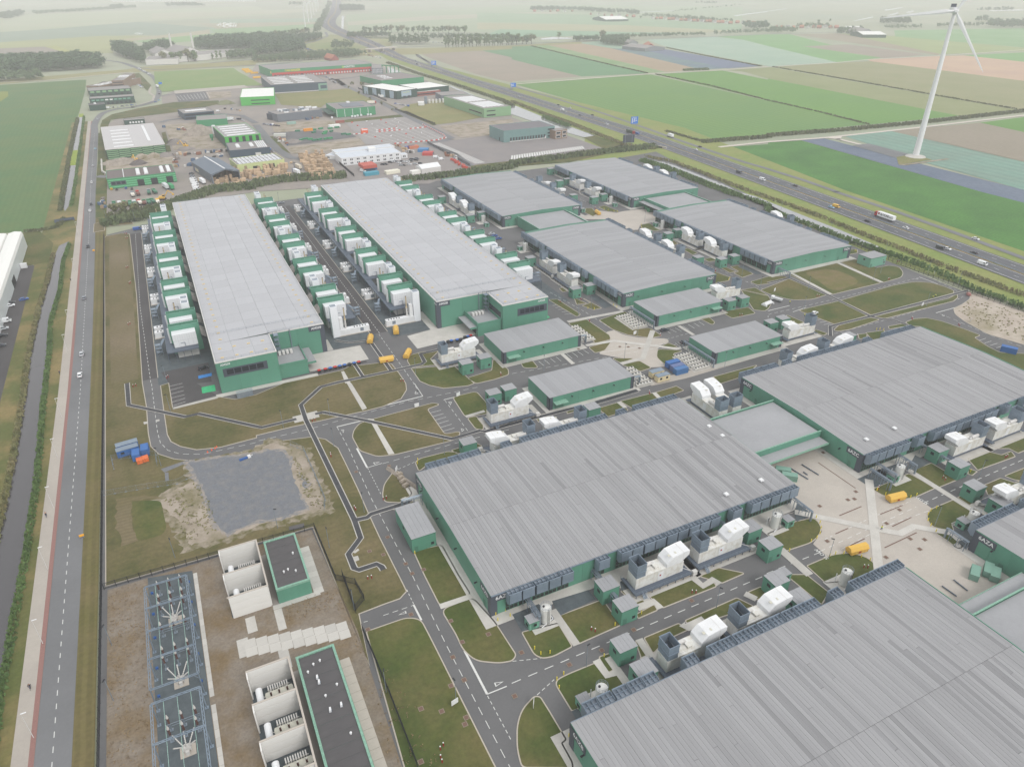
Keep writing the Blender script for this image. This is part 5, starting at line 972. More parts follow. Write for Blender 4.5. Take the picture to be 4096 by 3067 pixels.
# footpaths across lawns
for q, wd in (([(67.1,114.3),(67.1,101.7)],2),([(82,96.4),(81.5,90.1)],2),([(69,95.8),(69.1,90.8),(71.8,90.7)],2),([(72.1,95.2),(72,86.5)],2),([(94.8,95.5),(95.1,94),(100.8,94.1)],2.4),([(107.5,107.8),(108,103.5),(112.1,104.1),(112.4,102)],2.2),([(91.5,106.6),(91.2,105.1)],2),([(87.4,105),(92.8,104.8),(92.8,102.1)],2.2),([(40.9,128.4),(50.2,128.1)],1.8),([(203.7,114.7),(203.5,91.8)],2.2),([(137.4,105),(137.2,93.6)],2.6),([(187.5,116.7),(154.4,85.1)],2.6),([(153.4,115.4),(168.7,99.5),(174.2,94.2),(180.6,94.5),(187.7,87.8),(187.3,84.2)],2.4),([(140.8,194.6),(140.9,189.8)],1.8),([(157.4,194.3),(156.8,190.1)],1.8),([(159.8,267.4),(190.5,265.7)],2.2),([(154.7,241.9),(168.5,240.2),(181.2,228.7),(189,221.2),(191.4,221)],2),([(190.7,241.3),(170.4,220.4),(159,220.4)],2.4),([(141,239.9),(140.7,229.3)],1.8),([(204.7,240),(204.7,228.8)],1.8),([(303,267.2),(299.1,235.5)],2),([(339,267.6),(336.5,235.1)],2),([(83.1,211.2),(91.2,211.7)],1.6),([(116.3,96.3),(117.7,93.4)],2)):
    FPZ = globals().get('FPZ', .165)+.0015; strip('footpath', q, wd, FPZ, CONCL)
strip('service_lane', [(159.9,201.4),(176.5,200.2),(191.4,200.6),(218.4,201.4)],4.5, .09, CPATH)
# ---- painted lines
mk = MB(); Z = .125
def dl(pts, on=2.2, off=1.6, wd=.17): dashes(pts, on, off, wd, Z, mk)
dl([(-23.4,508),(-24.3,378.6),(-22.7,292.1),(-22.5,292),(-22.1,252),(-21.5,244.1),(-19.4,237.8),(-15.5,233.3),(-8.6,229.8),(9.3,228.9),(9.4,229.6),(27.4,229.1),(47.8,230.5),(66.6,231.5),(96.9,229.5)]); dl([(113.5,233.5),(240.5,219),(251.8,230.9),(293.8,230.2),(359.9,231)]); dl([(368.1,256.2),(369.3,247.1),(368.4,237.5),(361.4,208.8)])
dl([(37.8,225.9),(38.1,210.7),(37.4,179.7),(38.1,143.3),(38.1,142.6),(37.9,116.3),(38.1,98),(38.4,80.5)]); dl([(47.7,99),(124.9,99),(127.5,99.4),(148.1,98.9)],2.4,2.0, .22); dl([(192.7,100.6),(250.3,101.2)],2.4,2.0, .22)
dl([(46.2,196.5),(71.7,196.8),(82.8,196.6),(95.3,196.1)]); dl([(75.2,296),(75.2,530)],1.6,1.4, .22); dl([(74.6,294.8),(74,244.7),(73.9,244.1),(73.7,238)]); dl([(40.9,196.4),(40.8,180.2)],1, .8); dl([(50,191.1),(56.7,192.6)],1, .8)
dl([(50.6,104.5),(57.1,102.2)],1, .7); dl([(51.6,93.6),(57.2,95.5)],1, .7); dl([(35,138.1),(35,132.4)], .9, .7); dl([(41.2,98.5),(41.3,85.7)], .9, .7); dl([(21.4,132.3),(22.4,132.2)],1.5,1); dl([(26.6,132.2),(34.8,132)],1.5,1)
dl([(80.4,225.8),(80.4,216.3),(80.1,200.8)],2,1.6); dl([(260.1,201.2),(293.2,200.9),(351.8,202),(357.9,203.1)]); dl([(327.6,194.6),(327.5,185.9),(326.3,168.9),(328.2,153.5)]); dl([(169.9,303.2),(173.4,272.7),(174.6,248.7)]); dl([(275.5,449.4),(273.4,418.8)]); dl([(270,307.6),(273,253.4),(271.9,252.2)])
dl([(152.2,102.3),(171.8,103),(190.2,103.1)],1.2, .9); dl([(149.6,96.9),(172.8,98.4),(191.7,97.4)],2,1.6); dl([(147,99.2),(169.2,99.9),(189.3,100.4)],2,1.8)
dl([(161.7,238.4),(185.4,226.6)],1.5,1.2); dl([(191,231),(204.9,231.5)],1.5,1.2)
def line(a, b, wd=.3): dashes([a, b],1e4, .01, wd, Z+.003, mk)
for q, wd in (([(37.7,226.1),(50.2,226)], .5),([(40.7,209.4),(40.8,196.6)], .6),([(59.2,232.7),(73.8,232.8)], .5),([(34.9,132.2),(35,126.3)], .5),([(41.3,112.5),(41.3,98.9)], .55),([(73.8,232.8),(74.2,243.9)], .25),([(80.2,226.5),(84.6,226.5)], .4),([(40.8,196.6),(46.1,196.8)], .25),([(41.3,98.9),(46.3,98.8)], .3),([(361.2,231.6),(361.2,220.4)], .4),([(326.6,195.7),(340.7,195.7)], .4),([(254.9,234.3),(269.1,234.3)], .4),([(156.7,233.3),(188.7,227.5)], .25),([(264.9,227.8),(275,229)], .3)): line(*q, wd)
def bays(A, B):
    for a, b in zip(A, B): line(a, b, .18)
bays([(71.9,219.8),(71.9,216.9),(71.9,214.2),(71.9,211.4),(71.8,208.6),(71.8,205.9)],[(76.5,219.8),(76.5,217.1),(76.5,214.4),(76.5,211.7),(76.5,208.9),(76.5,206.1)]); bays([(-15.9,286.1),(-15.8,282.6),(-15.8,279.2),(-15.9,275.8),(-15.9,272.3),(-15.9,269.1)],[(-11.1,286.4),(-10.9,283.3),(-11,279.8),(-11,276.2),(-11,273.2),(-11.1,270.3)])
line((-16.3,288.4),(-16,268.2), .2)
for a, b in (([(206.4,239.1),(209.7,239.3),(213.1,239.3),(216.3,239.7)],[(206.3,234.2),(209.6,234.4),(213.1,234.8),(216,235)]),([(196.2,239.3),(198.9,238.9),(201.8,238.8)],[(196.3,235.1),(199.5,234.9),(202.2,234.7)]),([(142.9,239),(145.7,239.1),(148.4,238.9),(151.4,238.9)],[(142.9,233.9),(145.8,233.9),(148.7,234.2),(151.8,234.6)]),([(128.6,238.2),(131.5,238.3),(134.4,238.3),(137.3,238.4)],[(128.8,233.8),(131.6,233.8),(134.6,234),(137.4,234)]),
             ([(162.7,287.5),(162.7,284.6),(162.8,281.9),(163,278.7),(162.9,275.6)],[(167.5,287.8),(167.5,284.3),(167.7,281),(167.9,277.4),(168.1,274.3)]),([(268.2,215.8),(267.3,213),(267,210.3)],[(272.1,215.3),(271.3,212.5),(271.4,210.1)]),([(316.6,166.8),(316.6,164),(316.7,161.4),(316.6,158.6)],[(321.7,166.8),(321.4,164),(321.5,161.3),(321.8,158.6)]),([(193.6,226.4),(192,225.9)],[(193.8,222.4),(191.8,221.5)])): bays(a, b)
def tri(a, b, c):
    a, b, c = (Vector(x) for x in (a, b, c)); g = (a+b+c)/3
    for p, q in ((a,b),(b,c),(c,a)):
        i, j = g+(p-g)*.6, g+(q-g)*.6; mk.quad([(*p,Z),(*q,Z),(*j,Z),(*i,Z)])
tri((72.4,237.8),(71.5,235.8),(72.9,235.3)); tri((81.2,224.2),(82.5,223.6),(81.1,221.6)); tri((78.5,204.8),(79.3,203.4),(78,202.5)); tri((38.7,223.5),(39.7,223),(38.9,221)); tri((43.4,198.6),(45.6,197.9),(43.6,197.3)); tri((30.1,130.6),(32.4,131.1),(32.3,130.2)); tri((44,101),(46.2,100.3),(43.9,99.8)); tri((356.6,230.5),(359.5,230.6),(357.5,229.7)); tri((327.4,193.2),(327.9,191.7),(326.1,191.4))
bad = [i for i, f in enumerate(mk.f)]
ob('road_markings', mk.mesh('road_markings', PAINT, fix=False), kind='structure')
for (p, tx, r) in (((193.6,101.9), 'SLOW', math.pi*.5),((146.6,98.2), 'SLOW', math.pi*.5)):
    ob('road_lettering', text_mesh(tx, 1.6, PAINT), None, (*p, .15), r, kind='structure')
sheet('charging_bay', [(-4.4,279.3),(0.7,279.2),(0.5,273.8),(-4.6,274)], .16, mat('green_paint', s(60,176,120), .7)); sheet('blue_bay', [(-4.7,290.1),(0.6,290.3),(0.5,287.5),(-4.8,287.3)], .16, mat('blue_paint', s(56,130,200), .7)); sheet('charging_bay', [(152.4,280.1),(154.9,280.4),(154.7,275.5),(150,275.3)], .16, MT['green_paint'])
sheet('car_park', [(-18.5,300.5),(0.4,300.9),(-0.1,282.6),(-5.8,283.7),(0.4,270.3),(-16,268.2),(-16,288.8)], .11, ASPHD)
strip('footpath', [(-16.1,267),(0.6,268.4)],1.6, .15, CONCL)
mh = mat('rust_cover', s(112,88,78), .8, amt=.1)
for i, p in enumerate([(47.8,194.3),(36.8,196),(36.6,160.4),(37.9,147.5),(38.3,143.1),(33.3,153.9),(30.1,157),(41.7,143.1),(38,112),(38,104.8),(34.6,104.7),(30.2,99.4),(34.6,95.5),(26.2,102.1),(33.2,129.3),(21.7,129.5),(41.7,122.7),(48.7,114.5),(41.8,115.2),(21.9,90.2),(33.7,94.1),(53.7,105.8),(71.8,97.6),(62.5,97.5),(82.5,99.4),(46.8,95.6),(101.9,100.7),(178.5,114.1),(175.1,111.7),(172.9,112.3),(162.5,114),(183.3,101.7),(174.4,99.1),(174.9,91.3),(178.4,89.2),(173.6,87.1),(162,89.1),(152.2,101.4),(185.8,134.5),(167.6,234.2),(170.9,232.3),(174.7,229.1),(149.9,240.4)]):
    ob('manhole_frame', MB().box(-.6,.6,-.6,.6,0,.03,0).box(-.45,.45,-.45,.45,.03,.05,1).mesh('manhole_frame', [mat('cover_frame', s(136,124,110), .9), mh]) if i == 0 else bpy.data.meshes['manhole_frame'], None, (*p, .15), kind='structure')
for q in ([(164.4,108),(174.1,108.1)],[(176.2,102.9),(186.1,102.8)],[(174.8,97.4),(183.7,97.7)],[(164.9,92),(179,92.3)],[(156.7,102.6),(162.2,102.7)],[(156.8,97.1),(163,97.3)],[(179.8,131.1),(179.8,115.4)]): strip('drain', q, .35, .13, mh)
for q in ([(168.7,132.7),(169.4,125.5)],[(173.7,132.5),(174.3,125.7)],[(166.1,74.6),(166.2,70.4)],[(171,74.7),(170.7,70.4)],[(171,129.1),(171,127.3)]):
    LG = globals().get('LG', -1)+1; thing('lorry_guide', '%s dark wheel guide at the plaza loading docks, from the far end' % ORD[LG], 'wheel guide', (0,0,0),0, 'wheel guides at the docks', MB().tube((*q[0],.4),(*q[1],.4),.18,6).mesh('lorry_guide', STEELD))
# ---- fences
fp = MB()
for k in range(12): fp.box(.1+k*.245, .16+k*.245,-.02, .02, .1,2.4)
fp.box(0,3,-.03,.03,.4,.46).box(0,3,-.03,.03,2.1,2.16); FPAN = fp.mesh('fence_panel', BLACK); FPOST = MB().box(-.06,.06,-.06,.06,0,2.5).mesh('post', BLACK)
hp_ = MB().tube((0,0,2.0),(3,0,2.0),.025,4).tube((0,0,.15),(3,0,.15),.025,4)
for k in range(10): hp_.box(.3*k,.3*k+.02,-.01,.01,.15,2)
HPAN = hp_.mesh('fence_panel', GALV); HPOST = MB().tube((0,0,0),(0,0,2.05),.035,5).box(-.35,.35,-.12,.12,0,.14).mesh('post', GALV)
def fence(lab, pts, pan, post, cat='fence', nm='fence', grp=None):
    t = thing(nm, lab, cat, (*pts[0], .1),0, grp); o0 = Vector(pts[0])
    for a, b in zip(pts, pts[1:]):
        a, b = Vector(a)-o0, Vector(b)-o0; L = (b-a).length; n = max(1, round(L/3)); r = math.atan2((b-a).y, (b-a).x)
        for k in range(n):
            p = a+(b-a)*k/n; o = ob('fence_panel', pan, t, (p.x, p.y, 0), r); o.scale = (L/n/3,1,1); ob('post', post, t, (p.x, p.y, 0), r)
fence('long black bar fence along the road verge', [(-39.5,40),(-39.5,175),(-40.2,350),(-41.3,512)], FPAN, FPOST); fence('black fence across the lawn north of the switchyard', [(-39,174.6),(18,173.6)], FPAN, FPOST)
fence('black fence east of the switchyard, north of the gate road', [(18,173.6),(18.6,150),(23,146),(23.6,139.5),(20.6,137)]+[(20.6,150.9),(20.4,135.6)], FPAN, FPOST); fence('black fence east of the switchyard, south of the gate road', [(20.4,129.8),(20.9,108.2),(20.9,89.5)]+[(14,40)], FPAN, FPOST)
fence('thin mesh fence round the blue site cabins', [(-36.5,234),(-37,240.2)]+[(-23.2,236.4),(-23.2,228.9)], HPAN, HPOST, grp='temporary mesh fences'); fence('thin mesh fence crossing below the small grass hollow', [(-39.5,219.7),(-26.5,217.5),(-17.8,215.6),(-11.9,218.2)], HPAN, HPOST, grp='temporary mesh fences')
fence('thin mesh fence along the right side of the rubble patch', [(20.1,221.9),(23.6,215.9),(23.9,199.8),(24,185.6),(22.5,180.7)], HPAN, HPOST, grp='temporary mesh fences'); fence('dark fence along the motorway ditch behind the roundabout lawn', [(372.3,290.7),(368.4,260.4),(366.8,236.3),(365.3,211.6),(364.5,200.7),(365.5,176.8),(366.1,166.7)], FPAN, FPOST)
fence('dark fence across the field edge behind the tall halls', [(-41.4,539),(-14.1,536)], FPAN, FPOST)
# ---- lamp posts
lp = Proto(); lp.add('post', MB().cyl(0,0,0,7.4,.09,.06,6), GALV); lp.add('lamp_head', MB().box(-.15,.15,-.75,.1,7.4,7.55), BLACK)
lpw = Proto(); lpw.add('post', MB().cyl(0,0,0,8.2,.09,.05,6), OFFW); lpw.add('lamp_head', MB().box(-.1,1.0,-.12,.12,8.15,8.25), WHITE)
LP = [([(20.4,109.7),(34.1,100.3),(20.3,137.4),(33.5,174.4),(33.7,214),(19.9,234.1),(8,178.9),(20,163.5),(67.1,192),(70,225.5),(37.3,234.8)], 'along the main site roads'),([(65.9,95.3),(106.1,95.8)], 'on the dashed road behind 6AZB'),([(-16.8,265.3),(-22,228.7),(-20.8,179.2)], 'round the west lawn'),([(-37.1,152.9),(-36.8,135.4)], 'inside the switchyard fence'),([(146.8,95.9),(186.6,92),(220.2,101.1)], 'round the near concrete plaza'),
      ([(169.5,293.1),(167.6,270.5),(177.4,274.6),(276.1,276.8),(270,256.3),(162.9,223.5),(181.1,239.9),(126.4,229.3),(196.5,198.1),(284.9,381.2),(284.4,416.4)], 'round the small plaza and 7AZC'),([(292.9,245.2),(334.1,239.1),(347.1,245.1),(329.6,203.3),(271,227),(369.5,232.9),(374.5,265),(377.1,308.6),(382.6,357.3),(369.1,214.3)], 'round the far lawns by the motorway'),([(77.3,251.2),(73.5,541),(-40.0,549),(-22.7,538),(-16.7,290.8)], 'by the tall halls')]
for P, w2 in LP:
    for k, p in enumerate(P): lp.put('lamp_post', '%s grey lamp post %s' % (ORD[k], w2), 'lamp post', (*p, .1), RN.uniform(0,6), 'site lamp posts')
for k, p in enumerate([(-52.6,133),(-52.7,161.3),(-53.4,190.1),(-53.6,219.9),(-53.9,249.3),(-54.2,279.1),(-54.8,339.9),(-54.9,369.5),(-55.4,447.9),(-56.4,524)]): lpw.put('street_lamp', '%s white street lamp on the brick strip from the bottom of the view' % ORD[k], 'street lamp', (*p, .1),0, 'white street lamps')
# ---- bollards, hydrants
hyd = Proto(); hyd.add('post', MB().cyl(-.5,0,0,1.15,.14,n=8).cyl(.5,.3,0,1.15,.14,n=8), RED); hyd.add('cap', MB().cyl(-.5,0,1.15,1.3,.15,n=8).cyl(.5,.3,1.15,1.3,.15,n=8), WHITE)
HY = [(31.5,208.6),(31.5,177),(31,233.9),(41.2,177.8),(27.2,146.5),(27.1,91),(26.1,88.5),(73.2,103.7),(104.2,102.6),(155.4,194.3),(186,111.7),(209.6,105.7),(239.7,104.6),(153.4,88.8),(-28.7,291.9),(-28.8,511),(-28.4,500),(-29.1,442.5),(-28.1,415.9),(-29.5,358.3),(-16.2,293.6),(168.2,289.6),(179.5,287.3),(169.7,263.2),(190.7,235.2),(267.2,288.1),(272,422.7),(238.9,235.8),(290.7,236.3),(342.8,236.3),(309.8,195.8),(323.3,181.1),(371.2,252.9),(270.6,194),(108.9,234.3),(70.3,247.6)]
LM = [('the tall hall marked AMS09',(20,262)),('the AMS08 plant building',(132,238)),('the central plant building',(132,197)),('the 7AZC plant building',(214,239)),('the blue shipping containers',(190,198)),('the west end of 6AZD',(46,150)),('the front of 6AZD',(80,104)),('the scoops behind 6AZB',(90,88)),('the near concrete plaza',(150,95)),('the 6AZC tank',(204,108)),('the 6AZA tank',(184,88)),('the 7AZC west wall',(186,300)),('the far plaza',(270,392)),('7AZA',(290,262)),('the loop road lawn',(-10,350)),('the motorway end of the ring road',(340,215)),('the switchyard gate',(24,120)),('7AZD',(190,410))]
def by_place(P, make, what):
    G_ = {}
    for p in P: G_.setdefault(min(LM, key=lambda l: (l[1][0]-p[0])**2+(l[1][1]-p[1])**2)[0],[]).append(p)
    for nm, L in G_.items():
        L.sort(key=lambda p: p[0]**2+p[1]**2)
        for k, p in enumerate(L): make(p, '%s near %s' % (what, nm)+(', %s nearest camera' % ORD[k] if len(L) > 1 else ''))
by_place(HY, lambda p, l: hyd.put('hydrant_bollard', l, 'hydrant', (*p, .1), RN.uniform(0,3), 'red hydrant posts'), 'red hydrant posts')
ybm = MB().cyl(0,0,0,1.1,.13,n=8).mesh('bollard', YELLB)
YB = [(185.5,108.7),(189,105),(191.4,104.2),(194.1,104.1),(185,111.5),(213,104.4),(221.1,104.6),(194.1,97.1),(191.4,97),(189.1,96.2),(186.7,94.4),(185.3,92.4),(184.4,90),(157.2,110.4),(156.3,108.1),(154.7,106.2),(152.6,104.6),(150.3,103.6),(147.7,103.3),(139.1,103.2),(147.8,96.5),(150,96.4),(152.2,95.4),(154.2,94.2),(155.7,92.3),(156.8,90.2),(57.1,105.3),(57.7,103.2),(59.9,102.5),(79,102.7),(87.3,102.9),(59.9,95.7),(57.7,95.1),(57.1,92.9),(71.3,95.8),(53,81.3),(53,119.3),(55.9,119.4),(56.2,117.3),(52.7,117.4),(41.6,150.2),(41.5,166.5),(56.8,191.1),(57.6,192.9),(190.2,273.8),(190.4,271.3),(176.6,276.3),(179,274.1),(276.7,418.7),(277.7,415),(279.8,410.8),(282,409.7),(279.1,377),(275.7,371.7),(267.2,276.4),(264.9,274.7),(363.6,276.1),(363.9,277.2),(284.5,195.2),(286.3,194.8),(286.9,193.3)]
by_place(YB, lambda p, l: thing('bollard', l, 'bollard', (*p, .1),0, 'yellow bollards along the site kerbs', ybm), 'short yellow bollard')
# ---- yellow skips
sk = Proto()
b = MB(); b.hexa([(-2.9,-1.2,.3),(2.5,-1.2,.3),(2.5,1.2,.3),(-2.9,1.2,.3),(-3.1,-1.25,1.5),(3.1,-1.25,1.5),(3.1,1.25,1.5),(-3.1,1.25,1.5)]); b.extr([(-1.25,1.5),(1.25,1.5),(.6,2.4),(-.6,2.4)][::-1], 'x', -3.1,3.1)
for k in range(6): b.box(-2.8+1.1*k,-2.7+1.1*k,-1.3,1.3,.4,1.55)
b.box(-3.2,3.2,-1.3,1.3,1.45,1.56); sk.add('hopper', b, YELLOW, fix=True); sk.add('skid', MB().box(-2.8,2.6,-.9,-.7,0,.3).box(-2.8,2.6,.7,.9,0,.3), BLACK); sk.add('stripe_plate', MB().box(3.0,3.14,-1,-.4,.6,1.4).box(3.0,3.14,.4,1,.6,1.4), WHITE); sk.add('label_plate', MB().box(-.4,.3,-1.33,-1.27,.6,1.2), RED)
for p, r, lab in (((82.4,293.2),1.3, 'yellow enclosed skip standing behind AMS08 loading apron'),((69,289.5),1.2, 'yellow enclosed skip by the slate bed, left of the dark road'),((69.7,267.2),-.1, 'yellow enclosed skip on the kerb end of the lawn'),((79.5,268.1),1.0, 'yellow enclosed skip beside the trench bend'),((186.3,105.7),-.15, 'yellow enclosed skip against the grass on the plaza, upper of two'),((156.3,94.5),-.15, 'yellow enclosed skip against the grass on the plaza, lower of two'),((266.7,411.2),1.4, 'yellow enclosed skip on the far concrete yard')):
    sk.put('skip', lab, 'skip', (*p, .12), r, 'yellow enclosed skips')
# ---- containers and cabins
ct = Proto(); b = MB(); b.box(-3.03,3.03,-1.22,1.22,.1,2.55)
for k in range(14): b.box(-2.9+.42*k,-2.75+.42*k,-1.26,1.26,.3,2.4)
for x in (-3.06,2.98):
    for y in (-1.26,1.18): b.box(x,x+.08,y,y+.08,0,2.6)
for y in (-1.26,1.18): b.box(-3.05,3.05,y,y+.08,2.5,2.6); b.box(-3.05,3.05,y,y+.08,.0,.14)
ct.add('shell', b, OBJC); b = MB()
for y in (-.8,-.3,.3,.8): b.box(3.03,3.1,y-.03,y+.03,.2,2.4)
ct.add('door_bar', b, GALV)
CL = []
def cont(lab, p, rz, col, z=.1, sx=1, grp='shipping containers'):
    o = ct.put('shipping_container', lab, 'container', (*p, z), rz, grp, color=col); o.scale = (sx, 1,1); return o
cB = s(58,104,165); cB2 = s(70,112,160)
cont('blue shipping container by the condensers, farthest of three side by side', (177.4,208.8), math.radians(0), cB); cont('blue shipping container with rusty roof, middle of three side by side', (177.2,205.4),0, s(96,110,150)); cont('blue shipping container nearest the road of three side by side', (176.9,202.7),0, cB2)
cont('blue shipping container alone at the right edge by parking bays', (317.4,153.8), math.radians(-62), cB)
cabp = Proto(); cabp.add('shell', MB().box(-3,3,-1.25,1.25,.2,2.7), OBJC); cabp.add('roof', MB().box(-3.08,3.08,-1.33,1.33,2.7,2.85), STEEL); cabp.add('window', MB().box(-2,-1,-1.29,-1.25,1.2,2.1).box(1,2,-1.29,-1.25,1.2,2.1), GLASS)
cabp.put('site_cabin', 'cream site cabin beside the blue containers, farther of two', 'cabin', (*(166.1,204.9), .1),0, 'cream site cabins', color=s(208,194,158)); cabp.put('site_cabin', 'cream site cabin beside the blue containers, nearer of two', 'cabin', (*(166.2,201), .1),0, 'cream site cabins', color=s(212,198,162))
for p, lab, sx in (((-31.9,244.8), 'long blue site cabin in the lawn, rear one with plain roof', 1.15),((-31.8,241.5), 'long blue site cabin in the lawn, front one with red stripe', 1.15)):
    o = cabp.put('site_cabin', lab, 'cabin', (*p, .1), .12, 'blue site cabins', color=cB); o.scale = (sx,1,1)
for p, lab in (((-29.2,237.6), 'short blue container with pale roof among the site cabins'),((-26.4,239.7), 'short blue container with round lid right of the site cabins')): cont(lab, p, 1.55, cB, sx=.72)
for p, lab in (((-28.4,234.2), 'orange toolbox by the mesh fence, left of two'),((-26.5,234.6), 'orange toolbox by the mesh fence, right of two')): thing('tool_box', lab, 'tool box', (*p, .1), .1, 'orange tool boxes', MB().box(-.9,.9,-1.2,1.2,.15,1.3,0).box(-.95,.95,-1.25,1.25,1.3,1.5,0).box(-.7,-.5,-1,1,0,.15,1).box(.5,.7,-1,1,0,.15,1).mesh('tool_box', [mat('orange_enamel', s(214,110,60), .5), BLACK]))
for p, lab in (((305.8,405.4), 'long green bin compactor on the far yard, left of two'),((303.9,399.9), 'long green bin compactor on the far yard, right of two')): cont(lab, p, .1, s(50,120,84), grp='green compactors')
for k, p in enumerate([(177.7,73.4),(182.1,72.5),(182.2,70.6),(164.5,131.9),(164.1,128.6)]): o = cont('pale green waste compactor at the loading docks, %s from the left' % ORD[k], p, 2.4 if k > 2 else .5, s(120,156,142), grp='pale green compactors'); o.scale = (.8,.9,.8)
binp = Proto(); b = MB(); b.hexa([(-.5,-.5,.15),(.5,-.5,.15),(.5,.5,.15),(-.5,.5,.15),(-.62,-.6,1.15),(.62,-.6,1.15),(.62,.6,1.15),(-.62,.6,1.15)]); binp.add('bin_body', b, BLACK); binp.add('lid', MB().box(-.66,.66,-.64,.64,1.15,1.3), OBJC)
cols = {'r': s(190,44,44), 'b': s(56,104,180), 'k': s(50,52,56)}
for k, c in enumerate('rrbrbbkbr'): binp.put('wheelie_bin', '%s lid bin, %s from the left along the AMS09 apron' % ({'r':'red','b':'blue','k':'black'}[c], ORD[k]), 'bin', (42.0+2.05*k-.6*(k == 0),270.4, .12), .1, 'bins in a row', color=cols[c])
for k, (c, p) in enumerate(zip('kbbkkbr', [(100,271.7),(101.6,271.6),(104.3,271.3),(105.8,271.2),(108.6,272.5),(110,272.3),(111.5,272.6)])): binp.put('wheelie_bin', '%s lid bin, %s from the left along the AMS08 apron' % ({'r':'red','b':'blue','k':'black'}[c], ORD[k]), 'bin', (*p, .12), .1, 'bins in a row', color=cols[c])
ob('bin_strip', MB().prism([(39,269.6),(62,270.6),(62,272.4),(39,271.6)], .1, .11).mesh('bin_strip', ASPHD), kind='structure')
# site signs
sg = Proto(); sg.add('board', MB().box(-.9,.9,-.04,.04,.5,2.1), WHITE); sg.add('post', MB().box(-.8,-.7,.04,.1,0,2).box(.7,.8,.04,.1,0,2), BLACK)
for k, (p, r) in enumerate((((86.2,225.9), .3),((49,189.9), .9),((49.5,91.3),1.0),((33.5,99.5), .2),((327.5,204), .2),((331.9,181.5), .5),((275.1,251), .4),((370.8,229.9), .6),((68.8,225.5),0.),((180.4,241), .2))): sg.put('site_sign', 'white site notice board on two posts, %s counted from the switchyard side' % ORD[k], 'sign', (*p, .12), r, 'white site notice boards')
sh = Proto(); sh.add('frame', MB().box(-3,3,-.9,-.8,0,2.4).box(-3,-2.9,-.8,.9,0,2.4).box(2.9,3,-.8,.9,0,2.4), GALV); sh.add('roof', MB().box(-3.1,3.1,-1,1,2.4,2.5), mat('shelter_roof', s(150,158,160), .4)); sh.put('smoking_shelter', 'low grey shelter on the lawn below the AMS09 front', 'shelter', (*(10.6,264.2), .12), .05)
# ---- pallets of old kerbs by the west end of 6AZD, small ramp
for k, p in enumerate([(49.3,187.6),(49.1,185.6),(49.1,183.5),(49.2,181.1)]): thing('rubble_crate', '%s crate of stones in the row beside the kerb, from the far end' % ORD[k], 'crate', (*p, .12), .4, 'crates of stones', MB().box(-1,1,-.7,.7,.1,.9).box(-.7,.5,-.5,.4,.9,1.2).box(-.9,-.6,-.6,.6,0,.1).box(.6,.9,-.6,.6,0,.1).mesh('rubble_crate', SAND))
thing('stone_bank', 'long low bank of rubble beside the crates of stones', 'rubble', (*(50.4,183.9), .12), math.radians(-70), None, MB().extr([(-.9,0),(.9,0),(.3,.6),(-.3,.7)], 'x', -10,9).mesh('stone_bank', RUBBLE, fix=True))
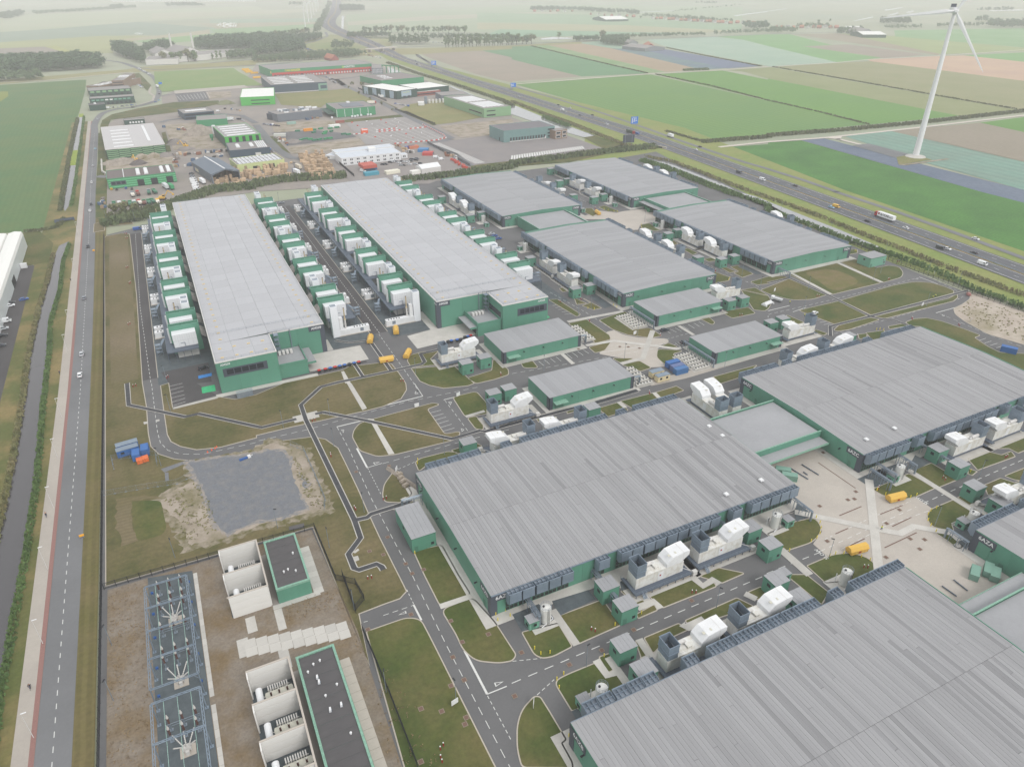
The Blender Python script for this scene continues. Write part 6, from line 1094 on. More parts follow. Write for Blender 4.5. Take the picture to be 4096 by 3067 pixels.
# ================================================================ SWITCHYARD
def substation():
    sheet('switchyard_gravel', [(-28.2,174),(-16.8,171.5),(-16.9,60),(-28.0,60)], .17, BEDS)
    for k in range(44):
        if k in (19,): continue
        ob('slab', unit_box(CONCL), None, (-16.2,169-2.3*k, .12), kind='structure').scale = (1.0,2.24, .1+.01*(k % 3))
    # road slabs in a stepped row
    for i in range(9):
        for j in range(2):
            o = ob('slab', unit_box(CONCL), None, (-6+2.75*i+.0,138.3-.62*i-2.8*j, .12), kind='structure'); o.scale = (2.7,2.75, .09+.012*((i+j) % 3)); o.rotation_euler = (0,0,-.03)
    for q in ([(-6,141.5),(-3.6,141.5),(-3.6,147),(-6,147)],[(1.2,139),(3.2,139),(3.2,146.5),(1.2,146.5)],[(-.2,126.5),(2.2,126.5),(2.2,133.5),(-.2,133.5)]): sheet('footpath', q, .2, CONCL)
    sheet('footpath', [(-9,140.6),(-6.3,140.6),(-6.3,134.6),(-9,134.6)], .2, CONCL); sheet('footpath', [(1.2,146.6),(13.6,146.6),(13.6,148.2),(1.2,148.2)], .2, CONCL)
    for k in range(9): ob('slab', unit_box(CONCL), None, (13.4,166-2.2*k, .12), kind='structure').scale = (2.6,2.14, .1)
    for k in range(18): ob('slab', unit_box(CONC), None, (14.0,122-2.6*k, .12), kind='structure').scale = (2.4,2.54, .1)
    sheet('paving', [(1.2,148),(2.9,148),(2.9,169),(1.2,169)], .18, YARD); sheet('paving', [(1.6,60),(3.2,60),(3.2,125),(1.6,125)], .18, YARD)
    # gantry frames
    def gantry(lab, v0, v1, bays):
        t = thing('switchyard_gantry', lab, 'gantry', group='blue grey switchyard gantries'); h = 7.4
        fr = MB(); u0, u1 = -27.6,-17.6
        def truss(p, q):
            a, b = Vector(p), Vector(q); d = (b-a).normalized(); n = Vector((-d.y, d.x, 0))*.22
            for o_ in (n, -n): fr.tube(a+o_, b+o_, .1,4);
            L = (b-a).length; k = int(L/1.2)
            for i in range(k): fr.tube(a+d*(L*i/k)+n*(1 if i % 2 else -1), a+d*(L*(i+1)/k)-n*(1 if i % 2 else -1), .06,4, cap=False)
        for u in (u0, u1): truss((u,v0,h),(u,v1,h))
        for b in bays: truss((u0,b,h),(u1,b,h))
        ob('frame', fr.mesh('frame', STEEL), t)
        for b in bays:
            for u in (u0, u1): ob('column', MB().tube((u,b,0),(u,b,h),.16,5).box(u-.4,u+.4,b-.4,b+.4,0,.2).tube((u,b,5.6),(u+(1.2 if u == u0 else -1.2),b,h),.07,4).mesh('column', STEEL), t)
        w_ = MB()
        for u in (-25.2,-22.4,-19.6):
            n = 8
            for i in range(n): w_.tube((u, v0+(v1-v0)*i/n, 7.2-1.2*math.sin(math.pi*i/n)),(u, v0+(v1-v0)*(i+1)/n, 7.2-1.2*math.sin(math.pi*(i+1)/n)), .05,4, cap=False)
        ob('busbar', w_.mesh('busbar', mat('verdigris', s(160,196,184), .6)), t)
    gantry('blue grey steel gantry over the switchgear, farther of two', 162,128,(162,154,146,137,128)); gantry('blue grey steel gantry over the switchgear, nearer of two', 124,78,(124,113.5,103,91,78))
    ins = Proto(); ins.add('stand', MB().box(-.15,.15,-.15,.15,0,2.2).box(-.4,.4,-.4,.4,0,.15), GALV)
    b = MB()
    for k in range(9): b.cyl(0,0,2.2+.2*k,2.3+.2*k,.24,.16,8); b.cyl(0,0,2.3+.2*k,2.4+.2*k,.14,.14,8)
    ins.add('insulator', b, BROWNI); ins.add('cap', MB().cyl(0,0,4.0,4.3,.22,.3,8).cyl(0,0,4.3,5.3,.3,.05,8), GREYI)
    n = 0
    for vv in (165.5,160.6,157.6,150.2,142,139.3,121.5,118.6,100,97):
        for u in (-25.2,-22.4,-19.6): ins.put('post_insulator', 'brown post insulator, %s in the %s row from the far end of the switchyard' % (ORD[int((u+25.5)/2.7)], ORD[n//3]), 'insulator', (u, vv, .17),0, 'brown post insulators'); n += 1
        if vv in (160.6,150.2,142,121.5,100): thing('isolator_beam', '%s isolator cross beam in the switchyard from the far end' % ORD[n//6], 'beam', (0,0,.17),0, 'isolator cross beams', MB().tube((-26,vv-.4,2.5),(-18.8,vv-.4,2.5),.09,4).tube((-26,vv-.4,1.8),(-18.8,vv-.4,1.8),.07,4).tube((-19,vv-.4,0),(-19,vv-.4,2.5),.09,4).tube((-25.8,vv-.4,0),(-25.8,vv-.4,2.5),.09,4).mesh('isolator_beam', GALV))
    br = Proto(); br.add('base', MB().box(-1.6,1.6,-1.4,1.4,0,.18), CONC); br.add('cabinet', MB().box(-.9,.9,-.5,.5,.9,1.9).box(-.8,-.65,-.4,.4,.18,.9).box(.65,.8,-.4,.4,.18,.9).box(-.4,.4,-1.2,-.6,.18,1.3), GREYI)
    for k in range(3):
        x = -1.1+1.1*k
        for sg_ in (-1,1):
            b = MB(); p = Vector((x*.6, sg_*.2,2.0)); q = Vector((x*2.0, sg_*1.7+.4,4.1))
            for i in range(8): b.tube(p+(q-p)*i/8, p+(q-p)*(i+.6)/8, .17,7,0, .12)
            b.tube(p, q, .09,6); br.add('bushing', b, GREYI)
    for k, vv in enumerate((154.2,133.6,114.6,93.6)): br.put('circuit_breaker', '%s grey circuit breaker with splayed bushings from the far end' % ORD[k], 'circuit breaker', (-22.3, vv, .17),0, 'circuit breakers')
    for k, (u, vv) in enumerate([(u_, v_) for v_ in (166,158,149.5,139.5,131,110.5) for u_ in (-27.1,-17.9)][:11]): thing('control_box', 'small blue control box at the %s gantry leg on the %s side' % (ORD[k//2], 'east' if k % 2 else 'west'), 'control box', (u, vv, .17),0, 'blue control boxes', MB().box(-.05,.05,-.05,.05,0,.9,1).box(-.3,.3,-.2,.2,.9,1.5).mesh('control_box', [BLUE, GALV]) if k == 0 else bpy.data.meshes['control_box'])
    # transformer bays
    def bays_(lab, u0, u1, vs, h):
        t = thing('transformer_enclosure', lab, 'enclosure', group='concrete transformer enclosures'); cm = mat('cast_concrete', s(222,221,218), .8, s(212,210,205), .25, .05)
        for v in vs:
            for z in range(3): sbox('wall_panel', cm, t, u0, u1, v-.15, v+.15, z*h/3+.02,(z+1)*h/3-.02)
        for a, b in zip(vs, vs[1:]):
            for z in range(3): sbox('wall_panel', cm, t, u1+.0, u1+.3, b+.16, a-.16, z*h/3+.02,(z+1)*h/3-.02)
            sbox('wall_panel', cm, t, u0-.3, u0-.01, a-2.2, a+.15,0, h);
        sbox('coping', CONC, t, u1-.05, u1+.36, vs[-1]-.2, vs[0]+.2, h, h+.12)
        for v in vs: sbox('coping', CONC, t, u0-.3, u1-.06, v-.22, v+.22, h, h+.1)
        for a, b in zip(vs, vs[1:]): sheet('slate_bed', [(u0-.3,b+.15),(u1,b+.15),(u1,a-.15),(u0-.3,a-.15)], .19, BEDS)
    bays_('white concrete enclosure of two transformer bays at the far end', -8.6,1.0,(167.6,157.6,148.5),7.5); bays_('white concrete enclosure of transformer bays nearest the camera', -7.6,1.5,(123.6,114.2,104.6,95,85),7.2)
    tf = Proto(); pale = mat('transformer_paint', s(200,198,184), .5, amt=.06)
    b = MB(); b.box(-2.6,2.6,-1,1,.5,2.9); b.prism([(-2.9,-.9),(2.9,-.9),(3.1,-.4),(3.1,.4),(2.9,.9),(-2.9,.9),(-3.1,.4),(-3.1,-.4)],2.9,3.1); b.box(-2.4,2.4,-.7,.7,0,.5); tf.add('tank', b, pale)
    for y in (-1.9,1.5):
        b = MB()
        for k in range(9): b.box(-2.3+.52*k,-2.05+.52*k,y-.45,y+.75,.6,3.0 if y < 0 else 3.6)
        b.box(-2.4,2.5,y,y+.2,2.7,2.85); tf.add('radiator', b, GREYI)
    for k in range(3):
        b = MB(); x = -1.8+1.8*k
        for i in range(7): b.tube((x,-.3-.08*i,3.1+.26*i),(x,-.36-.08*i,3.28+.26*i),.22,8,0,.14)
        tf.add('bushing', b, BROWNI); tf.add('bushing_cap', MB().tube((x,-.86,4.9),(x,-.95,5.4),.12,6), GREYI)
    tf.add('conservator', MB().tube((-4.2,-1.6,3.6),(-4.2,2.0,3.6),.75,14), WHITE); tf.add('support', MB().box(-4.4,-4,-1,-.8,0,3).box(-4.4,-4,1.2,1.4,0,3).tube((-4,0,3.2),(-2.6,0,2.9),.1,5), GREYI)
    for k, (u, vv) in enumerate(((-2.6,161.8),(-2.4,152.2),(-1.9,118.4),(-1.6,108.6),(-1.6,99))): tf.put('transformer', 'pale power transformer in the %s concrete bay from the far end' % ORD[k], 'transformer', (u, vv, .19),0, 'power transformers')
    # flat roofed buildings
    def flat(lab, x0, x1, y0, y1, h):
        t = thing('switch_house', lab, 'building', group='flat roofed switch houses')
        ob('wall', MB().box(x0,x1,y0,y1,0,h).mesh('wall', GREEN), t)
        walls(t, x0, x1, y0, y1, .1, h-.4, GREEN, 1.9, .03, .06)
        e = MB();
        for q in ((x0-.1,x1+.1,y0-.1,y0+.45),(x0-.1,x1+.1,y1-.45,y1+.1),(x0-.1,x0+.45,y0+.45,y1-.45),(x1-.45,x1+.1,y0+.45,y1-.45)): e.box(*q, h-.3, h+.35)
        ob('parapet', e.mesh('parapet', GREENL), t); n = max(3, int((y1-y0)/3.2))
        for k in range(n): sbox('roof_sheet', ROOFD, t, x0+.46, x1-.46, y0+.46+(y1-y0-.92)*k/n, y0+.46+(y1-y0-.92)*(k+1)/n-.04, h-.05, h+.03+.02*(k % 2))
        for k in range(n-1): ob('ballast', MB().tube((x0+.5,y0+.46+(y1-y0-.92)*(k+1)/n,h+.1),(x1-.5,y0+.46+(y1-y0-.92)*(k+1)/n,h+.1),.05,4).mesh('lightning_wire', GALV), t) if False else None
        return t
    flat('smaller flat switch house with pale green parapet beside the far transformer bays', 3.0,11.7,148.3,168.5,4.9); flat('long flat switch house with pale green parapet at the bottom edge', 3.3,12.2,62,124.4,4.9)
    rv = Proto(); rv.add('body', MB().cyl(0,0,0,.55,.18,n=8).cyl(0,0,.55,.8,.3,.12,8), WHITE)
    for k, (u, vv) in enumerate(((6,154),(7.2,154.4),(9,153),(9.6,160.2),(5,119),(8.2,121),(6.6,120.6),(10.2,112.8),(7.2,111),(9.9,99.6))): rv.put('roof_vent', 'small white roof vent on a switch house, %s of ten' % ORD[k], 'roof vent', (u, vv, 4.95),0, 'small white roof vents')
    ac = Proto(); ac.add('unit', MB().box(-.45,.45,-.2,.2,.1,.8), WHITE); ac.add('foot', MB().box(-.45,.45,-.3,-.2,0,.1).box(-.45,.45,.2,.3,0,.1), GALV)
    for k, (u, vv) in enumerate(((6.6,116.6),(6.7,115.2),(7.3,107.0),(9.8,107.2))): ac.put('air_conditioner', 'white air conditioner on the long switch house roof, %s from the far end' % ORD[k], 'air conditioner', (u, vv, 4.95),1.4, 'switch house air conditioners')
    thing('bitumen_mat', 'square of dark matting on the gravel before the smaller switch house', 'mat', (0,0,0),0, None, MB().prism([(11.1,178),(15.6,177.7),(15.3,175.6),(10.9,176.1)], .18, .24).mesh('bitumen_mat', ROOFD))
substation()
# ================================================================ INDUSTRIAL ESTATE
def bld(lab, A, B, C, h, wm, rm, nm='warehouse', cat='warehouse', step=9, par=None, grp=None, floor=0):
    A, B, C = Vector(A), Vector(B), Vector(C); d = (B-A); L = d.length; d /= L; n = Vector((-d.y, d.x)); D = max(4,(C-A).dot(n))
    t = thing(nm, lab, cat, (A.x, A.y, .1+floor), math.atan2(d.y, d.x), grp)
    ob('wall', MB().box(0,L,0,D,0,h-.2).mesh('wall', wm), t); walls(t, 0, L, 0, D, .1, h-.1, wm, step, .08, .1)
    k = max(2, int(L/12))
    for i in range(k): sbox('roof_panel', rm, t, L*i/k+.02, L*(i+1)/k-.02, .0, D, h-.2, h+.02+.03*(i % 2))
    e = MB()
    for q in ((-.2,L+.2,-.2,.15),(-.2,L+.2,D-.15,D+.2),(-.2,.15,.15,D-.15),(L-.15,L+.2,.15,D-.15)): e.box(*q, h-.4, h+.3)
    ob('parapet', e.mesh('parapet', par or wm), t); t['_'] = 0; del t['_']
    return t, L, D
def skyl(t, x0, x1, y0, y1, h, m=WHITE, nm='skylight'): return ob(nm, MB().box(x0,x1,y0,y1,h,h+.5).mesh(nm, m), t)
def dome(t, x0, x1, y0, y1, h): return ob('skylight', MB().extr([(x0,h),(x1,h),(x1-.1*(x1-x0),h+.7),((x0+x1)/2,h+1.0),(x0+.1*(x1-x0),h+.7)], 'y', y0, y1).mesh('skylight', WHITE), t)
def front(t, nm, m, x0, x1, z0, z1, y=0, out=.16, D=None): return ob(nm, MB().box(x0,x1,y-out,y-out+.06,z0,z1).mesh(nm, m), t)
def side(t, nm, m, y0, y1, z0, z1, x=0, left=True): return ob(nm, MB().box(x-.16 if left else x+.1, x-.1 if left else x+.16, y0,y1,z0,z1).mesh(nm, m), t)
SLATEW = mat('slate_blue_cladding', s(66,82,96), .5, amt=.05); BRIGHT = mat('bright_green_cladding', s(80,176,80), .5, amt=.04); MIDG = mat('estate_green_cladding', s(64,140,98), .5, amt=.05); SAGE = mat('estate_sage', s(128,164,124), .55, amt=.05); TEALG = mat('teal_grey_cladding', s(112,142,140), .55, amt=.05); BRN = mat('brown_brick', s(138,116,98), .8, amt=.1); REDB = mat('red_brick', s(148,86,76), .8, amt=.1); GREYB = mat('mid_grey_cladding', s(108,114,122), .6, amt=.05); LIME = mat('lime_cladding', s(196,206,150), .6, amt=.05); DKG = mat('dark_green_cladding', s(44,74,64), .6, amt=.05); FLATR = mat('flat_grey_roof', s(138,134,132), .85, s(146,142,140), .03, .06); WROOF = mat('white_roof', s(226,226,222), .6, amt=.03); REDD = mat('dock_red', s(190,64,58), .6, amt=.05); PGR = mat('pale_blue_cladding', s(160,178,190), .6, amt=.04)
t, L, D = bld('brown office block with two rows of white skylights at the estate corner', (-68,1251),(-52,1239),(-55,1359),8, BRN, FLATR, 'office', 'office')
for r in (0,1):
    for k in range(6): skyl(t, L*(.2+.38*r), L*(.4+.38*r), D*(.1+.14*k), D*(.19+.14*k),8)
t, L, D = bld('taller brown office block with white roof plant beside the skylight office', (-34,1251),(-19,1248),(-21,1338),13, BRN, FLATR, 'office', 'office')
for k in range(5): ob('roof_plant', MB().box(L*(.1+.17*k),L*(.22+.17*k),D*.4,D*.6,13,14.5).mesh('roof_plant', WHITE), t)
for z in (3,6.5,10): front(t, 'window_band', GLASS, 1, L-1, z, z+1.2)
t, L, D = bld('dark low wing joining the two brown offices', (-54,1299),(-36,1294),(-36,1315),5, CHAR, ROOFD, 'office_wing', 'office')
t, L, D = bld('grey green row of business units with square dormers', (-64,1199),(-11,1203),(-12,1240),7, DKG, FLATR, 'business_units', 'business unit')
for k in range(7): front(t, 'dormer', SAGE, L*(.03+.14*k), L*(.12+.14*k),4.2,6.6); front(t, 'roller_door', DARK, L*(.035+.14*k), L*(.09+.14*k), .2,3.4)
t, L, D = bld('dark green row of units with white framed windows', (-61,1110),(-9,1111),(-9,1131),8, DKG, FLATR, 'business_units', 'business unit')
for k in range(9): front(t, 'window', WHITE if k in (3,4) else PALEG, L*(.04+.1*k), L*(.11+.1*k),5,6.6); front(t, 'door', GLASS, L*(.06+.1*k), L*(.12+.1*k), .2,3)
t, L, D = bld('small black gatehouse with a round white vent on its roof', (-61,1065),(-43,1066),(-44,1087),6, DKG, ROOFD, 'gatehouse', 'building')
ob('roof_vent', MB().cyl(L*.4,D*.6,6,7.4,1.6,1.2,10).mesh('roof_vent', WHITE), t)
t, L, D = bld('long low dark pavilion behind the big grey roof', (-24,939),(-3,939),(-3,951),4.5, DKG, FLATR, 'pavilion', 'building')
for k in range(5): front(t, 'window', WHITE, L*(.25+.14*k), L*(.34+.14*k),1.2,3)
t, L, D = bld('big pale grey roofed hall with striped green front', (-40.0,754),(9.4,756),(9.2,879),9, DKG, mat('grey_felt', s(188,186,186), .7, s(180,178,178), .05, .05), 'warehouse', par=OFFW)
for r in range(5):
    for k in range(5):
        if (r+k) % 2 or True: front(t, 'cladding_stripe', SAGE, L*(.01+.198*k), L*(.2+.198*k), .5+1.65*r+(.8 if k % 2 else 0),1.35+1.65*r+(.8 if k % 2 else 0))
for k in range(6): skyl(t, L*.15, L*.48, D*(.06+.14*k), D*(.085+.14*k),9)
skyl(t, L*.75, L*.8, D*.2, D*.9,9)
t, L, D = bld('green striped workshop with four rounded skylights and open bays', (-38.7,640),(10.6,641),(10.6,672),7.5, MIDG, mat('brown_felt', s(108,100,98), .8, amt=.1), 'workshop', 'workshop')
for k in range(4): front(t, 'cladding_stripe', mat('stripe_green', s(110,184,136), .5), .1, L-.1, .9+1.7*k, 1.7+1.7*k)
for a in (.43,.55,.79,.89): dome(t, L*a, L*(a+.06), D*.15, D*.85,7.5)
for a in (.42,.62,.85): front(t, 'open_bay', BLACK, L*a, L*(a+.1), .1,5, out=.24)
wb = front(t, 'window_band', CHAR, L*.04, L*.26,2.6,5.4, out=.22)
for k in range(3): ob('window', MB().box(L*(.055+.07*k),L*(.105+.07*k),-.28,-.22,3,5).mesh('window', GLASS), wb)
ob('roof_kerb', MB().box(L*.24,L*.25,0,D,7.5,8).mesh('roof_kerb', WHITE), t)
t, L, D = bld('dark two storey office with solar panels on its roof', (39,940),(72,944),(75,980),7, SLATEW, FLATR, 'office', 'office'); skyl(t, L*.15, L*.85, D*.4, D*.6,7, WHITE, 'solar_panel'); front(t, 'window_band', GLASS, 1, L-1,4.2,6); front(t, 'window_band', GLASS, 1, L-1, .8,2.6)
bld('plain green hall beside the rubble yard', (48.0,889),(79.7,886),(81,918),6.5, MIDG, FLATR)
t, L, D = bld('green and black striped hall with long white skylight strips', (62.9,758),(96.2,760),(97.9,828),10, BRIGHT, mat('hall_grey_roof', s(150,148,148), .7, amt=.05))
for k in range(5): front(t, 'dark_panel', BLACK, L*(.1+.19*k), L*(.19+.19*k), .2,9.4); skyl(t, L*.1, L*.9, D*(.08+.18*k), D*(.13+.18*k),10)
side(t, 'dark_panel', DKG, 1, D-1, .2,9.4)
t, L, D = bld('dark blue hall with two skylights behind the timber yard', (60.6,705),(95.4,704),(98.1,741),7.5, SLATEW, mat('dark_hall_roof', s(128,124,122), .7, amt=.06)); dome(t, L*.2, L*.3, D*.3, D*.7,7.5); dome(t, L*.55, L*.65, D*.3, D*.7,7.5); front(t, 'roller_door', OFFW, L*.62, L*.76, .2,4)
for k in range(5): skyl(t, L*(.72+.05*k), L*(.75+.05*k), D*.1, D*.9,7.5)
t, L, D = bld('lime green hall with ribbed translucent roof by the timber stacks', (59.3,649),(98.8,653),(99.2,681),6.5, LIME, mat('timber_hall_roof', s(132,128,126), .7, amt=.06))
for k in range(11):
    for r in (0,1): ob('skylight', MB().extr([(L*(.06+.083*k),6.5),(L*(.125+.083*k),6.5),(L*(.0925+.083*k),7.2)], 'y', D*(.06+.47*r), D*(.46+.47*r)).mesh('skylight', mat('translucent_sheet', s(206,208,212), .4)), t)
front(t, 'open_bay', BLACK, L*.64, L*.78, .2,4.4); front(t, 'roller_door', DARK, L*.32, L*.44, .2,4)
# gabled timber shed
def gable(lab, A, B, C, h, rise, wm, rm, openf=False, nm='shed', cat='shed', ridge='y'):
    A, B, C = Vector(A), Vector(B), Vector(C); d = B-A; L = d.length; d /= L; n = Vector((-d.y,d.x)); D = max(3,(C-A).dot(n)); t = thing(nm, lab, cat, (A.x,A.y,.1), math.atan2(d.y,d.x))
    if ridge == 'y':
        p = [(0,0),(L,0),(L,h),(L/2,h+rise),(0,h)]
        if openf:
            for x in (0, L-.3): ob('wall', MB().box(x,x+.3,0,D,0,h).mesh('wall', wm), t)
            ob('wall', MB().extr(p,'y',D-.3,D).mesh('wall', wm, fix=True), t)
            fr = MB().box(-.1,.5,-.1,.3,0,h).box(L-.5,L+.1,-.1,.3,0,h).extr([(0,h-.8),(L/2,h+rise-.8),(L,h-.8),(L,h),(L/2,h+rise),(0,h)],'y',-.1,.3); ob('portal_frame', fr.mesh('portal_frame', GALV, fix=True), t)
        else: ob('wall', MB().extr(p,'y',0,D).mesh('wall', wm, fix=True), t)
        for q in ([(-.4,h+.05),(L/2,h+rise+.05),(L/2,h+rise+.3),(-.4,h+.3)],[(L/2,h+rise+.05),(L+.4,h+.05),(L+.4,h+.3),(L/2,h+rise+.3)]): ob('roof', MB().extr(q,'y',-.5,D+.5).mesh('roof', rm, fix=True), t)
    else:
        p = [(0,0),(D,0),(D,h),(D/2,h+rise),(0,h)]; ob('wall', MB().extr(p,'x',0,L).mesh('wall', wm, fix=True), t)
        for q in ([(-.4,h+.05),(D/2,h+rise+.05),(D/2,h+rise+.3),(-.4,h+.3)],[(D/2,h+rise+.05),(D+.4,h+.05),(D+.4,h+.3),(D/2,h+rise+.3)]): ob('roof', MB().extr(q,'x',-.4,L+.4).mesh('roof', rm, fix=True), t)
    return t, L, D
t, L, D = gable('grey pitched roof shed open at the front and full of timber', (36.3,621),(57.8,625),(59.1,682),7,3, GREYB, mat('slate_sheet_roof', s(102,112,124), .6, amt=.05), True)
ob('ridge_light', MB().box(L/2-.5,L/2+.5,0,D,10.2,10.55).mesh('ridge_light', WHITE), t)
t, L, D = bld('bright green hall with white roof beside the sand plot', (112,1017),(153,1010),(152,1093),10, BRIGHT, WROOF); front(t, 'window_band', GLASS, L*.3, L*.85,5.5,6.7); front(t, 'window_band', GLASS, L*.3, L*.85,1.5,2.7); side(t, 'open_bay', BLACK, D*.3, D*.5, .2,5); side(t, 'open_bay', BLACK, D*.6, D*.8, .2,5); side(t, 'window_band', GLASS, D*.35, D*.85,6.5,7.4)
t, L, D = bld('dark slate hall with rows of skylight strips and a green framed office', (166,1110),(244,1108),(248,1211),11, SLATEW, FLATR)
for k in range(5): skyl(t, L*.08, L*.42, D*(.1+.17*k), D*(.14+.17*k),11); skyl(t, L*.5, L*.8, D*(.1+.17*k), D*(.14+.17*k),11)
fr = front(t, 'green_frame', GREENL, L*.84, L*.999, .2,9.5, out=.26); ob('window_band', MB().box(L*.875,L*.99,-.34,-.26,2.5,7.2).mesh('window_band', SLATEW), fr); front(t, 'plinth', OFFW, 0, L*.84, .1,1)
# long logistics hall with red docks
t, L, D = bld('long logistics hall with red dock wall and green fascia', (197,1287),(367,1301),(377,1385),12, MIDG, FLATR, 'logistics_hall', 'warehouse')
front(t, 'dock_wall', REDD, .2, L-.2, .2,7.6, out=.2)
for k in range(34):
    x = L*(.02+.0285*k); dk = front(t, 'dock_door', BLACK if k in (0,9,18,27) else OFFW, x, x+L*.016, .8,3.6 if k % 9 else 4.4, out=.3)
    ob('dock_shelter', MB().box(x-.4,x+L*.016+.4,-.9,-.3,3.7,4.5).mesh('dock_shelter', BLACK), t)
wall_text('CASI BAKKER', 4.2, mat('yellow_sign', s(226,206,80), .6), t, (L*.2,-.25,9.9),0); wall_text('AGRISTRA', 4.2, WHITE, t, (L*.765,-.25,9.9),0)
ob('sign_disc', MB().tube((L*.7,-.3,9.9),(L*.7,-.2,9.9),1.9,14).mesh('sign_disc', mat('sign_green', s(150,190,90), .6)), t); side(t, 'sign_board', mat('yellow_sign', s(226,206,80), .6),2,8,6,10)
t, L, D = bld('glazed round fronted office at the end of the logistics hall', (356,1263),(373,1258),(386,1311),9, GREYB, FLATR, 'office', 'office')
for k in range(8): front(t, 'mullion', WHITE, L*k/8, L*k/8+.4, .3,8.5)
for z in (3,6): front(t, 'rail', WHITE, 0, L, z, z+.3, out=.24)
gf = thing('green_frame_gate', 'tall green open frame standing by the water beside the logistics hall', 'frame', (*(377,1275), .1), math.radians(-58)); g_ = MB()
for k in range(5): g_.box(9*k,9*k+1.6,-.4,.4,0,11)
g_.box(0,37.6,-.4,.4,11.02,12.5); ob('frame', g_.mesh('frame', MIDG), gf)
t, L, D = bld('green hall with short white rooflights behind the white roofed depot', (325,1108),(396,1120),(394,1195),8, MIDG, mat('hall_brown_roof', s(128,120,118), .8, amt=.07))
for r in range(3):
    for k in range(3): skyl(t, L*(.2+.07*k+.03*r), L*(.25+.07*k+.03*r), D*(.25+.2*r), D*(.33+.2*r),8)
t, L, D = bld('large white roofed depot with grey and white panelled front', (306,977),(339,989),(391,1090),10, DKG, WROOF, 'depot');
front(t, 'pale_panel', PGR, L*.22, L*.7,2.5,9.4); front(t, 'door', GLASS, L*.3, L*.42, .2,3.2); front(t, 'door', GLASS, L*.52, L*.64, .2,3.2); wall_text('Vos de Wit', 2.4, mat('sign_lime', s(190,200,120), .6), t, (L*.46,-.25,7.5),0)
for k in range(4): side(t, 'pale_panel', PGR, D*(.08+.25*k), D*(.2+.25*k), .4,9.4)
for k in range(5): side(t, 'door', BLACK, D*(.06+.2*k), D*(.09+.2*k), .2,3.4)
t, L, D = bld('white roofed rear half of the depot, stepping down to the road side', (342,996),(392,1006),(403,1062),8.5, DKG, WROOF, 'depot');
t, L, D = bld('red brick lean-to with pale roof in front of the depot', (339,991),(375,995),(380,1014),5, REDB, WROOF, 'lean_to', 'building'); front(t, 'window_band', GLASS, 1, L-1,1.5,3)
t, L, D = bld('sage green hall with solar panels beside the motorway ditch', (351.9,795),(387.6,797),(386,908),10, SAGE, FLATR)
for r in range(6): skyl(t, L*(.12+.13*r), L*(.22+.13*r), D*.08, D*.42,10, WHITE, 'solar_panel'); skyl(t, L*(.12+.13*r), L*(.22+.13*r), D*.5, D*.85,10, WHITE, 'solar_panel')
front(t, 'window_band', GLASS, L*.1, L*.42,6.5,7.6); front(t, 'window_band', GLASS, L*.1, L*.42,1.5,3.2); side(t, 'window_band', GLASS, D*.05, D*.35,3.4,5)
t, L, D = bld('grey glazed entrance block at the far end of the sage hall', (353,934),(390,930),(401,961),7, GREYB, FLATR, 'office', 'office')
for k in range(9): sp = thing('silo', '%s silver silo in the row beside the sage hall' % ORD[k], 'silo', (*(328,925), .1),0, 'row of silver silos') ; sp.location.x += 4.6*k; sp.location.y -= .4*k; ob('shell', MB().cyl(0,0,0,8.5,2.1,n=14).cyl(0,0,8.5,9.6,2.1,.3,14).mesh('shell', GALV) if k == 0 else bpy.data.meshes['shell'], sp)
bld('tiny white kiosk before the silver silos', (314,914),(321,912),(325,921),3.5, WHITE, WROOF, 'kiosk', 'kiosk')
t, L, D = bld('dark grey hall crowded with white roof machinery', (133.1,878),(186.3,890),(189,917),8, GREYB, FLATR, 'factory', 'factory')
R_ = random.Random(3)
for k in range(26): x, y = R_.uniform(.15,.92)*L, R_.uniform(.2,.9)*D; ob('roof_plant', MB().box(x,x+R_.uniform(1.5,6),y,y+R_.uniform(1,3),8,8+R_.uniform(.8,2.4)).mesh('roof_plant', WHITE if k % 3 else GALV), t)
bld('dark grey lower wing of the machinery hall', (125,902),(133.9,885),(139,922),6, CHAR, FLATR, 'factory_wing', 'factory')
t, L, D = bld('green hall with dark roof patches and white seams beside the van yard', (199.8,876),(246.5,876),(247,926),9, MIDG, mat('patch_roof', s(134,128,128), .8, amt=.06))
for k in range(5): front(t, 'white_seam', WHITE, L*(.002+.2*k)+.1, L*(.002+.2*k)+.6, .2,8.8)
skyl(t, L*.25, L*.78, D*.2, D*.75,9, GREYB, 'solar_panel'); ob('lean_to', MB().box(-9,-.2,2,D-2,3.6,4.2).mesh('lean_to', DKG), t); ob('roof_plant', MB().box(L*.5,L*.58,D*.8,D*.9,9,10.6).mesh('roof_plant', WHITE), t)
t, L, D = bld('teal grey cold store with a row of black loading docks', (312.0,658),(369.2,658),(370.4,692),11, TEALG, mat('cold_store_roof', s(112,110,114), .8, amt=.06), 'cold_store')
for k in range(13): x = L*(.12+.055*k); front(t, 'dock_door', BLACK, x, x+L*.032, .3,4.2); ob('dock_bumper', MB().box(x-.4,x+L*.032+.4,-.5,-.22,.2,1).mesh('dock_bumper', OFFW), t)
for z in (1.5,4.5,8): front(t, 'window_band', GLASS, L*.86, L*.99, z, z+1.3)
side(t, 'door', BLACK, D*.25, D*.31, .2,3.6); front(t, 'door', WHITE, L*.8, L*.83, .2,2.6)
t, L, D = bld('brick and glass corner office of the cold store', (364.9,649),(379.8,651),(382.7,661),8, BRN, FLATR, 'office', 'office')
for z in (1,4.6): front(t, 'window_band', WHITE, 1, L*.45, z, z+2.6); front(t, 'window_band', WHITE, L*.6, L-1, z, z+2.6)
for z in (1.3,4.9): front(t, 'window', GLASS, 1.4, L*.43, z, z+2, out=.22); front(t, 'window', GLASS, L*.62, L-1.4, z, z+2, out=.22)
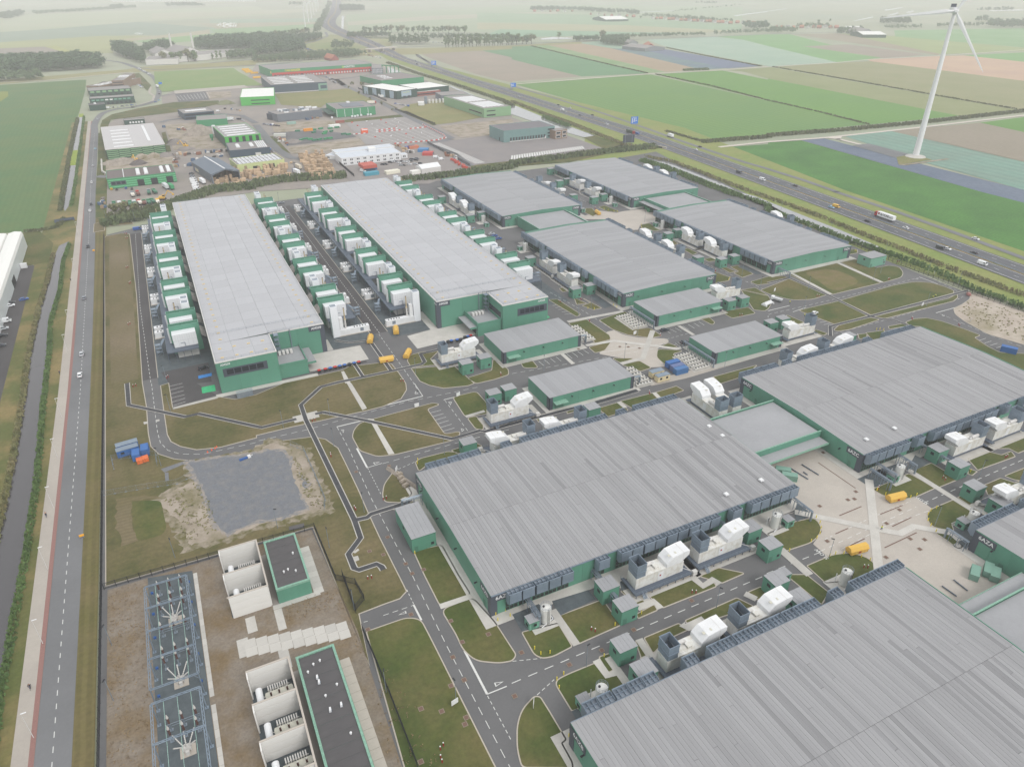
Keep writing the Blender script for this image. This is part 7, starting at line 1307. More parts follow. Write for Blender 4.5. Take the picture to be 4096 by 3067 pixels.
# white modular offices
def modular(lab, A, B, C, h, wins=2):
    t, L, D = bld(lab, A, B, C, h, WHITE, mat('modular_roof', s(196,202,210), .6, amt=.04), 'modular_office', 'office', step=3.2); n = int(L/5.6)
    for r in range(wins):
        for k in range(n):
            for q in (0,1.4): front(t, 'window', GLASS, L*k/n+1.6+q, L*k/n+2.5+q, 1.2+3*r, 2.6+3*r, out=.18)
modular('front block of the white modular offices, two storeys of small windows', (143.9,633),(197.6,633),(198.8,656),6.5)
modular('rear block of the white modular offices behind the front one', (145.3,658),(200.4,660),(197.2,673),6.5)
bld('white stair link between the two modular office blocks', (172.9,648),(179.2,647),(181.2,656),9, WHITE, WROOF, 'link_building', 'building'); modular('small white annex right of the modular offices', (199.3,637),(205.0,637),(206.6,644),3.4,1); modular('small white annex left of the modular offices', (137.2,666),(145.2,659),(147.8,674),3.4,1)
# glass factory up left, with pitched roofs and chimneys
bld('long pale shed of the works beyond the dyke', (21,1595),(76,1588),(74,1659),9, OFFW, FLATR, 'factory', 'factory'); bld('wide pale shed in the middle of the works beyond the dyke', (76,1620),(140,1642),(140,1724),10, OFFW, FLATR, 'factory', 'factory'); bld('pale shed at the right of the works beyond the dyke', (136,1662),(221,1694),(219,1761),9, OFFW, FLATR, 'factory', 'factory')
gable('grey pitched roof hall at the left of the works', (43,1745),(79,1748),(78,1842),6,8, OFFW, FLATR, nm='factory_hall', cat='factory'); gable('tall grey pitched roof hall between the chimneys', (92,1728),(132,1740),(131,1831),7,10, OFFW, FLATR, nm='factory_hall', cat='factory')
for p, lab in (((84,1889), 'tall white chimney left of the pitched hall'),((129,1896), 'tall white chimney right of the pitched hall')): thing('chimney', lab, 'chimney', (*p, 0),0, 'white works chimneys', MB().cyl(0,0,0,34,2.4,1.8,12).cyl(0,0,34,35,2.1,2.1,12).mesh('chimney', OFFW))
# greenhouse at the left edge
gh = thing('greenhouse', 'white ridged greenhouse at the left edge beside the canal', 'greenhouse', (0,0,0)); GW = mat('greenhouse_glass', s(214,220,220), .35, amt=.05)
for k in range(5):
    x1 = -84-8*k; b = MB(); b.extr([(x1-8,8),(x1,8),(x1-.6,9.6),(x1-4,10.2),(x1-7.4,9.4)][::-1], 'y', 330,512); ob('roof', b.mesh('roof', WROOF, fix=True), gh)
for k in range(30): sbox('wall_panel', GW, gh, -84.2,-84,330+6.07*k, 336+6.07*k, .1,7.9)
for k in range(7): sbox('wall_panel', GW, gh, -124+5.7*k, -118.4+5.7*k, 512,512.2, .1,7.9)
ob('wall', MB().box(-124,-84.2,330,512,0,8).mesh('wall', GW), gh); ob('door', MB().box(-83.99,-83.8,436,446,0,4.5).mesh('door', DARK), gh)
sheet('car_park', [(-84,250),(-76.5,250),(-77.3,472),(-84,474)], .03, ASPHD); sheet('turf', [(-90,474),(-70.5,474),(-70,512),(-80,545),(-90,545)], .02, LAWNG)
thing('white_cabinet', 'white block cabinet at the corner of the greenhouse car park', 'cabinet', (-82.2,470,.1),0, None, MB().box(-1.6,1.6,-1,1,0,2.4).box(-1.7,1.7,-1.1,1.1,2.4,2.55).mesh('white_cabinet', WHITE))
# ---- timber stacks
tst = [MB().box(-2.2,2.2,-1,1,0,1.2).box(-2.1,2.1,-.95,.95,1.3,2.4).box(-2.2,2.2,-1,1,2.5,3.7).mesh('timber_stack', WOOD), MB().box(-3,3,-1.1,1.1,0,1.1).box(-2.9,2.9,-1.1,1.1,1.2,2.3).mesh('timber_stack', WOOD), MB().box(-1.2,1.2,-1,1,0,1.3).box(-1.2,1.2,-1,1,1.35,2.6).box(-1.1,1.1,-.9,.9,2.65,3.8).box(-1.1,1.1,-.9,.9,3.85,5).mesh('timber_stack', WOOD)]
R_ = random.Random(5)
def stacks(A, B, C, nx, ny, what, keep=.85):
    A, B, C = Vector(A), Vector(B), Vector(C)
    for i in range(nx):
        for j in range(ny):
            if R_.random() > keep: continue
            p = A+(B-A)*((i+R_.uniform(.2,.8))/nx)+(C-A)*((j+R_.uniform(.2,.8))/ny)
            ki = R_.randrange(3); thing('timber_stack', ('tall banded stack','long low stack','high narrow stack')[ki]+' of pale timber '+what, 'timber stack', (p.x,p.y,.2), math.atan2((B-A).y,(B-A).x)+R_.uniform(-.06,.06),('tall','long low','narrow')[ki]+' timber stacks '+what, tst[ki])
stacks((109.0,596),(129.5,594),(119.1,690),8,16, 'in the long block left of the modular offices'); stacks((34.7,601),(97.9,610),(37.5,645),20,3, 'in front of the open grey shed', .8); stacks((56.8,631),(100.1,631),(58.9,661),10,2, 'before the lime green hall', .75); stacks((38.2,642),(58.2,641),(39.7,661),8,2, 'inside the open grey shed', 1)
# ---- rubble heaps and plant
def heap(lab, p, r, h, m, n=14):
    R2 = random.Random(int(p[0]*3+p[1])); b = MB(); rings = [(1,0),(.72,.42),(.42,.78),(.12,1)]
    for q, z in rings:
        for k in range(n): a = 2*math.pi*k/n; f = R2.uniform(.82,1.15); b.v.append((r*q*f*math.cos(a), r*q*f*math.sin(a)*.7, h*z*R2.uniform(.85,1.1) if z else 0))
    for i in range(3):
        for k in range(n): b.f.append((i*n+k, i*n+(k+1) % n, (i+1)*n+(k+1) % n, (i+1)*n+k)); b.m.append(0)
    b.f.append(tuple(3*n+k for k in range(n))); b.m.append(0); thing('rubble_heap', lab, 'heap', (*p, .16),0, 'heaps of rubble and gravel', b.mesh('rubble_heap', m))
GRH = mat('grey_rubble', s(132,126,122), .95, amt=.25, ns=.4); DKH = mat('dark_spoil', s(100,94,92), .95, amt=.2, ns=.4)
for p, r, h, m, lab in (((46.7,844),17,9,RUBBLE,'large brown gravel heap behind the yellow excavator'),((21.2,801),10,5,GRH,'grey broken concrete heap beside the yellow excavator'),((26.5,771),9,2.5,GRH,'low grey stone spread under the yellow excavator'),((-28.3,734),14,4.5,RUBBLE,'pale broken concrete heap in the walled yard'),((-15.5,723),8,4,DKH,'dark spoil heap under the small excavator'),((-11.9,747),9,4,SAND,'sand bay heap at the back of the walled yard, left'),((-2.2,747),8,4,SAND,'sand bay heap at the back of the walled yard, middle'),((7.7,747),8,3.5,GRH,'grey bay heap at the back of the walled yard, right'),((-38.6,735),9,3,RUBBLE,'low rubble heap at the left of the walled yard'),((125.8,757),9,3,GRH,'low grey heap in the skip yard'),((96,1044),12,5,mat('overgrown_spoil',s(120,122,96),.95,amt=.2,ns=.3),'overgrown spoil heap before the bright green hall'),((18.7,812),8,3,DKH,'black heap left of the grey broken concrete')): heap(lab, p, r, h, m)
yw = MB()
for a, b in zip([(-45.2,753),(-44.3,704),(-40.7,691)],[(-44.3,704),(-40.7,691),(-34.1,692)]):
    yw.tube((*a,1.2),(*b,1.2),.9,4)
thing('yard_wall', 'low pale concrete block wall round the rubble yard', 'wall', (0,0,0),0, None, yw.mesh('yard_wall', CONCL))
ex = Proto(); ex.add('track', MB().box(-2.2,2.2,-1.6,-.9,0,1).box(-2.2,2.2,.9,1.6,0,1), BLACK); b = MB().box(-2.4,1.6,-1.4,1.4,1.1,2.6).box(.2,1.8,-1.4,-.3,2.6,3.9); ex.add('house', b, YELLOW); ex.add('cab_window', MB().box(.4,1.86,-1.46,-.24,2.8,3.7), GLASS)
ex.add('arm', MB().tube((1.5,.3,2.2),(4.6,.3,6.4),.38,4).tube((4.6,.3,6.4),(7.6,.3,4.2),.3,4).box(7.2,8.4,-.3,.9,3.0,4.2), YELLOW)
for p, r, lab in (((27.4,777),2.4,'yellow excavator on the grey stones'),((-16.7,728),1.9,'yellow excavator on the dark spoil in the walled yard'),((-2.7,587),-.3,'small orange excavator among the parked lorries')): ex.put('excavator', lab, 'excavator', (*p, .5), r, 'excavators')
for k, (p, c) in enumerate((((59.5,824), s(70,160,100)),((54.5,803), s(70,150,100)))): thing('mixer_silo', ['white silo with green band beside the striped hall','green hopper at the foot of the white silo'][k], 'silo', (*p, .1),0, None, MB().cyl(0,0,3,11 if k == 0 else 6,1.8,n=12).cyl(0,0,1,3,.4,1.8,12).cyl(0,0,0,1,1,1,8).mesh('mixer_silo', WHITE if k == 0 else MIDG))
# ---- barriers on the big car park
bar = [MB().box(-.95,.95,-.25,.25,0,.9).box(-.95,.95,-.35,.35,0,.25).mesh('traffic_barrier', m) for m in (mat('barrier_red', s(206,74,64), .6), WHITE)]
BN = [0]
def barline(P, grp):
    P = resample(P, 2.6)
    for k, p in enumerate(P[:-1]): thing('traffic_barrier', '%s plastic barrier in the %s' % ('red' if k % 2 else 'white', grp), 'barrier', (p.x, p.y, .2), math.atan2((P[k+1]-p).y, (P[k+1]-p).x), grp, bar[(k+1) % 2]); BN[0] += 1
barline([(218.4,777),(243.6,779)], 'upper barrier row of the car park'); barline([(215.9,768),(245.7,767)], 'second barrier row of the car park'); barline([(250.8,769),(272.9,770)], 'right barrier row of the car park'); barline([(273.6,787),(272.8,721),(269.4,706),(256.8,699),(211.6,702)], 'long barrier row along the car park edge'); barline([(190.7,767),(207.2,767)], 'left barrier row of the car park')
for k, p in enumerate([(206.7,835),(223.5,835),(240.8,836),(257.4,836),(244.5,790),(253.5,811),(240.6,816),(223.8,814),(207.1,813),(206.7,792),(206.3,743),(222.4,741),(239.8,744),(255.9,742),(239.4,721),(222.0,717),(206.0,719),(255.7,720)]): thing('traffic_barrier', 'single red and white barrier block scattered on the car park paving', 'barrier', (*p, .2), .3*k, 'scattered barrier blocks', bar[k % 2])
thing('orange_cabin', 'orange cabin with white sign beside the left barrier row', 'cabin', (*(203.0,771), .2),0, None, MB().box(-3.5,3.5,-1.5,1.5,.2,4,0).box(-3.2,3.2,-1.56,-1.5,2.8,3.8,1).mesh('orange_cabin', [mat('cabin_orange', s(226,100,60), .5), WHITE]))
ln = MB()
for k in range(9):
    a, b = Vector((194.5,775))+(Vector((266.5,847))-Vector((194.5,775)))*(k/9), Vector((213.1,703))+(Vector((270.5,709))-Vector((213.1,703)))*(k/9); dashes([tuple(a),tuple(b)],1e4,1, .35, .19, ln)
ob('car_park_lines', ln.mesh('car_park_lines', PAINT), kind='structure'); ln = MB()
for k in range(30):
    a, b = Vector((287.1,589))+(Vector((370.6,598))-Vector((287.1,589)))*(k/30), Vector((294.4,603))+(Vector((374.9,610))-Vector((294.4,603)))*(k/30); dashes([tuple(a),tuple(b)],1e4,1,1.6, .19, ln)
for k in range(34):
    a, b = Vector((246.7,686))+(Vector((251.0,587))-Vector((246.7,686)))*(k/34), Vector((255.3,686))+(Vector((261.0,587))-Vector((255.3,686)))*(k/34); dashes([tuple(a),tuple(b)],1e4,1,1.4, .19, ln)
for k in range(10):
    a, b = Vector((44,1150))+(Vector((85,1166))-Vector((44,1150)))*(k/9), Vector((46,1103))+(Vector((83,1107))-Vector((46,1103)))*(k/9); dashes([tuple(a),tuple(b)],1e4,1, .4, .2, ln)
ob('bay_lines', ln.mesh('bay_lines', PAINT), kind='structure')
# ---- estate containers, skips
for (p, n, c, r, lab, dz) in (((160.5,604),5,s(186,92,78),.05,'rust red container in the double stack on the container yard',2.6),((161.5,608),1,s(60,120,160),.05,'single blue container under the rust red stack',0),((157.8,590),2,s(70,150,170),.03,'turquoise container in front of the rust red stack',0),((175.2,587),2,s(226,222,206),.1,'cream container right of the turquoise ones',0),((194.3,578),2,s(232,230,224),.1,'white container before the white tent',0),((226.4,655),3,s(70,130,180),-.5,'blue container in the slanted row on the yard',0),((225.1,639),3,s(190,80,76),-.5,'red container in the slanted row on the yard',0),((220.5,675),1,s(70,100,170),.1,'blue container by the barrier fence',0),((223.5,673),2,s(196,120,90),.1,'orange roofed container by the barrier fence',0),((144.0,858),1,s(150,180,170),.1,'pale green lettered container at the edge of the gravel plot',0),((194.6,841),1,s(150,90,80),.1,'rust container on the grass before the car park',0),((119.4,792),2,s(206,206,200),-.3,'grey white container at the left of the skip yard',0),((182.8,817),2,s(230,230,228),.1,'white container behind the skips',0),((152.0,809),1,s(226,150,50),.1,'orange skip container among the green skips',0)):
    for k in range(n):
        co, si = math.cos(r), math.sin(r); q = (p[0]+(-si)*2.7*k, p[1]+co*2.7*k); o = cont(lab if n == 1 else '%s %s' % (ORD[k], lab) if 'row' not in lab else lab+', %s along' % ORD[k], q, r, c, .17+dz, 2.0 if 'stack' in lab or 'cream' in lab or 'white c' in lab else 1.6, 'estate containers: '+lab)
for k, p in enumerate([(141.3,811),(158.2,810),(166.4,813),(166.8,793),(173.1,793),(183.8,812),(175.9,810),(163.5,784),(155.1,796),(134.9,762),(140.3,766),(143.9,761),(146.5,754),(152.0,755),(158.2,756),(163.1,757),(181.1,772),(185.0,768)]): o = cont(('%s green open skip in the skip yard, roughly from the left' % ORD[k]), p, .2*(k % 5), s(50,120+8*(k % 4),92), .17, grp='green skips'); o.scale = (.85,.8,.6)
tent = thing('white_tent', 'white storage tent at the end of the container yard', 'tent', (*(204.9,582), .17), .1); ob('roof', MB().extr([(-6,4),(6,4),(0,6.5)], 'x', -9,9).mesh('roof', WHITE, fix=True), tent); ob('side', MB().box(-9,9,-6,6,0,4).mesh('side', OFFW), tent)
R_ = random.Random(9)
for k in range(26):
    p = Vector((237.7,614))+(Vector((236.3,570))-Vector((237.7,614)))*R_.random()+(Vector((235.4,631))-Vector((237.7,614)))*R_.uniform(-.4,.4); thing('lifting_platform', 'folded red lifting platform among many parked by the lorry yard fence', 'lifting platform', (p.x,p.y,.17), R_.uniform(0,3), 'red lifting platforms', MB().box(-1.4,1.4,-.7,.7,.5,1).box(-1.2,1.2,-.6,.6,1.05,2).box(-1.1,-.7,-.8,.8,0,.6).box(.7,1.1,-.8,.8,0,.6).mesh('lifting_platform', mat('platform_red', s(192,80,66), .5)) if k == 0 else bpy.data.meshes['lifting_platform'])
fence('dark fence along the lorry yard of the cold store', [(243.6,690),(243.1,581)], FPAN, FPOST); fence('dark fence on the long street side of the sage hall plot', [(277.5,898),(285.7,779)], FPAN, FPOST); fence('dark fence beside the white roofed depot', [(287,1101),(288,965)], FPAN, FPOST); fence('dark fence round the timber yard entrance', [(143.9,652),(143.3,591)], FPAN, FPOST)
# ---- yard clutter
pal = [MB().box(-1.2,1.2,-.8,.8,0,.9).box(-1.1,1.1,-.75,.75,1,1.7).mesh('pallet_stack', m) for m in (WOOD, GRH, mat('clutter_blue', s(80,104,132), .6), mat('clutter_dark', s(70,70,68), .7), OFFW, mat('clutter_rust', s(140,96,76), .7))]
R_ = random.Random(17)
for pts, n, wh in (([(14.6,746),(34.3,742),(58.2,744)],22, 'along the rubble yard wall'),([(20.7,695),(35.9,694)],9, 'before the gate of the timber yard'),([(13.7,733),(15.4,692)],9, 'at the end of the walled yard'),([(27.9,713),(53.8,724)],12, 'in the second row behind the timber shed'),([(16,904),(34.1,872)],8, 'behind the rubble heaps'),([(81.6,664),(97.1,651),(108.7,664)],16, 'before the lime green hall'),([(212.9,688),(214.3,644)],12, 'along the striped barrier fence'),([(242.7,638),(243.4,606)],10, 'by the lifting platforms'),([(438,1607),(443,1498)],14, 'in the builder yard beside the motorway'),([(91,1000),(103,979)],6, 'before the bright green hall'),([(-43.5,620),(-42.0,581)],7, 'beside the parked lorries'),([(160.0,878),(182.6,883)],6, 'behind the machinery hall'),([(114.5,802),(118.0,745)],10, 'at the left of the skip yard')):
    P = resample(pts, 1); P = [P[int(R_.random()*len(P))] for _ in range(n)]
    for p in P: o = thing('pallet_stack', 'small stack of yard materials '+wh, 'pallet stack', (p.x+R_.uniform(-3,3), p.y+R_.uniform(-3,3), .2), R_.uniform(0,3), 'yard materials '+wh, R_.choice(pal)); o.scale = (R_.uniform(.7,1.8), R_.uniform(.7,1.5), R_.uniform(.6,1.5))
# ================================================================ TREES, HEDGES, REEDS
def leaf_quads(b, c, rad, n, size, R, mi=0, flat=.6):
    for _ in range(n):
        a, z = R.uniform(0,2*math.pi), R.uniform(-1,1); q = math.sqrt(1-z*z); rr = R.uniform(.65,1.05)
        p = Vector((c[0]+rad[0]*rr*q*math.cos(a), c[1]+rad[1]*rr*q*math.sin(a), c[2]+rad[2]*rr*z))
        n_ = Vector((q*math.cos(a)+R.uniform(-.6,.6), q*math.sin(a)+R.uniform(-.6,.6), z+.5+R.uniform(-.4,.4))).normalized(); u = n_.orthogonal().normalized(); v = n_.cross(u)
        an = R.uniform(0,3.14); u, v = u*math.cos(an)+v*math.sin(an), v*math.cos(an)-u*math.sin(an); s1, s2 = size*R.uniform(.6,1.3), size*R.uniform(.5,1.1)
        b.quad([p-u*s1-v*s2*.3, p+v*s2-u*s1*.2, p+u*s1+v*s2*.2, p-v*s2+u*s1*.3], mi)
def crown(kind, seed, n=9, q=26):
    R = random.Random(seed); b = MB()
    for i in range(n):
        if kind == 'broad': c = (R.uniform(-2.6,2.6), R.uniform(-2.6,2.6), R.uniform(3.2,8.2)); r = R.uniform(1.5,2.5)
        elif kind == 'tall': z = R.uniform(3.2,12); w_ = 1.9*(1-abs(z-6.5)/9); c = (R.uniform(-w_,w_), R.uniform(-w_,w_), z); r = R.uniform(1.1,1.8)
        else: c = (R.uniform(-1.6,1.6), R.uniform(-1.6,1.6), R.uniform(.8,2.8)); r = R.uniform(.8,1.4)
        leaf_quads(b, c, (r,r,r*.85), q, .62 if kind != 'bush' else .45, R)
        leaf_quads(b, c, (r*.5,r*.5,r*.4),6, r*.5, R)
    return b
TREES = {}
for kind, mm in (('broad', LEAF),('broad', LEAF2),('tall', LEAF),('tall', LEAF2),('bush', LEAF3),('broad', LEAF3)):
    L_ = TREES.setdefault(kind, [])
    for sd in (1,2): L_.append(crown(kind, sd*7+len(L_),9 if kind != 'tall' else 11).mesh('crown', mm))
trunk_me = MB().tube((0,0,0),(0,.1,3.4),.32,6,0,.2).tube((0,.1,3.2),(1.2,.3,5.6),.16,5,0,.06).tube((0,.1,3.2),(-1,-.6,5.8),.16,5,0,.06).tube((0,.1,3.3),(.1,.9,7),.18,5,0,.05).mesh('trunk', BARK)
RT = random.Random(21)
def tree(lab, p, h, kind='broad', grp=None, v=None, sx=1):
    t = thing('tree' if kind != 'bush' else 'shrub', lab, 'tree' if kind != 'bush' else 'shrub', (*p, 0), RT.uniform(0,6), grp); base = {'broad':10.2,'tall':13.6,'bush':4.}[kind]; s_ = h/base; t.scale = (s_*sx, s_*sx, s_)
    L_ = TREES[kind]; ob('crown', L_[RT.randrange(len(L_)) if v is None else v], t)
    if kind != 'bush': ob('trunk', trunk_me, t)
    return t
def row(lab, pts, n, h, kind='broad', grp=None, jit=2, v=None, sx=1):
    P = resample(pts, 1e-3+sum((Vector(b)-Vector(a)).length for a, b in zip(pts, pts[1:]))/max(1,n))[:n]
    for p in P: tree(lab, (p.x+RT.uniform(-jit,jit), p.y+RT.uniform(-jit,jit)), h*RT.uniform(.8,1.15), kind, grp or lab, v, sx)
def inside(p, poly):
    c = False; n = len(poly)
    for i in range(n):
        a, b = poly[i], poly[i-1]
        if (a[1] > p[1]) != (b[1] > p[1]) and p[0] < (b[0]-a[0])*(p[1]-a[1])/(b[1]-a[1])+a[0]: c = not c
    return c
CR = {k: [(c.v, c.f) for c in (crown(k, sd, 6,13) for sd in (3,4,5))] for k in ('broad','tall','bush')}
def wood(nm, poly, sp, h, m, kind='broad', mx=420):
    b = MB(); xs, ys = [p[0] for p in poly],[p[1] for p in poly]; base = {'broad':10.2,'tall':13.6,'bush':4.}[kind]; R = random.Random(int(xs[0])); cnt = 0
    x = min(xs)
    while x < max(xs):
        y = min(ys)
        while y < max(ys):
            p = (x+R.uniform(-.4,.4)*sp, y+R.uniform(-.4,.4)*sp)
            if inside(p, poly) and cnt < mx:
                cnt += 1; V, F = R.choice(CR[kind]); k = h*R.uniform(.75,1.2)/base; n0 = len(b.v); kx = k*R.uniform(.9,1.3)
                b.v += [(p[0]+a*kx, p[1]+c*kx, d*k) for a, c, d in V]; b.f += [tuple(i+n0 for i in f) for f in F]; b.m += [0]*len(F)
            y += sp
        x += sp
    ob(nm, b.mesh(nm, m), kind='stuff')
W1 = mat('wood_dark', s(66,90,62), .9, s(84,106,74), .04, .25, fine=.3); W2 = mat('wood_mid', s(84,106,72), .9, s(104,122,88), .04, .25, fine=.3)
wood('wood', [(-238,1534),(-155,1540),(-139,1559),(-68,1570),(-29,1601),(-30,1668),(-92,1762),(-171,1756),(-227,1740),(-262,1726)],9,20, W1, mx=480)
wood('wood', [(-226,1435),(-164,1433),(-136,1443),(-141,1496),(-185,1494),(-233,1494)],8,13, W2); wood('wood', [(-32,1862),(17,1609),(22,1700),(5,1901),(-29,1982)],9,22, W1)
wood('wood', [(24,1832),(48,1877),(88,1918),(85,2021),(29,1919)],10,19, W1); wood('wood', [(135,1892),(254,1827),(295,2097),(208,2104),(144,1989)],10,20, W1, mx=560)
wood('wood', [(229,1693),(302,1681),(347,1745),(367,1902),(358,2062),(307,2177)],10,19, W1, mx=560); wood('wood', [(171,1620),(225,1641),(237,1716),(187,1715)],9,14, W2)
wood('wood', [(202,1544),(297,1540),(402,1545),(443,1604),(431,1654),(319,1644),(218,1594)],8,11, W2, mx=300); wood('wood', [(326,1871),(446,2034),(464,2111),(354,2023)],9,17, W1)
wood('copse', [(403,1739),(453,1734),(473,1807),(429,1832)],8,15, W2, 'tall'); wood('copse', [(551,1782),(639,1759),(665,1831),(576,1861)],9,20, W2, 'tall')
wood('tree_belt', [(471,2227),(510,2309),(641,2830),(1074,4500),(1152,4895),(647,2910),(541,2527)],16,15, W2, mx=260); wood('tree_belt', [(522,2057),(628,2020),(640,2059),(549,2159)],10,11, W1); wood('tree_belt', [(687,1900),(877,1794),(901,1845),(707,1953)],12,12, W1)
wood('wood', [(-423,3609),(-386,3588),(-373,4012),(-401,4211),(-458,3951)],16,18, W1); wood('tree_belt', [(-339,3992),(-164,4197),(83,4537),(87,4671),(-170,4382),(-351,4143)],18,13, W2); wood('copse', [(227,4654),(416,4571),(388,4778),(237,4835)],18,18, W1); wood('copse', [(-45,4409),(24,4524),(27,4744),(-45,4650)],18,18, W1)
wood('copse', [(896,3616),(997,3581),(1075,3869),(993,4000)],16,20, W1); wood('copse', [(836,4492),(910,4484),(937,4629),(863,4635)],22,16, W1); wood('tree_belt', [(1219,4851),(1673,4750),(1734,4922),(1286,5112)],30,16, W1)
wood('village_trees', [(1637,3162),(1786,3071),(1845,2625),(1926,2741),(1902,3066),(1824,3356),(1718,3319)],20,17, W1); wood('village_trees', [(1782,2512),(1812,2400),(1804,2038),(1869,2113),(1890,2497),(1857,2618)],20,12, W2); wood('wood', [(1631,1795),(1706,1770),(1820,1890),(1755,1928)],15,17, W1, mx=200); wood('tree_belt', [(1422,1668),(1605,1663),(1648,1708),(1458,1711)],12,10, W2); wood('copse', [(2781,3442),(2851,3357),(2938,3461),(2845,3522)],26,15, W1); wood('tree_belt', [(2088,2737),(2881,3188),(2945,3259),(2125,2787)],26,9, W2)
wood('tree_belt', [(982,1667),(1044,1649),(1068,1688),(1003,1703)],8,12, W1); wood('tree_belt', [(1148,1698),(1380,1658),(1399,1681),(1170,1730)],9,10, W2); wood('farm_trees', [(1001,1570),(1012,1494),(1083,1580),(1122,1658),(1076,1683)],9,15, W1)
wood('wood', [(1584,1650),(1663,1615),(1741,1693),(1682,1744)],14,13, W2); wood('village_trees', [(1817,1766),(1899,1719),(1983,1796),(1888,1832)],16,12, W2); wood('farm_trees', [(1717,1526),(1769,1487),(1880,1587),(1816,1612)],12,14, W1); wood('wood', [(2164,1759),(2242,1714),(2403,1840),(2321,1888)],18,19, W1); wood('tree_belt', [(1995,1605),(2111,1568),(2176,1621),(2068,1665)],14,10, W2); wood('tree_belt', [(2165,1567),(2350,1540),(2412,1582),(2235,1619)],14,12, W2); wood('wood', [(2292,1494),(2416,1394),(2602,1506),(2478,1612)],16,19, W1); wood('copse', [(3223,2166),(3368,2102),(3466,2170),(3324,2231)],24,16, W1); wood('copse', [(2533,1688),(2561,1671),(2654,1733),(2624,1751)],14,18, W1)
row('slender poplar in the row along the road beyond the motorway', [(650,1669),(807,1652)],24,26, 'tall', jit=3, v=2); row('round tree in the row north of the junction pond', [(537,2103),(641,2073)],12,15); row('large round tree behind the junction copses', [(610,2200),(671,2191),(750,2147),(857,2060)],20,21); row('tall tree at the far end of the poplar row', [(810,1657),(862,1658)],5,24)
row('small round street tree in the village row', [(1806,2385),(1838,2171)],18,13); row('tree in the short row by the works', [(53,1624),(110,1628)],5,24, 'broad'); row('poplar beside the works sheds', [(141,1636),(179,1646)],5,17, 'tall'); row('tree standing along the field behind the works', [(354,2151),(397,2172),(454,2237)],9,20)
for p, h, lab in (((1004,1779),17, 'round tree alone by the pond beyond the motorway'),((1086,1699),24, 'tallest dark tree beside the grey roofed farm'),((108,1630),16, 'pointed tree before the works'),((2044,1899),14, 'round tree among the far village houses'),((2151,1949),11, 'small round tree right of the far village'),((1706,2418),13, 'round tree beside the white roofed barn')): tree(lab, p, h)
row('small tree at the edge of the estate street', [(275,1178),(274,1042),(272.3,891)],6,5, 'broad'); [tree(l, p, 7, 'bush') for p, l in zip([(-35.7,572),(-28.6,573),(-22.0,566)],('round shrub behind the parked lorries, nearest the road', 'round shrub behind the parked lorries, middle of three', 'round shrub behind the parked lorries, nearest the tall hall'))]; row('shrub by the sage hall plot', [(292,1154),(315,1127)],3,5, 'bush')
row('young tree in the belt before the logistics hall', [(315,1542),(443,1604)],14,11); row('young tree in the belt behind the dyke', [(215,1548),(309,1545)],12,10)
def brush(nm, pts, wd, h, m, dens=1.6, lab=None, cat=None, size=.6, grp=None, seed=1):
    R = random.Random(seed+int(pts[0][0])); b = MB(); P = [Vector(p) for p in pts]
    for a, c in zip(P, P[1:]):
        L = (c-a).length
        if L < .1: continue
        d = (c-a)/L; n = Vector((-d.y, d.x))
        for _ in range(int(L*dens*wd)):
            y = R.uniform(-1,1); q = a+d*R.uniform(0,L)+n*y*wd/2; z = h*math.sqrt(max(.05,1-y*y*.8))*R.uniform(.45,1.1)
            an = R.uniform(0,3.14); u = Vector((math.cos(an), math.sin(an), R.uniform(-.2,.2)))*size*R.uniform(.6,1.4); v = Vector((R.uniform(-.5,.5), R.uniform(-.5,.5),1)).normalized()*size*R.uniform(.5,1.2); o = Vector((q.x,q.y,z))
            b.quad([o-u, o-v*.8+u*.2, o+u, o+v])
            if R.random() < .45: b.quad([Vector((q.x-u.x,q.y-u.y,0)), Vector((q.x+u.x,q.y+u.y,0)), o+u*.7, o-u*.7])
    me = b.mesh(nm, m)
    return ob(nm, me, kind='stuff') if not lab else thing(nm, lab, cat, (0,0,0),0, grp, me)
HB = mat('hedge_bank', s(104,106,76), .9, s(88,98,64), .15, .25, fine=1); HD = mat('hedge_dark', s(88,104,70), .9, s(106,116,80), .12, .25, fine=1)
brush('hedge', [(-43.1,539),(-12.9,548),(3.3,568),(33.5,598),(65.0,594),(66.2,601),(94.2,605),(137.8,596)],14,4.5, HD, .9, 'broad dark hedge behind the two tall halls', 'hedge', .9)
brush('hedge', [(172.7,559),(201.7,557),(273.6,561),(278.3,571),(351.2,574),(432.6,572)],9,4.2, HD, 1.1, 'long dark hedge between the far halls and the lorry yard', 'hedge', .9)
brush('hedge', [(-39.7,555),(-16.1,562),(-5.3,566)],10,3.5, HB, .9, 'low scrubby hedge before the parked lorries', 'hedge', .8)
brush('reed_bed', [(384.7,403),(386.1,373.1),(376.5,362.9),(378,332.2),(375.5,299.1),(376,269.9),(377,251.7),(375.9,228.8),(370.3,204.7),(370.3,179.8),(371.1,164.2)],5,2.6, REEDG, 1.2, size=.7); brush('reed_bed', [(400.4,544),(409.8,513),(404.3,445.6),(401.5,409.1),(401.4,389.2),(399.4,342.7),(393.8,298.9),(391.7,271.3),(388.1,237.7),(386.3,189.8),(383.6,171.6)],5,1.8, REED, 1.0, size=.7)
brush('reed_bed', [(387.7,531),(390.2,504),(387.7,468.8),(384.8,429.4),(384.6,401.6)],8,2.8, REEDG, 1.4, size=.7); brush('reed_bed', [(433.9,889),(426.2,788),(423.4,725),(417.5,657),(411.4,592),(427.9,566)],7,2, REED, .9, size=.8); brush('reed_bed', [(432,1420),(425,1231),(429,1082),(425.8,893),(417.5,855)],8,2.4, HB, .7, size=.9); brush('reed_bed', [(415.0,767),(412.3,703)],7,3, REEDG, 1, size=.8)
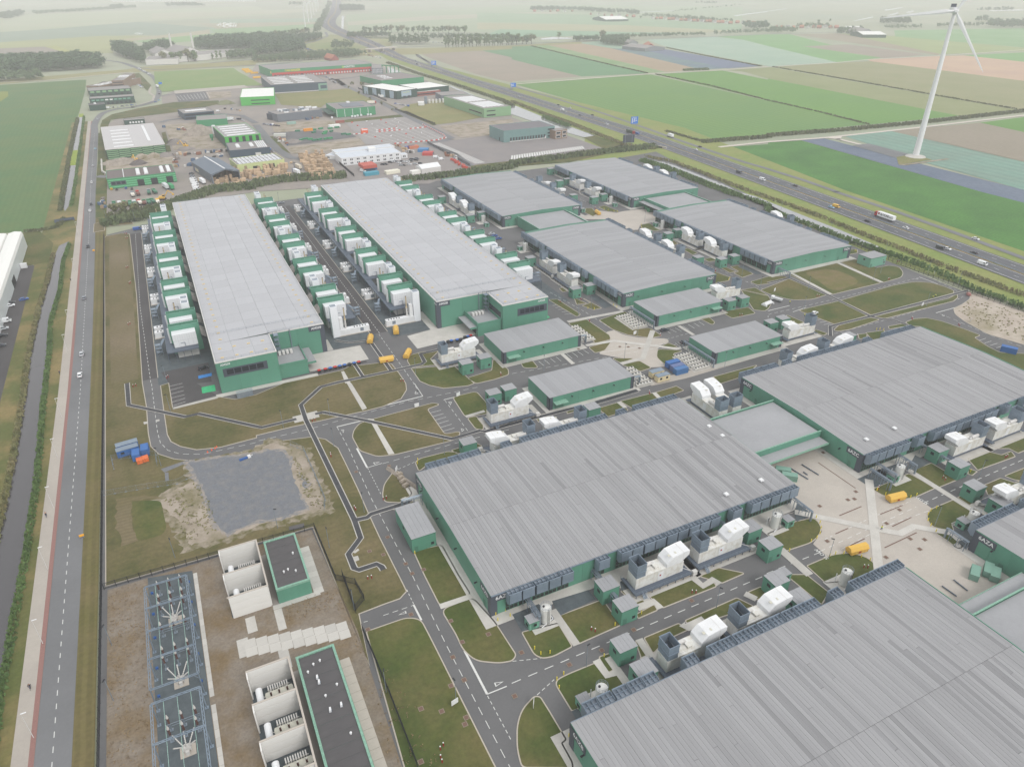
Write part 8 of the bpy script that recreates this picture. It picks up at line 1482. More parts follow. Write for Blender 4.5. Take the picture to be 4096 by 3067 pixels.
brush('reed_bed', [(-60.2,60),(-60.3,150),(-59.3,200),(-59.4,240),(-61,287),(-62,340),(-63.6,380),(-61.8,420),(-62.6,472),(-60.8,505)],2.0,1.5, REEDG, 5, size=.45); brush('reed_bed', [(-68.4,100),(-68.1,200),(-67.8,250),(-68.8,300),(-70.2,340),(-70.2,400),(-69,440),(-68.8,490)],2.2,1.2, REED, 3.5, size=.5)
brush('reed_bed', [(-63.6,600),(-63.4,650),(-65,850),(-66.6,1020)],2,1.5, REEDG, 2, size=.7); brush('reed_bed', [(-70.4,590),(-71,650),(-73,850),(-73,1010)],3,1.4, HB, 1.6, size=.8); brush('reed_bed', [(-89.2,546),(-79.3,545),(-70.1,547),(-66.3,569)],4,1.6, HB, 2, size=.5)
for q, w_ in (([(771,1038),(761.4,892),(735.4,743),(726.4,655),(711.1,564)],3),([(1018,1030),(989.9,816),(965.5,662),(951.7,552)],3),([(836,1608),(806,1380),(782,1188),(768,1057)],4),([(1084,1431),(1048,1276),(1006,1046)],4),([(490.5,634),(490.5,575)],5)): brush('ditch_growth', q, w_, 1.2, HB, .8, size=.9)
brush('field_hedge', [(486.9,570),(561.8,559),(566.9,564),(666.3,550),(770.9,542),(943.6,538),(1025.6,534)],7,3, HB, 1.0, 'long scrubby hedge along the pale farm track by the turbine', 'hedge', .9); brush('field_hedge', [(844,1059),(891,1050)],7,3, HD, 1, 'short dark hedge by the farm track across the motorway', 'hedge', 1)
# grass tufts and weeds near the camera
def tufts(nm, poly, n, m, size=.3, seed=3):
    R = random.Random(seed); b = MB(); xs, ys = [p[0] for p in poly],[p[1] for p in poly]; k = 0
    while k < n:
        k += 1; p = (R.uniform(min(xs),max(xs)), R.uniform(min(ys),max(ys)))
        if not inside(p, poly): continue
        for _ in range(3):
            an = R.uniform(0,3.14); u = Vector((math.cos(an),math.sin(an),0))*size*R.uniform(.5,1.3); o = Vector((p[0]+R.uniform(-.3,.3),p[1]+R.uniform(-.3,.3),.15)); t_ = Vector((R.uniform(-.2,.2),R.uniform(-.2,.2),size*R.uniform(.5,1.2))); b.quad([o-u,o+u,o+u*.5+t_,o-u*.5+t_])
    ob(nm, b.mesh(nm, m), kind='stuff')
WEED = mat('weeds', s(122,124,82), .9, s(138,132,92), .4, .2)
tufts('weeds', [(-22.1,208.4),(-11.9,214),(-9.4,202.8),(-7.7,186.7),(-16.5,183.2)],320, WEED, .28); tufts('weeds', [(19.5,218.3),(23.5,183.4),(19.5,181.6),(18.1,195.8)],200, WEED, .28); tufts('weeds', [(-38,60),(-38,173),(-29,173),(-29,60)],900, mat('dry_tufts', s(140,122,92), .9, s(130,112,86), .5, .15), .16); tufts('weeds', [(3.5,141),(3.5,147),(18,147),(18,139)],160, MT['dry_tufts'], .16); tufts('weeds', [(14.5,60),(18,130),(20,128),(26,100),(22,60)],200, MT['dry_tufts'], .2)
tufts('weeds', [(340.1,194.9),(357.6,199.1),(364.8,176.3),(333.4,156.7),(331.5,181)],260, WEED, .35)
# ================================================================ FARMS, VILLAGE, TURBINES
REDT = mat('red_tile_roof', s(168,108,84), .8, amt=.1); BARN = mat('barn_wall', s(128,132,134), .7, amt=.06)
gable('grey roofed double barn of the farm beyond the motorway', (980,1451),(987,1374),(1036,1443),5.5,4, BARN, FLATR, nm='barn', cat='barn', ridge='x'); gable('second grey barn behind the double barn of the farm', (1044,1519),(1070,1519),(1102,1570),5,5, BARN, FLATR, nm='barn', cat='barn'); gable('red tiled farmhouse beside the grey barns', (1023,1422),(1042,1411),(1082,1467),4,6, REDB, REDT, nm='farmhouse', cat='house')
t, L, D = gable('white roofed barn before the far village', (1503,2337),(1586,2321),(1656,2439),6,7, DKG, WROOF, nm='barn', cat='barn', ridge='x')
gable('long dark barn with pale roof by the bare field', (1685,1413),(1736,1385),(1804,1445),7,5, DKG, WROOF, nm='barn', cat='barn', ridge='x'); gable('grey roofed barn beside the long dark barn', (1733,1460),(1761,1445),(1836,1513),8,8, BARN, FLATR, nm='barn', cat='barn')
gable('pale long farm shed at the far right village', (1887,1646),(1917,1617),(1957,1654),5,3, WHITE, WROOF, nm='barn', cat='barn', ridge='x'); gable('orange tiled house behind the logistics hall', (345,1498),(359,1500),(367,1541),4,7, REDB, REDT, nm='house', cat='house')
HOUSES = [(1632,3113),(1666,3105),(1680,3059),(1729,3080),(1734,3026),(1772,3028),(1704,2763),(1711,2716),(1708,2666),(1713,2622),(1728,2593),(1739,2557),(1747,2523),(1739,2389),(1733,2358),(1755,2362),(1750,2331),(1745,2299),(1766,2304),(1752,2262),(1747,2232),(1769,2236),(1763,2207),(1758,2178),(1778,2182),(1769,2148),(1768,2126),(1788,2130),(1775,2092),(1774,2070),(1793,2074),(1779,2038),(1778,2017),(1827,2039),(1829,2017),(1854,2017),(1842,1980),(1865,1981),(1761,1792),(1763,1773),(1789,1776),(1784,1749),(1832,1763),(1832,1739),(1859,1742),(1865,1726),(1892,1729),(1890,1706),(1913,1705)]
hm = {}
for k, p in enumerate(HOUSES):
    c = k % 3; key = c
    if key not in hm:
        P_ = Proto(); P_.add('wall', MB().extr([(-4,0),(4,0),(4,4),(0,8),(-4,4)], 'y', -6,6),[REDB, OFFW, BRN][c], fix=True); P_.add('roof', MB().extr([(-4.5,3.6),(0,8.1),(0,8.5),(-4.5,4)], 'y', -6.3,6.3).extr([(4.5,3.6),(4.5,4),(0,8.5),(0,8.1)], 'y', -6.3,6.3),[REDT, FLATR, REDT][c], fix=True)
        for z, x in ((1,-2.5),(1,1),(4.6,-.7)): P_.add('window', MB().box(x,x+1.4,-6.08,-6.0,z,z+1.4), GLASS)
        P_.add('chimney', MB().box(-.4,.4,2,2.8,7.5,9.6), REDB); hm[key] = P_
    hm[key].put('house', '%s house in the far village, %s counted from the left' % (['red brick','white','brown brick'][c], ORD[k]), 'house', (*p, 0), RT.uniform(0,3), 'far village houses')
def turbine(lab, p, h, R, yaw, rot, tw, grp=None):
    t = thing('wind_turbine', lab, 'wind turbine', (*p, 0), yaw, grp); TW = mat('turbine_white', s(222,222,224), .4, amt=0)
    ob('tower', MB().cyl(0,0,.5,h,tw,tw*.52,20).mesh('tower', TW, smooth=False), t);
    n = ob('nacelle', MB().box(-tw*.8,tw*.8,-tw*.9,tw*4.2,h-tw*.3,h+tw*1.3).mesh('nacelle', TW), t); ob('cooler', MB().box(-tw*.7,tw*.7,tw*3,tw*3.8,h+tw*1.3,h+tw*2.2).mesh('cooler', CHAR), n)
    hub = ob('hub', MB().tube((0,-tw*1.0,h+tw*.4),(0,-tw*2.0,h+tw*.4),tw*.9,12,0,tw*.35).mesh('hub', TW), t)
    for k in range(3):
        b = MB(); a = rot+2*math.pi*k/3; dx, dz = math.sin(a), math.cos(a); px, pz = math.cos(a),-math.sin(a); c0 = Vector((0,-tw*1.5,h+tw*.4)); prev = None
        for (f, w_, th) in ((.01,.55,.5),(.06,.7,.45),(.16,1.5,.3),(.35,1.15,.2),(.65,.75,.12),(.9,.42,.07),(1,.08,.04)):
            w_ *= R/48; th *= R/44; q = c0+Vector((dx,0,dz))*R*f; u = Vector((px,0,pz)); sec = [q-u*w_*.7, q+Vector((0,-th,0)), q+u*w_*1.3, q+Vector((0,th,0))]
            if prev:
                for i in range(4): b.quad([prev[i], prev[(i+1) % 4], sec[(i+1) % 4], sec[i]])
            prev = sec
        ob('blade', b.mesh('blade', TW, fix=True), t)
    ob('foundation', MB().cyl(0,0,0,.7,tw*3.2,tw*3.0,24).cyl(0,0,.7,1.6,tw*1.9,tw*1.1,24).mesh('foundation', CONCL), t); return t
tb = (618.0,433); YAW = math.atan2(-tb[0], tb[1])+math.radians(12)
turbine('tall white wind turbine standing in the field beyond the motorway', tb, 116,56, YAW, math.radians(144),2.7)
for k, (p, h) in enumerate((((510,2520),58),((581,2802),58),((642,3037),58),((708,3296),58),((784,3592),58),((871,3934),58))): turbine('%s small white wind turbine of the far row, counted from the nearest' % ORD[k], p, h, 30,-.25, .5+.6*k, 1.5, 'far row of wind turbines')
for p, r, lab in (((296,2681),34, 'larger white plume of an irrigation sprinkler on the far field'),((32,2474),12, 'smaller white plume of an irrigation sprinkler on the far field')):
    b = MB(); leaf_quads(b, (0,0,r*.2),(r,r*.5,r*.28),160, r*.07, random.Random(2)); ob('spray', b.mesh('spray', mat('water_spray', s(240,242,242), .9, amt=0)), None, (*p,0), kind='stuff')
# overpass at the junction
t = thing('road_bridge', 'concrete road bridge carrying the side road over the motorway', 'bridge', (0,0,0)); a, c = Vector((456,1641)), Vector((528,1665)); d = (c-a).normalized()
b = MB(); n = Vector((-d.y,d.x))*6
b.hexa([(*(a-n),5.2),(*(c-n),5.2),(*(c+n),5.2),(*(a+n),5.2),(*(a-n),6.4),(*(c-n),6.4),(*(c+n),6.4),(*(a+n),6.4)]); ob('deck', b.mesh('deck', CONC), t)
for sg in (-1,1): b = MB(); q = n*sg*1.0; e = n*sg*.94; b.hexa([(*(a+q),6.4),(*(c+q),6.4),(*(c+e),6.4),(*(a+e),6.4),(*(a+q),7.4),(*(c+q),7.4),(*(c+e),7.4),(*(a+e),7.4)]); ob('parapet', b.mesh('parapet', CONCL, fix=True), t)
for f in (.08,.5,.92): b = MB(); m_ = a+(c-a)*f; b.obox(m_, math.atan2(d.y,d.x),1.6,11,0,5.2); ob('pier', b.mesh('pier', CONC), t)
fl = thing('culvert', 'dark concrete culvert under the motorway at the ditch', 'culvert', (*(434.6,571),0), math.radians(-70)); ob('wall', MB().box(-9,9,-.5,.5,0,1.8,0).box(-5,5,-.6,-.5,0,1.4,1).mesh('wall', [CONC, BLACK]), fl)
# guard rails in the motorway reserve
gr = MB(); P = [p for p in mw(.5) if p[1] < 1300]
for sg in (-.5,.5):
    Q = [(p[0]+sg, p[1]) for p in P]; gr.path([(*p,.75) for p in Q], .16,4)
P2 = resample(P, 4)
for p in P2: gr.box(p.x-.5,p.x-.4,p.y-.05,p.y+.05,0,.75); gr.box(p.x+.4,p.x+.5,p.y-.05,p.y+.05,0,.75)
thing('crash_barrier', 'long grey double crash barrier in the motorway median', 'crash barrier', (0,0,0),0, None, gr.mesh('crash_barrier', GALV))
# motorway signs
def msign(lab, p, w_, h0, h1, m, rz, back=False, lines=()):
    t = thing('road_sign', lab, 'road sign', (*p, 0), rz); ob('board', MB().box(-w_/2,w_/2,-.1,.1,h0,h1).mesh('board', m), t)
    ob('post', MB().tube((-w_*.3,.2,0),(-w_*.3,.2,h1),.16,6).tube((w_*.3,.2,0),(w_*.3,.2,h1),.16,6).mesh('post', GALV), t)
    for (x0,x1,z0,z1) in lines: ob('arrow', MB().box(w_*x0,w_*x1,-.16,-.11,h0+(h1-h0)*z0,h0+(h1-h0)*z1).mesh('arrow', WHITE), t)
SB = mat('sign_blue', s(44,116,206), .5, amt=0); ARR = ((-.36,-.26,.1,.8),(-.36,.1,.3,.36),(-.1,.0,.36,.75),(.0,.3,.62,.7),(.1,.36,.42,.5),(-.3,.3,.85,.9))
msign('large blue motorway sign nearest the turbine track', (471.5,665),8,4.2,11.5, SB, math.radians(-14), lines=ARR); msign('blue motorway sign farther along beside the bare field', (482,1306),9,4,11, SB, math.radians(-14), lines=ARR); msign('small blue motorway sign at the edge of the green field', (485,989),8,3.5,9, SB, math.radians(-14), lines=ARR[:3]); msign('dark grey back of a motorway sign by the lorry yard', (407.6,582),11,5,12, CHAR, math.radians(160))
msign('small orange road works sign on the road verge', (-45,200.3),1.3, .8,1.5, mat('works_orange', s(236,170,50), .5), .1); msign('small orange sign farther along the road verge', (-46.8,482),1.2, .7,1.6, MT['works_orange'], .1); msign('blue street sign board at the estate corner', (30,1285),5,1,4, SB, .2)
thing('foot_bridge', 'small steel foot bridge over the far canal', 'bridge', (*(-66.0,561), .1), math.radians(8), None, MB().box(-6,6,-1,1,.5,.7).box(-6,6,-1,-.92,.7,1.7).box(-6,6,.92,1,.7,1.7).box(-6,-5,-1.2,1.2,0,.5).box(5,6,-1.2,1.2,0,.5).mesh('foot_bridge', STEELD))
# ================================================================ VEHICLES AND PEOPLE
def wheels(P, xs, y, r, w_=.24):
    for x in xs:
        for sg in (-1,1):
            e = P.add('wheel', MB().tube((x,sg*y-w_/2,r),(x,sg*y+w_/2,r),r,10), TYRE); P.add('rim', MB().tube((x,sg*(y+.0)-w_/2-.02,r),(x,sg*y+w_/2+.02,r),r*.6,8), GALV, e)
car = Proto(); b = MB(); b.extr([(-2.15,.32),(2.1,.32),(2.18,.62),(2.0,.82),(.95,.95),(-1.2,1.0),(-2.1,.92),(-2.2,.6)], 'y', -.86, .86); b.hexa([(-1.75,-.8,.95),(1.15,-.8,.92),(1.15,.8,.92),(-1.75,.8,.95),(-1.35,-.62,1.46),(.25,-.62,1.46),(.25,.62,1.46),(-1.35,.62,1.46)]); car.add('body', b, PNT, fix=True)
b = MB(); b.quad([(1.17,-.72,.97),(1.17,.72,.97),(.32,.58,1.44),(.32,-.58,1.44)]); b.quad([(-1.78,.7,1.0),(-1.78,-.7,1.0),(-1.42,-.58,1.43),(-1.42,.58,1.43)])
for sg in (-1,1): b.quad([(-1.5,sg*.805,1.0),(.95,sg*.805,.98),(.22,sg*.65,1.42),(-1.28,sg*.65,1.42)][::sg])
car.add('window', b, GLASS); wheels(car, (-1.35,1.3), .78, .32)
for sg in (-1,1): car.add('headlight', MB().box(2.02,2.16,sg*.62-.16,sg*.62+.16,.6,.74), WHITE); car.add('tail_light', MB().box(-2.22,-2.14,sg*.66-.12,sg*.66+.12,.7,.88), RED)
van = Proto(); b = MB(); b.extr([(-2.6,.35),(2.55,.35),(2.62,.8),(2.35,1.15),(1.6,2.0),(1.3,2.1),(-2.6,2.15)], 'y', -.98, .98); van.add('body', b, PNT, fix=True); b = MB(); b.quad([(2.38,-.85,1.2),(2.38,.85,1.2),(1.68,.8,1.97),(1.68,-.8,1.97)])
for sg in (-1,1): b.quad([(.8,sg*.99,1.2),(2.1,sg*.99,1.2),(1.5,sg*.99,1.85),(.8,sg*.99,1.85)][::sg])
van.add('window', b, GLASS); wheels(van, (-1.7,1.6), .88, .36)
for sg in (-1,1): van.add('headlight', MB().box(2.5,2.66,sg*.7-.18,sg*.7+.18,.75,.95), WHITE)
lor = Proto(); b = MB().box(4.2,6.3,-1.22,1.22,.9,3.3).box(4.3,5.6,-1.1,1.1,3.3,3.7); lor.add('cab', b, PNT); lor.add('windscreen', MB().box(6.3,6.34,-1.1,1.1,2.0,3.0).box(5.2,6.1,-1.25,-1.22,2,2.9).box(5.2,6.1,1.22,1.25,2,2.9), GLASS); lor.add('box_body', MB().box(-9.6,3.8,-1.27,1.27,1.1,3.95), OBJC); lor.add('chassis', MB().box(-9.4,6.1,-.9,.9,.7,1.08), BLACK); wheels(lor, (-8.2,-7,-5.8,2.6,5.3),1.05, .5, .35)
rig = Proto(); rig.add('cab', MB().box(2.2,4.0,-1.2,1.2,.9,2.9), PNT); rig.add('windscreen', MB().box(4.0,4.04,-1.1,1.1,1.8,2.7).box(2.6,3.8,-1.23,-1.2,1.8,2.6), GLASS); b = MB(); b.hexa([(-4,-1.1,1.1),(1.9,-1.1,1.1),(1.9,1.1,1.1),(-4,1.1,1.1),(-4.2,-1.2,2.3),(2,-1.2,2.3),(2,1.2,2.3),(-4.2,1.2,2.3)]); b.box(-4.1,1.9,-1.12,1.12,2.15,2.2); rig.add('tipper_body', b, OBJC); rig.add('chassis', MB().box(-3.9,3.8,-.8,.8,.7,1.05), BLACK); wheels(rig, (-3,-1.8,2.9),1.0, .48, .32)
C_ = {'white': s(228,230,232), 'silver': s(186,190,194), 'dark grey': s(62,66,74), 'black': s(34,36,42), 'blue': s(52,92,160), 'light blue': s(150,190,214), 'yellow': s(228,180,40), 'red': s(178,46,44), 'grey': s(130,136,144), 'green': s(50,120,80)}
VC = {}
def veh(P, nm, cat, c, p, rz, where, grp, extra=None, z=.16):
    k = (c, cat, where); VC[k] = VC.get(k, 0)+1; n = VC[k]
    return P.put(nm, ('%s %s %s' % (c, cat, where)) if n == 1 else '%s %s %s %s' % (ORD[n-1], c, cat, where), cat, (*p, z), rz, grp, color=C_[c], colors=extra or {})
NB, SB_ = math.pi/2,-math.pi/2
for (p, c, r, wh) in (((-49,312.1),'white',NB,'on the left road, nearest the camera'),((-48.9,333.3),'silver',NB,'second from the bottom on the left road'),((-49.9,403.4),'grey',NB,'third from the bottom on the left road'),((-50.2,493),'black',SB_,'on the left road beside the side turning'),((-50.9,579),'white',NB,'on the left road above the side turning'),((-50.6,597),'dark grey',SB_,'on the left road next above a white one'),((-51.5,668),'white',NB,'on the left road by the striped workshop'),((-51.8,732),'silver',NB,'on the left road by the rubble yard'),((-51.2,810),'light blue',SB_,'on the left road by the big grey roof'),((-52,993),'silver',SB_,'at the start of the road bend'),((-13,1067),'black',0.2,'on the road bend below the business units'),((20,1114),'light blue',.6,'by the car park turning'),((15,1100),'blue',.5,'just behind the light blue one on the bend'),((24,1209),'silver',1.7,'on the upper bend'),((23,1180),'black',1.7,'on the upper bend')):
    veh(car, 'parked_car' if 0 else 'car', 'car', c, p, r, wh, 'cars on the left road')
veh(lor, 'box_lorry', 'lorry', 'white', (24,1259),1.8, 'climbing the upper bend of the left road', 'lorries', {'box_body': C_['white']}).scale = (.6,1,.9)
for k, p in enumerate([(8,1529),(11,1508),(14,1483),(17,1459),(20,1436)]): veh(car if k % 2 else van, 'car' if k % 2 else 'van', 'car' if k % 2 else 'van', ['white','silver','white','grey','white'][k], p, -.9, 'waiting in the queue at the top junction', 'queue at the junction', z=.2)
mdir = lambda p: math.radians(84)
MD = math.radians(85)
for (P, p, c, r, wh) in ((car,(422.4,349.2),'light blue',-1,'beside the yellow van on the motorway'),(van,(426.6,348.7),'yellow',-1,'on the motorway beside a light blue car'),(car,(418.5,314.7),'black',-1,'on the motorway below the white lorry'),(car,(428.5,293.4),'white',1,'on the motorway behind the lorry'),(van,(412.5,256.7),'dark grey',-1,'on the motorway next to a white car'),(car,(415.4,254.3),'white',-1,'passing the dark van on the motorway'),(car,(422.8,242.5),'black',1,'near the right edge on the motorway'),(van,(409.9,228.5),'white',-1,'nearest the right edge on the motorway'),(car,(448.1,258.8),'white',-1,'on the grey service road at right'),(car,(443.6,404.6),'black',1,'on the motorway by the dark green field'),
    (car,(460,921),'silver',-1,'on the far motorway near the small blue sign'),(car,(472.9,835),'dark grey',1,'on the far motorway above the caravan'),(car,(474.6,808),'white',1,'on the far motorway right of the caravan'),(car,(455.8,787),'silver',-1,'towing a caravan on the motorway'),(car,(457.9,756),'dark grey',-1,'on the motorway behind the cold store'),(car,(471.8,751),'black',1,'on the motorway behind the cold store'),(car,(455.3,694),'white',-1,'on the motorway before the red lorry'),(van,(453.3,632),'blue',-1,'just ahead of the red lorry'),(car,(459.0,545),'white',1,'by the road works on the motorway'),(car,(470.3,553),'black',1,'standing at the road works'),(van,(433.8,457.2),'dark grey',-1,'on the motorway by the far halls'),(van,(434.1,430.4),'white',-1,'on the motorway by the far halls'),
    (car,(467,1339),'white',-1,'on the motorway below the far blue sign'),(van,(471,1365),'dark grey',-1,'on the motorway below the far blue sign'),(car,(487,1329),'dark grey',1,'on the motorway right of the far blue sign'),(car,(474,1527),'white',-1,'just past the bridge on the motorway'),(car,(474,1447),'silver',-1,'past the bridge on the motorway'),(car,(491,1477),'white',1,'past the bridge on the motorway'),(car,(491,1430),'grey',1,'past the bridge on the motorway'),(car,(480,1618),'silver',-1,'emerging from under the bridge'),(car,(483,1597),'white',-1,'emerging from under the bridge')):
    veh(P, 'car' if P is car else 'van', 'car' if P is car else 'van', c, p, r*MD, wh, 'motorway traffic')
R_ = random.Random(8); LANES = {f: mw(f) for f in (.12,.3,.7,.88)}
for k in range(46):
    f = R_.choice((.12,.3,.7,.88)); i = min(range(len(LE)), key=lambda q: abs(LE[q][1]-R_.uniform(1750,5200))); p = LANES[f][i]; q = LANES[f][min(i+1, len(LE)-1)]; u = R_.random(); p = (p[0]+(q[0]-p[0])*u, p[1]+(q[1]-p[1])*u); c = R_.choice(('white','white','silver','dark grey','black','blue')); P = R_.choice((car,car,van))
    o = P.put('car' if P is car else 'van', '%s %s on the far stretch of the motorway beyond the bridge' % (c, 'car' if P is car else 'van'), 'car' if P is car else 'van', (*p,.16), math.atan2(q[1]-LANES[f][i][1], q[0]-LANES[f][i][0])*1+(math.pi if f < .5 else 0), 'far motorway traffic: %s %s' % (c, 'cars' if P is car else 'vans'), color=C_[c])
tr = veh(lor, 'articulated_lorry', 'lorry', 'red', (433.7,315.7), MD, 'with a white lettered trailer on the motorway', 'lorries', {'box_body': C_['white']})
bx = [c for c in tr.children if c.name.startswith('box_body')][0]
wall_text('de VLAS', 2.0, BLACK, bx, (-2.2,1.29,2.75), math.pi); wall_text('transport', 1.15, BLACK, bx, (-7.2,1.29,2.6), math.pi); ob('logo', MB().box(1.9,3.1,1.272,1.285,2.3,3.5).mesh('logo', RED), bx)
lo = veh(lor, 'articulated_lorry', 'lorry', 'red', (450.2,639),-MD, 'carrying a green tractor on the motorway', 'lorries', {'box_body': s(70,84,70)}); lo.scale = (.75,1,.85)
cv = thing('caravan', 'white caravan towed by a silver car on the motorway', 'caravan', (*(457.3,797), .16),-MD); ob('body', MB().extr([(-2.8,.5),(2.6,.5),(2.9,1.4),(2.3,2.6),(-2.4,2.7),(-2.9,1.6)], 'y', -1.1,1.1).mesh('body', WHITE, fix=True), cv); ob('window', MB().box(-1.5,1.2,-1.14,-1.1,1.4,2.1).mesh('window', GLASS), cv); ob('wheel', MB().tube((0,-1.05,.35),(0,1.05,.35),.35,10).mesh('wheel', TYRE), cv)
veh(lor, 'box_lorry', 'lorry', 'white', (475.6,607), MD, 'parked on the service road by the road works', 'lorries', {'box_body': C_['white']}).scale = (.55,1,.85)
# car parks
for k, (p, c) in enumerate(zip([(176.8,621),(179.4,621),(185.2,626),(190.3,627),(191.6,621),(195.8,624),(197.4,622),(199.9,622),(203.5,623),(190.3,611),(192.1,610),(197.7,611),(203.0,610),(207.5,610),(206.2,629),(208.0,628),(208.7,624),(211.1,629)], 'dark grey,black,black,dark grey,white,dark grey,white,white,dark grey,silver,black,white,silver,black,dark grey,grey,black,dark grey'.split(','))): veh(car, 'parked_car', 'car', c, p, -.8, 'parked before the white modular offices', 'cars before the modular offices', z=.2)
for p, c, r, wh in (((188.0,628),'white',-.8,'parked among the cars before the modular offices'),((228.4,626),'white',-.3,'parked by the lorry yard fence'),((229.6,616),'white',.2,'second by the lorry yard fence'),((154.6,605),'white',-.9,'beside the rust red container stack'),((216.2,869),'white',1.2,'before the green hall with white seams'),((219.4,868),'white',1.2,'before the green hall with white seams'),((223.3,871),'white',1.2,'before the green hall with white seams'),((227.8,872),'white',1.2,'before the green hall with white seams'),((235.9,872),'white',1.2,'before the green hall with white seams'),((239.1,871),'white',1.2,'before the green hall with white seams'),((193.0,872),'white',1.4,'at the corner of the green hall with white seams'),((80,984),'white',.2,'beside the dark two storey office'),((37,973),'silver',.3,'before the dark two storey office')): veh(van, 'parked_van', 'van', c, p, r, wh, 'parked vans', z=.2)
for k, p in enumerate([(23.3,663),(23.2,654),(23.0,646),(22.6,639),(22.5,631),(23.0,623),(22.4,616),(22.5,607)]): veh(car if k < 3 else van, 'parked_car' if k < 3 else 'parked_van', 'car' if k < 3 else 'van', ('dark grey','grey','silver','white','white','white','white','white')[k], p, .15, 'in the row beside the timber yard fence', 'row beside the timber yard', z=.2)
for k, p in enumerate([(-35.3,586),(-31.4,584),(-28.1,584),(-24.8,583),(-21.8,582),(-18.5,583),(-15.5,581),(-12.4,581),(-9.6,582),(-6.4,579),(-18.9,611),(-7.2,611),(-11.2,611),(-22.6,609)]): veh(rig, 'tipper_lorry', 'lorry', ('green','white','green','green','white','red','green','green','green','yellow','red','green','grey','grey')[k], p, NB+.1*(k % 3), 'parked in the lorry rows behind the hedge', 'parked lorries', {'tipper_body': (s(60,110,90), s(220,216,206), s(120,80,70), s(70,120,95))[k % 4]}, z=.2)
for k, p in enumerate([(-37.2,638),(-33.5,634),(-27.0,636),(-22.9,631)]): veh(car, 'parked_car', 'car', ('yellow','black','blue','dark grey')[k], p, NB, 'below the striped workshop', 'cars at the workshop', z=.2)
for p, c, wh, bc in (((28.3,628),'yellow','with white box by the grey open shed',C_['white']),((28.9,667),'blue','with beige box by the grey open shed',s(200,190,170)),((0.9,624),'white','grey box before the striped workshop',s(200,204,206)),((4.6,621),'green','green box before the striped workshop',s(60,150,100)),((102.4,625),'blue','with white box at the timber stacks',C_['white']),((107.2,642),'blue','with beige box at the timber stacks',s(204,194,176)),((266,955),'red','cream box behind the green hall with white seams',s(224,218,206)),((85,913),'white','at the end of the plain green hall',C_['white'])): veh(lor, 'box_lorry', 'lorry', c, p, NB+.2 if 'hall' not in wh else -.1, wh, 'lorries', {'box_body': bc}, z=.2).scale = (.72,1,.95)
for k, p in enumerate([(174,1421),(174,1398),(174,1379),(180,1361),(174,1295)]): o = cont('yellow trailer box parked beyond the green plot, %s from the left' % ORD[k], p, .1, s(226,178,60), .6,2, 'yellow trailer boxes')
for k, p in enumerate([(296,1028),(296,1021),(296,1014),(295,1005)]): o = cont('white trailer by the street fence of the depot, %s from the back' % ORD[k], p, .1, s(232,232,230), .6,1.5, 'white trailers at the depot')
for p, c, r, wh, P in (((195.2,238.4),'dark grey',-.1,'parked in the bays below the 7AZC plant building',car),((195.9,224.2),'dark grey',-.1,'parked at the end of the condenser trestle',car),((328.3,330),'silver',0,'parked by the AMS08 bays',car),((182.1,399.5),'blue',0,'in the bays east of AMS08',car),((182.2,393.3),'blue',0,'in the bays east of AMS08',car),((272.3,221.3),'white',.2,'behind the generator at the road corner',car),((-21.9,517),'blue',.1,'at the head of the loop road',van),((-2.1,295.5),'black',.1,'parked before the AMS09 front',car),((74.7,538),'grey',.1,'behind the far modules of AMS09',car),((-77.8,415.5),'blue',.3,'driving in the greenhouse car park',car),((-83.5,413.3),'black',.1,'parked at the greenhouse',car),((-83.3,409.3),'white',.1,'parked at the greenhouse',car),((-83.3,388.3),'white',.1,'parked at the greenhouse',van),((-83.1,379.3),'silver',.1,'parked at the greenhouse',car),((-82.6,370.5),'black',.1,'parked at the greenhouse',car),((-82.1,358.9),'dark grey',.1,'parked at the greenhouse',car)):
    if c == 'silver' and r == 0: p = (182.1,403.6)
    veh(P, 'parked_car' if P is car else 'parked_van', 'car' if P is car else 'van', c, p, r, wh, 'parked cars on site', z=.14)
veh(rig, 'tipper_lorry', 'lorry', 'white', (267.5,241.7),1.9, 'small pale tipper beside the far turning', 'site lorries', {'tipper_body': s(190,192,194)}).scale = (.7,.85,.75)
md = thing('mobile_mast', 'white folded access platform on the far grass', 'platform', (*(260.3,240.3), .15), .2, None, MB().box(-3,3,-1.2,1.2,.5,1).box(-2.8,2.8,-.3,.3,1,1.6).box(-3.2,-2.6,-1.6,1.6,0,.6).box(2.6,3.2,-1.6,1.6,0,.6).mesh('mobile_mast', WHITE))
thing('small_trailer', 'small red and grey trailer at the tip of the ring road', 'trailer', (*(361.1,202.8), .15), .9, None, MB().box(-1.5,1.5,-.8,.8,.4,.9).box(-1.2,1.0,-.6,.6,.95,1.4).tube((1.5,0,.5),(2.6,0,.5),.05,4).tube((0,-.9,.3),(0,.9,.3),.3,8).mesh('small_trailer', mat('trailer_red', s(160,110,104), .6)))
thing('blue_tarpaulin', 'blue sheeted pump unit at the top edge of the rubble patch', 'pump', (*(4,220.2), .18), .2, None, MB().box(-1.6,1.2,-.4,.4,.0,.5,0).box(1.3,2.3,-.5,.5,0,.8,1).tube((2.3,0,.4),(3.2,.4,.3),.1,5,1).mesh('blue_tarpaulin', [BLUE, WHITE]))
for k, p in enumerate([(-6.9,230.2),(-5.5,230.9),(-4.3,231.5),(-3.7,232.1)]): thing('traffic_cone', '%s orange cone on the loop road bend, from the left' % ORD[k], 'cone', (*p, .1),0, 'orange cones', MB().cyl(0,0,.04,.75,.2,.04,8).box(-.25,.25,-.25,.25,0,.05).mesh('traffic_cone', mat('cone_orange', s(232,96,50), .5)))
R_ = random.Random(31)
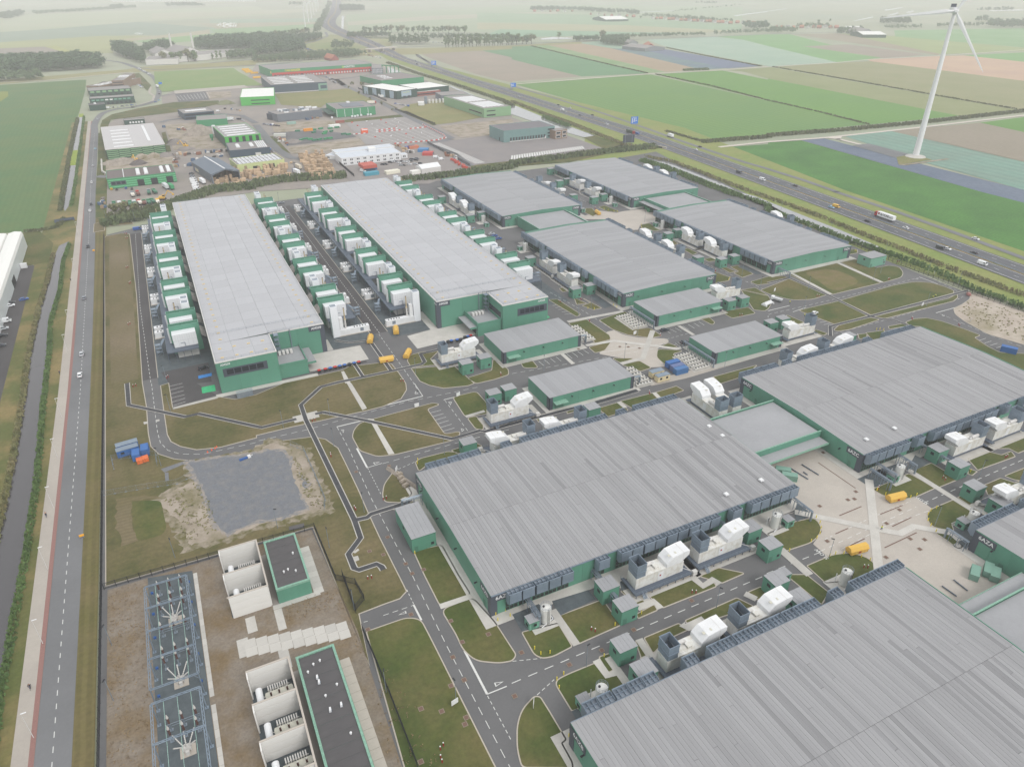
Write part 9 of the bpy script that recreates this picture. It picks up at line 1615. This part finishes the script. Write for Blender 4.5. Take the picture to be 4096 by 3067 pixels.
for pts, n, wh in (([(-51,1328),(-14,1319)],7, 'parked beside the brown offices'),([(-42,1074),(-5,1091)],7, 'parked before the dark green units'),([(-1,1302),(4,1256)],4, 'parked by the office path'),([(274,1226),(272,1172)],6, 'parked at the slate hall corner'),([(116.0,870),(130.1,849)],8, 'parked behind the machinery hall'),([(292,942),(301,911)],6, 'parked in the lot before the silos'),([(358,1786),(363,1712)],8, 'queuing below the motorway junction'),([(664,1820),(687,1762)],6, 'on the road beyond the bridge'),([(98.5,729),(100.7,716)],3, 'parked beside the dark blue hall'),([(276,1258),(279,1207)],3, 'parked behind the slate hall'),([(94,920),(100,900)],4, 'parked by the plain green hall')):
    P = resample(pts, .5)
    for k in range(n): veh(R_.choice((car,car,van)), 'parked_car', 'car', R_.choice(('white','silver','dark grey','black','blue','grey')), P[int(len(P)*(k+.3)/n)], R_.choice((.1,1.6)), wh, 'cars '+wh, z=.22)
# ---- people
def skin_mesh(J, E, name, m):
    me = bpy.data.meshes.new(name); me.from_pydata([j[:3] for j in J], E, []); o = bpy.data.objects.new(name, me); COL.objects.link(o)
    md_ = o.modifiers.new('skin', 'SKIN')
    for i, j in enumerate(J): me.skin_vertices[0].data[i].radius = (j[3], j[3])
    me.skin_vertices[0].data[0].use_root = True; o.modifiers.new('sub', 'SUBSURF').levels = 1
    dg = bpy.context.evaluated_depsgraph_get(); r = bpy.data.meshes.new_from_object(o.evaluated_get(dg)); bpy.data.objects.remove(o); r.materials.clear(); r.materials.append(m); r.name = name; return r
SKIN = mat('skin', s(206,160,134), .6, amt=0); TROU = mat('dark_trousers', s(52,58,72), .8, amt=0); HIV = mat('hi_vis', s(206,226,66), .6, amt=0); JACK = mat('dark_jacket', s(48,52,62), .8, amt=0)
E_ = [(0,1),(1,2),(2,3),(3,4),(0,5),(5,6),(6,7),(7,8),(0,9),(9,10),(10,11),(11,12),(2,13),(13,14),(14,15),(15,16),(2,17),(17,18),(18,19),(19,20)]
def person(pose):
    if pose == 'walk': J = [(0,0,.95,.15),(0,0,1.2,.15),(0,0,1.45,.16),(0,0,1.55,.065),(.02,0,1.7,.115),(0,.1,.9,.1),(.14,.1,.5,.07),(.05,.1,.1,.05),(.2,.1,.04,.05),(0,-.1,.9,.1),(-.08,-.1,.5,.07),(-.22,-.1,.12,.05),(-.08,-.1,.04,.05),(0,.22,1.42,.07),(-.08,.27,1.15,.05),(.06,.27,.92,.04),(.09,.27,.82,.045),(0,-.22,1.42,.07),(.08,-.27,1.15,.05),(.22,-.27,.95,.04),(.27,-.27,.87,.045)]
    else: J = [(-.1,0,1.0,.15),(.0,0,1.22,.15),(.16,0,1.45,.15),(.2,0,1.55,.065),(.26,0,1.68,.11),(-.08,.1,.97,.1),(.3,.11,.72,.07),(.12,.12,.3,.05),(.24,.12,.26,.05),(-.08,-.1,.97,.1),(.34,-.11,.85,.07),(.18,-.12,.48,.05),(.3,-.12,.44,.05),(.17,.2,1.42,.065),(.34,.25,1.22,.05),(.52,.22,1.08,.04),(.6,.21,1.04,.045),(.17,-.2,1.42,.065),(.34,-.25,1.22,.05),(.52,-.22,1.08,.04),(.6,-.21,1.04,.045)]
    return J
def people(pose, top):
    J = person(pose); P = Proto(); P.add('body', skin_mesh(J, E_, 'body', SKIN), None)
    leg = [0,5,6,7,9,10,11]; ix = {v: i for i, v in enumerate(leg)}; P.add('trousers', skin_mesh([(*J[i][:3], J[i][3]+.015) for i in leg],[(ix[a],ix[b]) for a, b in E_ if a in ix and b in ix], 'trousers', TROU), None)
    up = [1,0,2,13,14,15,17,18,19]; ix = {v: i for i, v in enumerate(up)}; P.add('jacket', skin_mesh([(*J[i][:3], J[i][3]+.025) for i in up],[(ix[a],ix[b]) for a, b in E_ if a in ix and b in ix], 'jacket', top), None)
    h = J[4]; P.add('hair', MB().cyl(h[0]-.02,h[1],h[2]+.02,h[2]+.1,.125,.1,10).cyl(h[0]-.02,h[1],h[2]+.1,h[2]+.14,.1,.03,10), BLACK)
    for sg in (-1,1): P.add('shoe', MB().box(J[8 if sg > 0 else 12][0]-.12,J[8 if sg > 0 else 12][0]+.1,sg*.1-.05,sg*.1+.05,J[8 if sg > 0 else 12][2]-.05,J[8 if sg > 0 else 12][2]+.05), BLACK)
    return P
wk_ = people('walk', HIV); cyc_ = people('ride', JACK)
for p, r, lab in (((170.5,97.8),1.2,'person in a yellow hi-vis jacket walking on the near plaza'),((271,236.1),.6,'person in hi-vis walking beside the far road near the tipper'),((265.8,221.2),.6,'person in hi-vis behind the tall generator stack'),((341.1,208.3),.4,'person in hi-vis on the far trench path, left of two'),((343.8,209),.4,'person in hi-vis on the far trench path, right of two')): wk_.put('person', lab, 'person', (*p, .14), r, None)
bk = Proto(); b = MB()
for x in (-.52,.52):
    for k in range(14):
        a, c = 2*math.pi*k/14,2*math.pi*(k+1)/14; b.tube((x+.34*math.cos(a),0,.35+.34*math.sin(a)),(x+.34*math.cos(c),0,.35+.34*math.sin(c)),.025,4)
bk.add('wheel', b, TYRE); bk.add('frame', MB().tube((-.52,0,.35),(-.05,0,.32),.02,4).tube((-.05,0,.32),(-.2,0,.85),.02,4).tube((-.52,0,.35),(-.2,0,.85),.02,4).tube((-.2,0,.8),(.4,0,.8),.02,4).tube((-.05,0,.32),(.4,0,.8),.02,4).tube((.52,0,.35),(.38,0,1.0),.02,4), BLUE); bk.add('handlebar', MB().tube((.4,-.25,1.0),(.4,.25,1.0),.02,4), BLACK); bk.add('saddle', MB().box(-.34,-.08,-.07,.07,.85,.9), BLACK)
for k, (p, r) in enumerate((((-54.3,147.8),SB_),((-55.3,216.2),NB),((-56.8,318.2),NB),((-57.3,435.2),SB_))):
    bk.put('bicycle', 'bicycle ridden on the pale cycle path, %s from the bottom of the view' % ORD[k], 'bicycle', (*p, .08), r, 'bicycles on the cycle path'); cyc_.put('person', 'cyclist in a dark jacket on the cycle path, %s from the bottom of the view' % ORD[k], 'person', (*p, .08), r, 'cyclists on the cycle path')
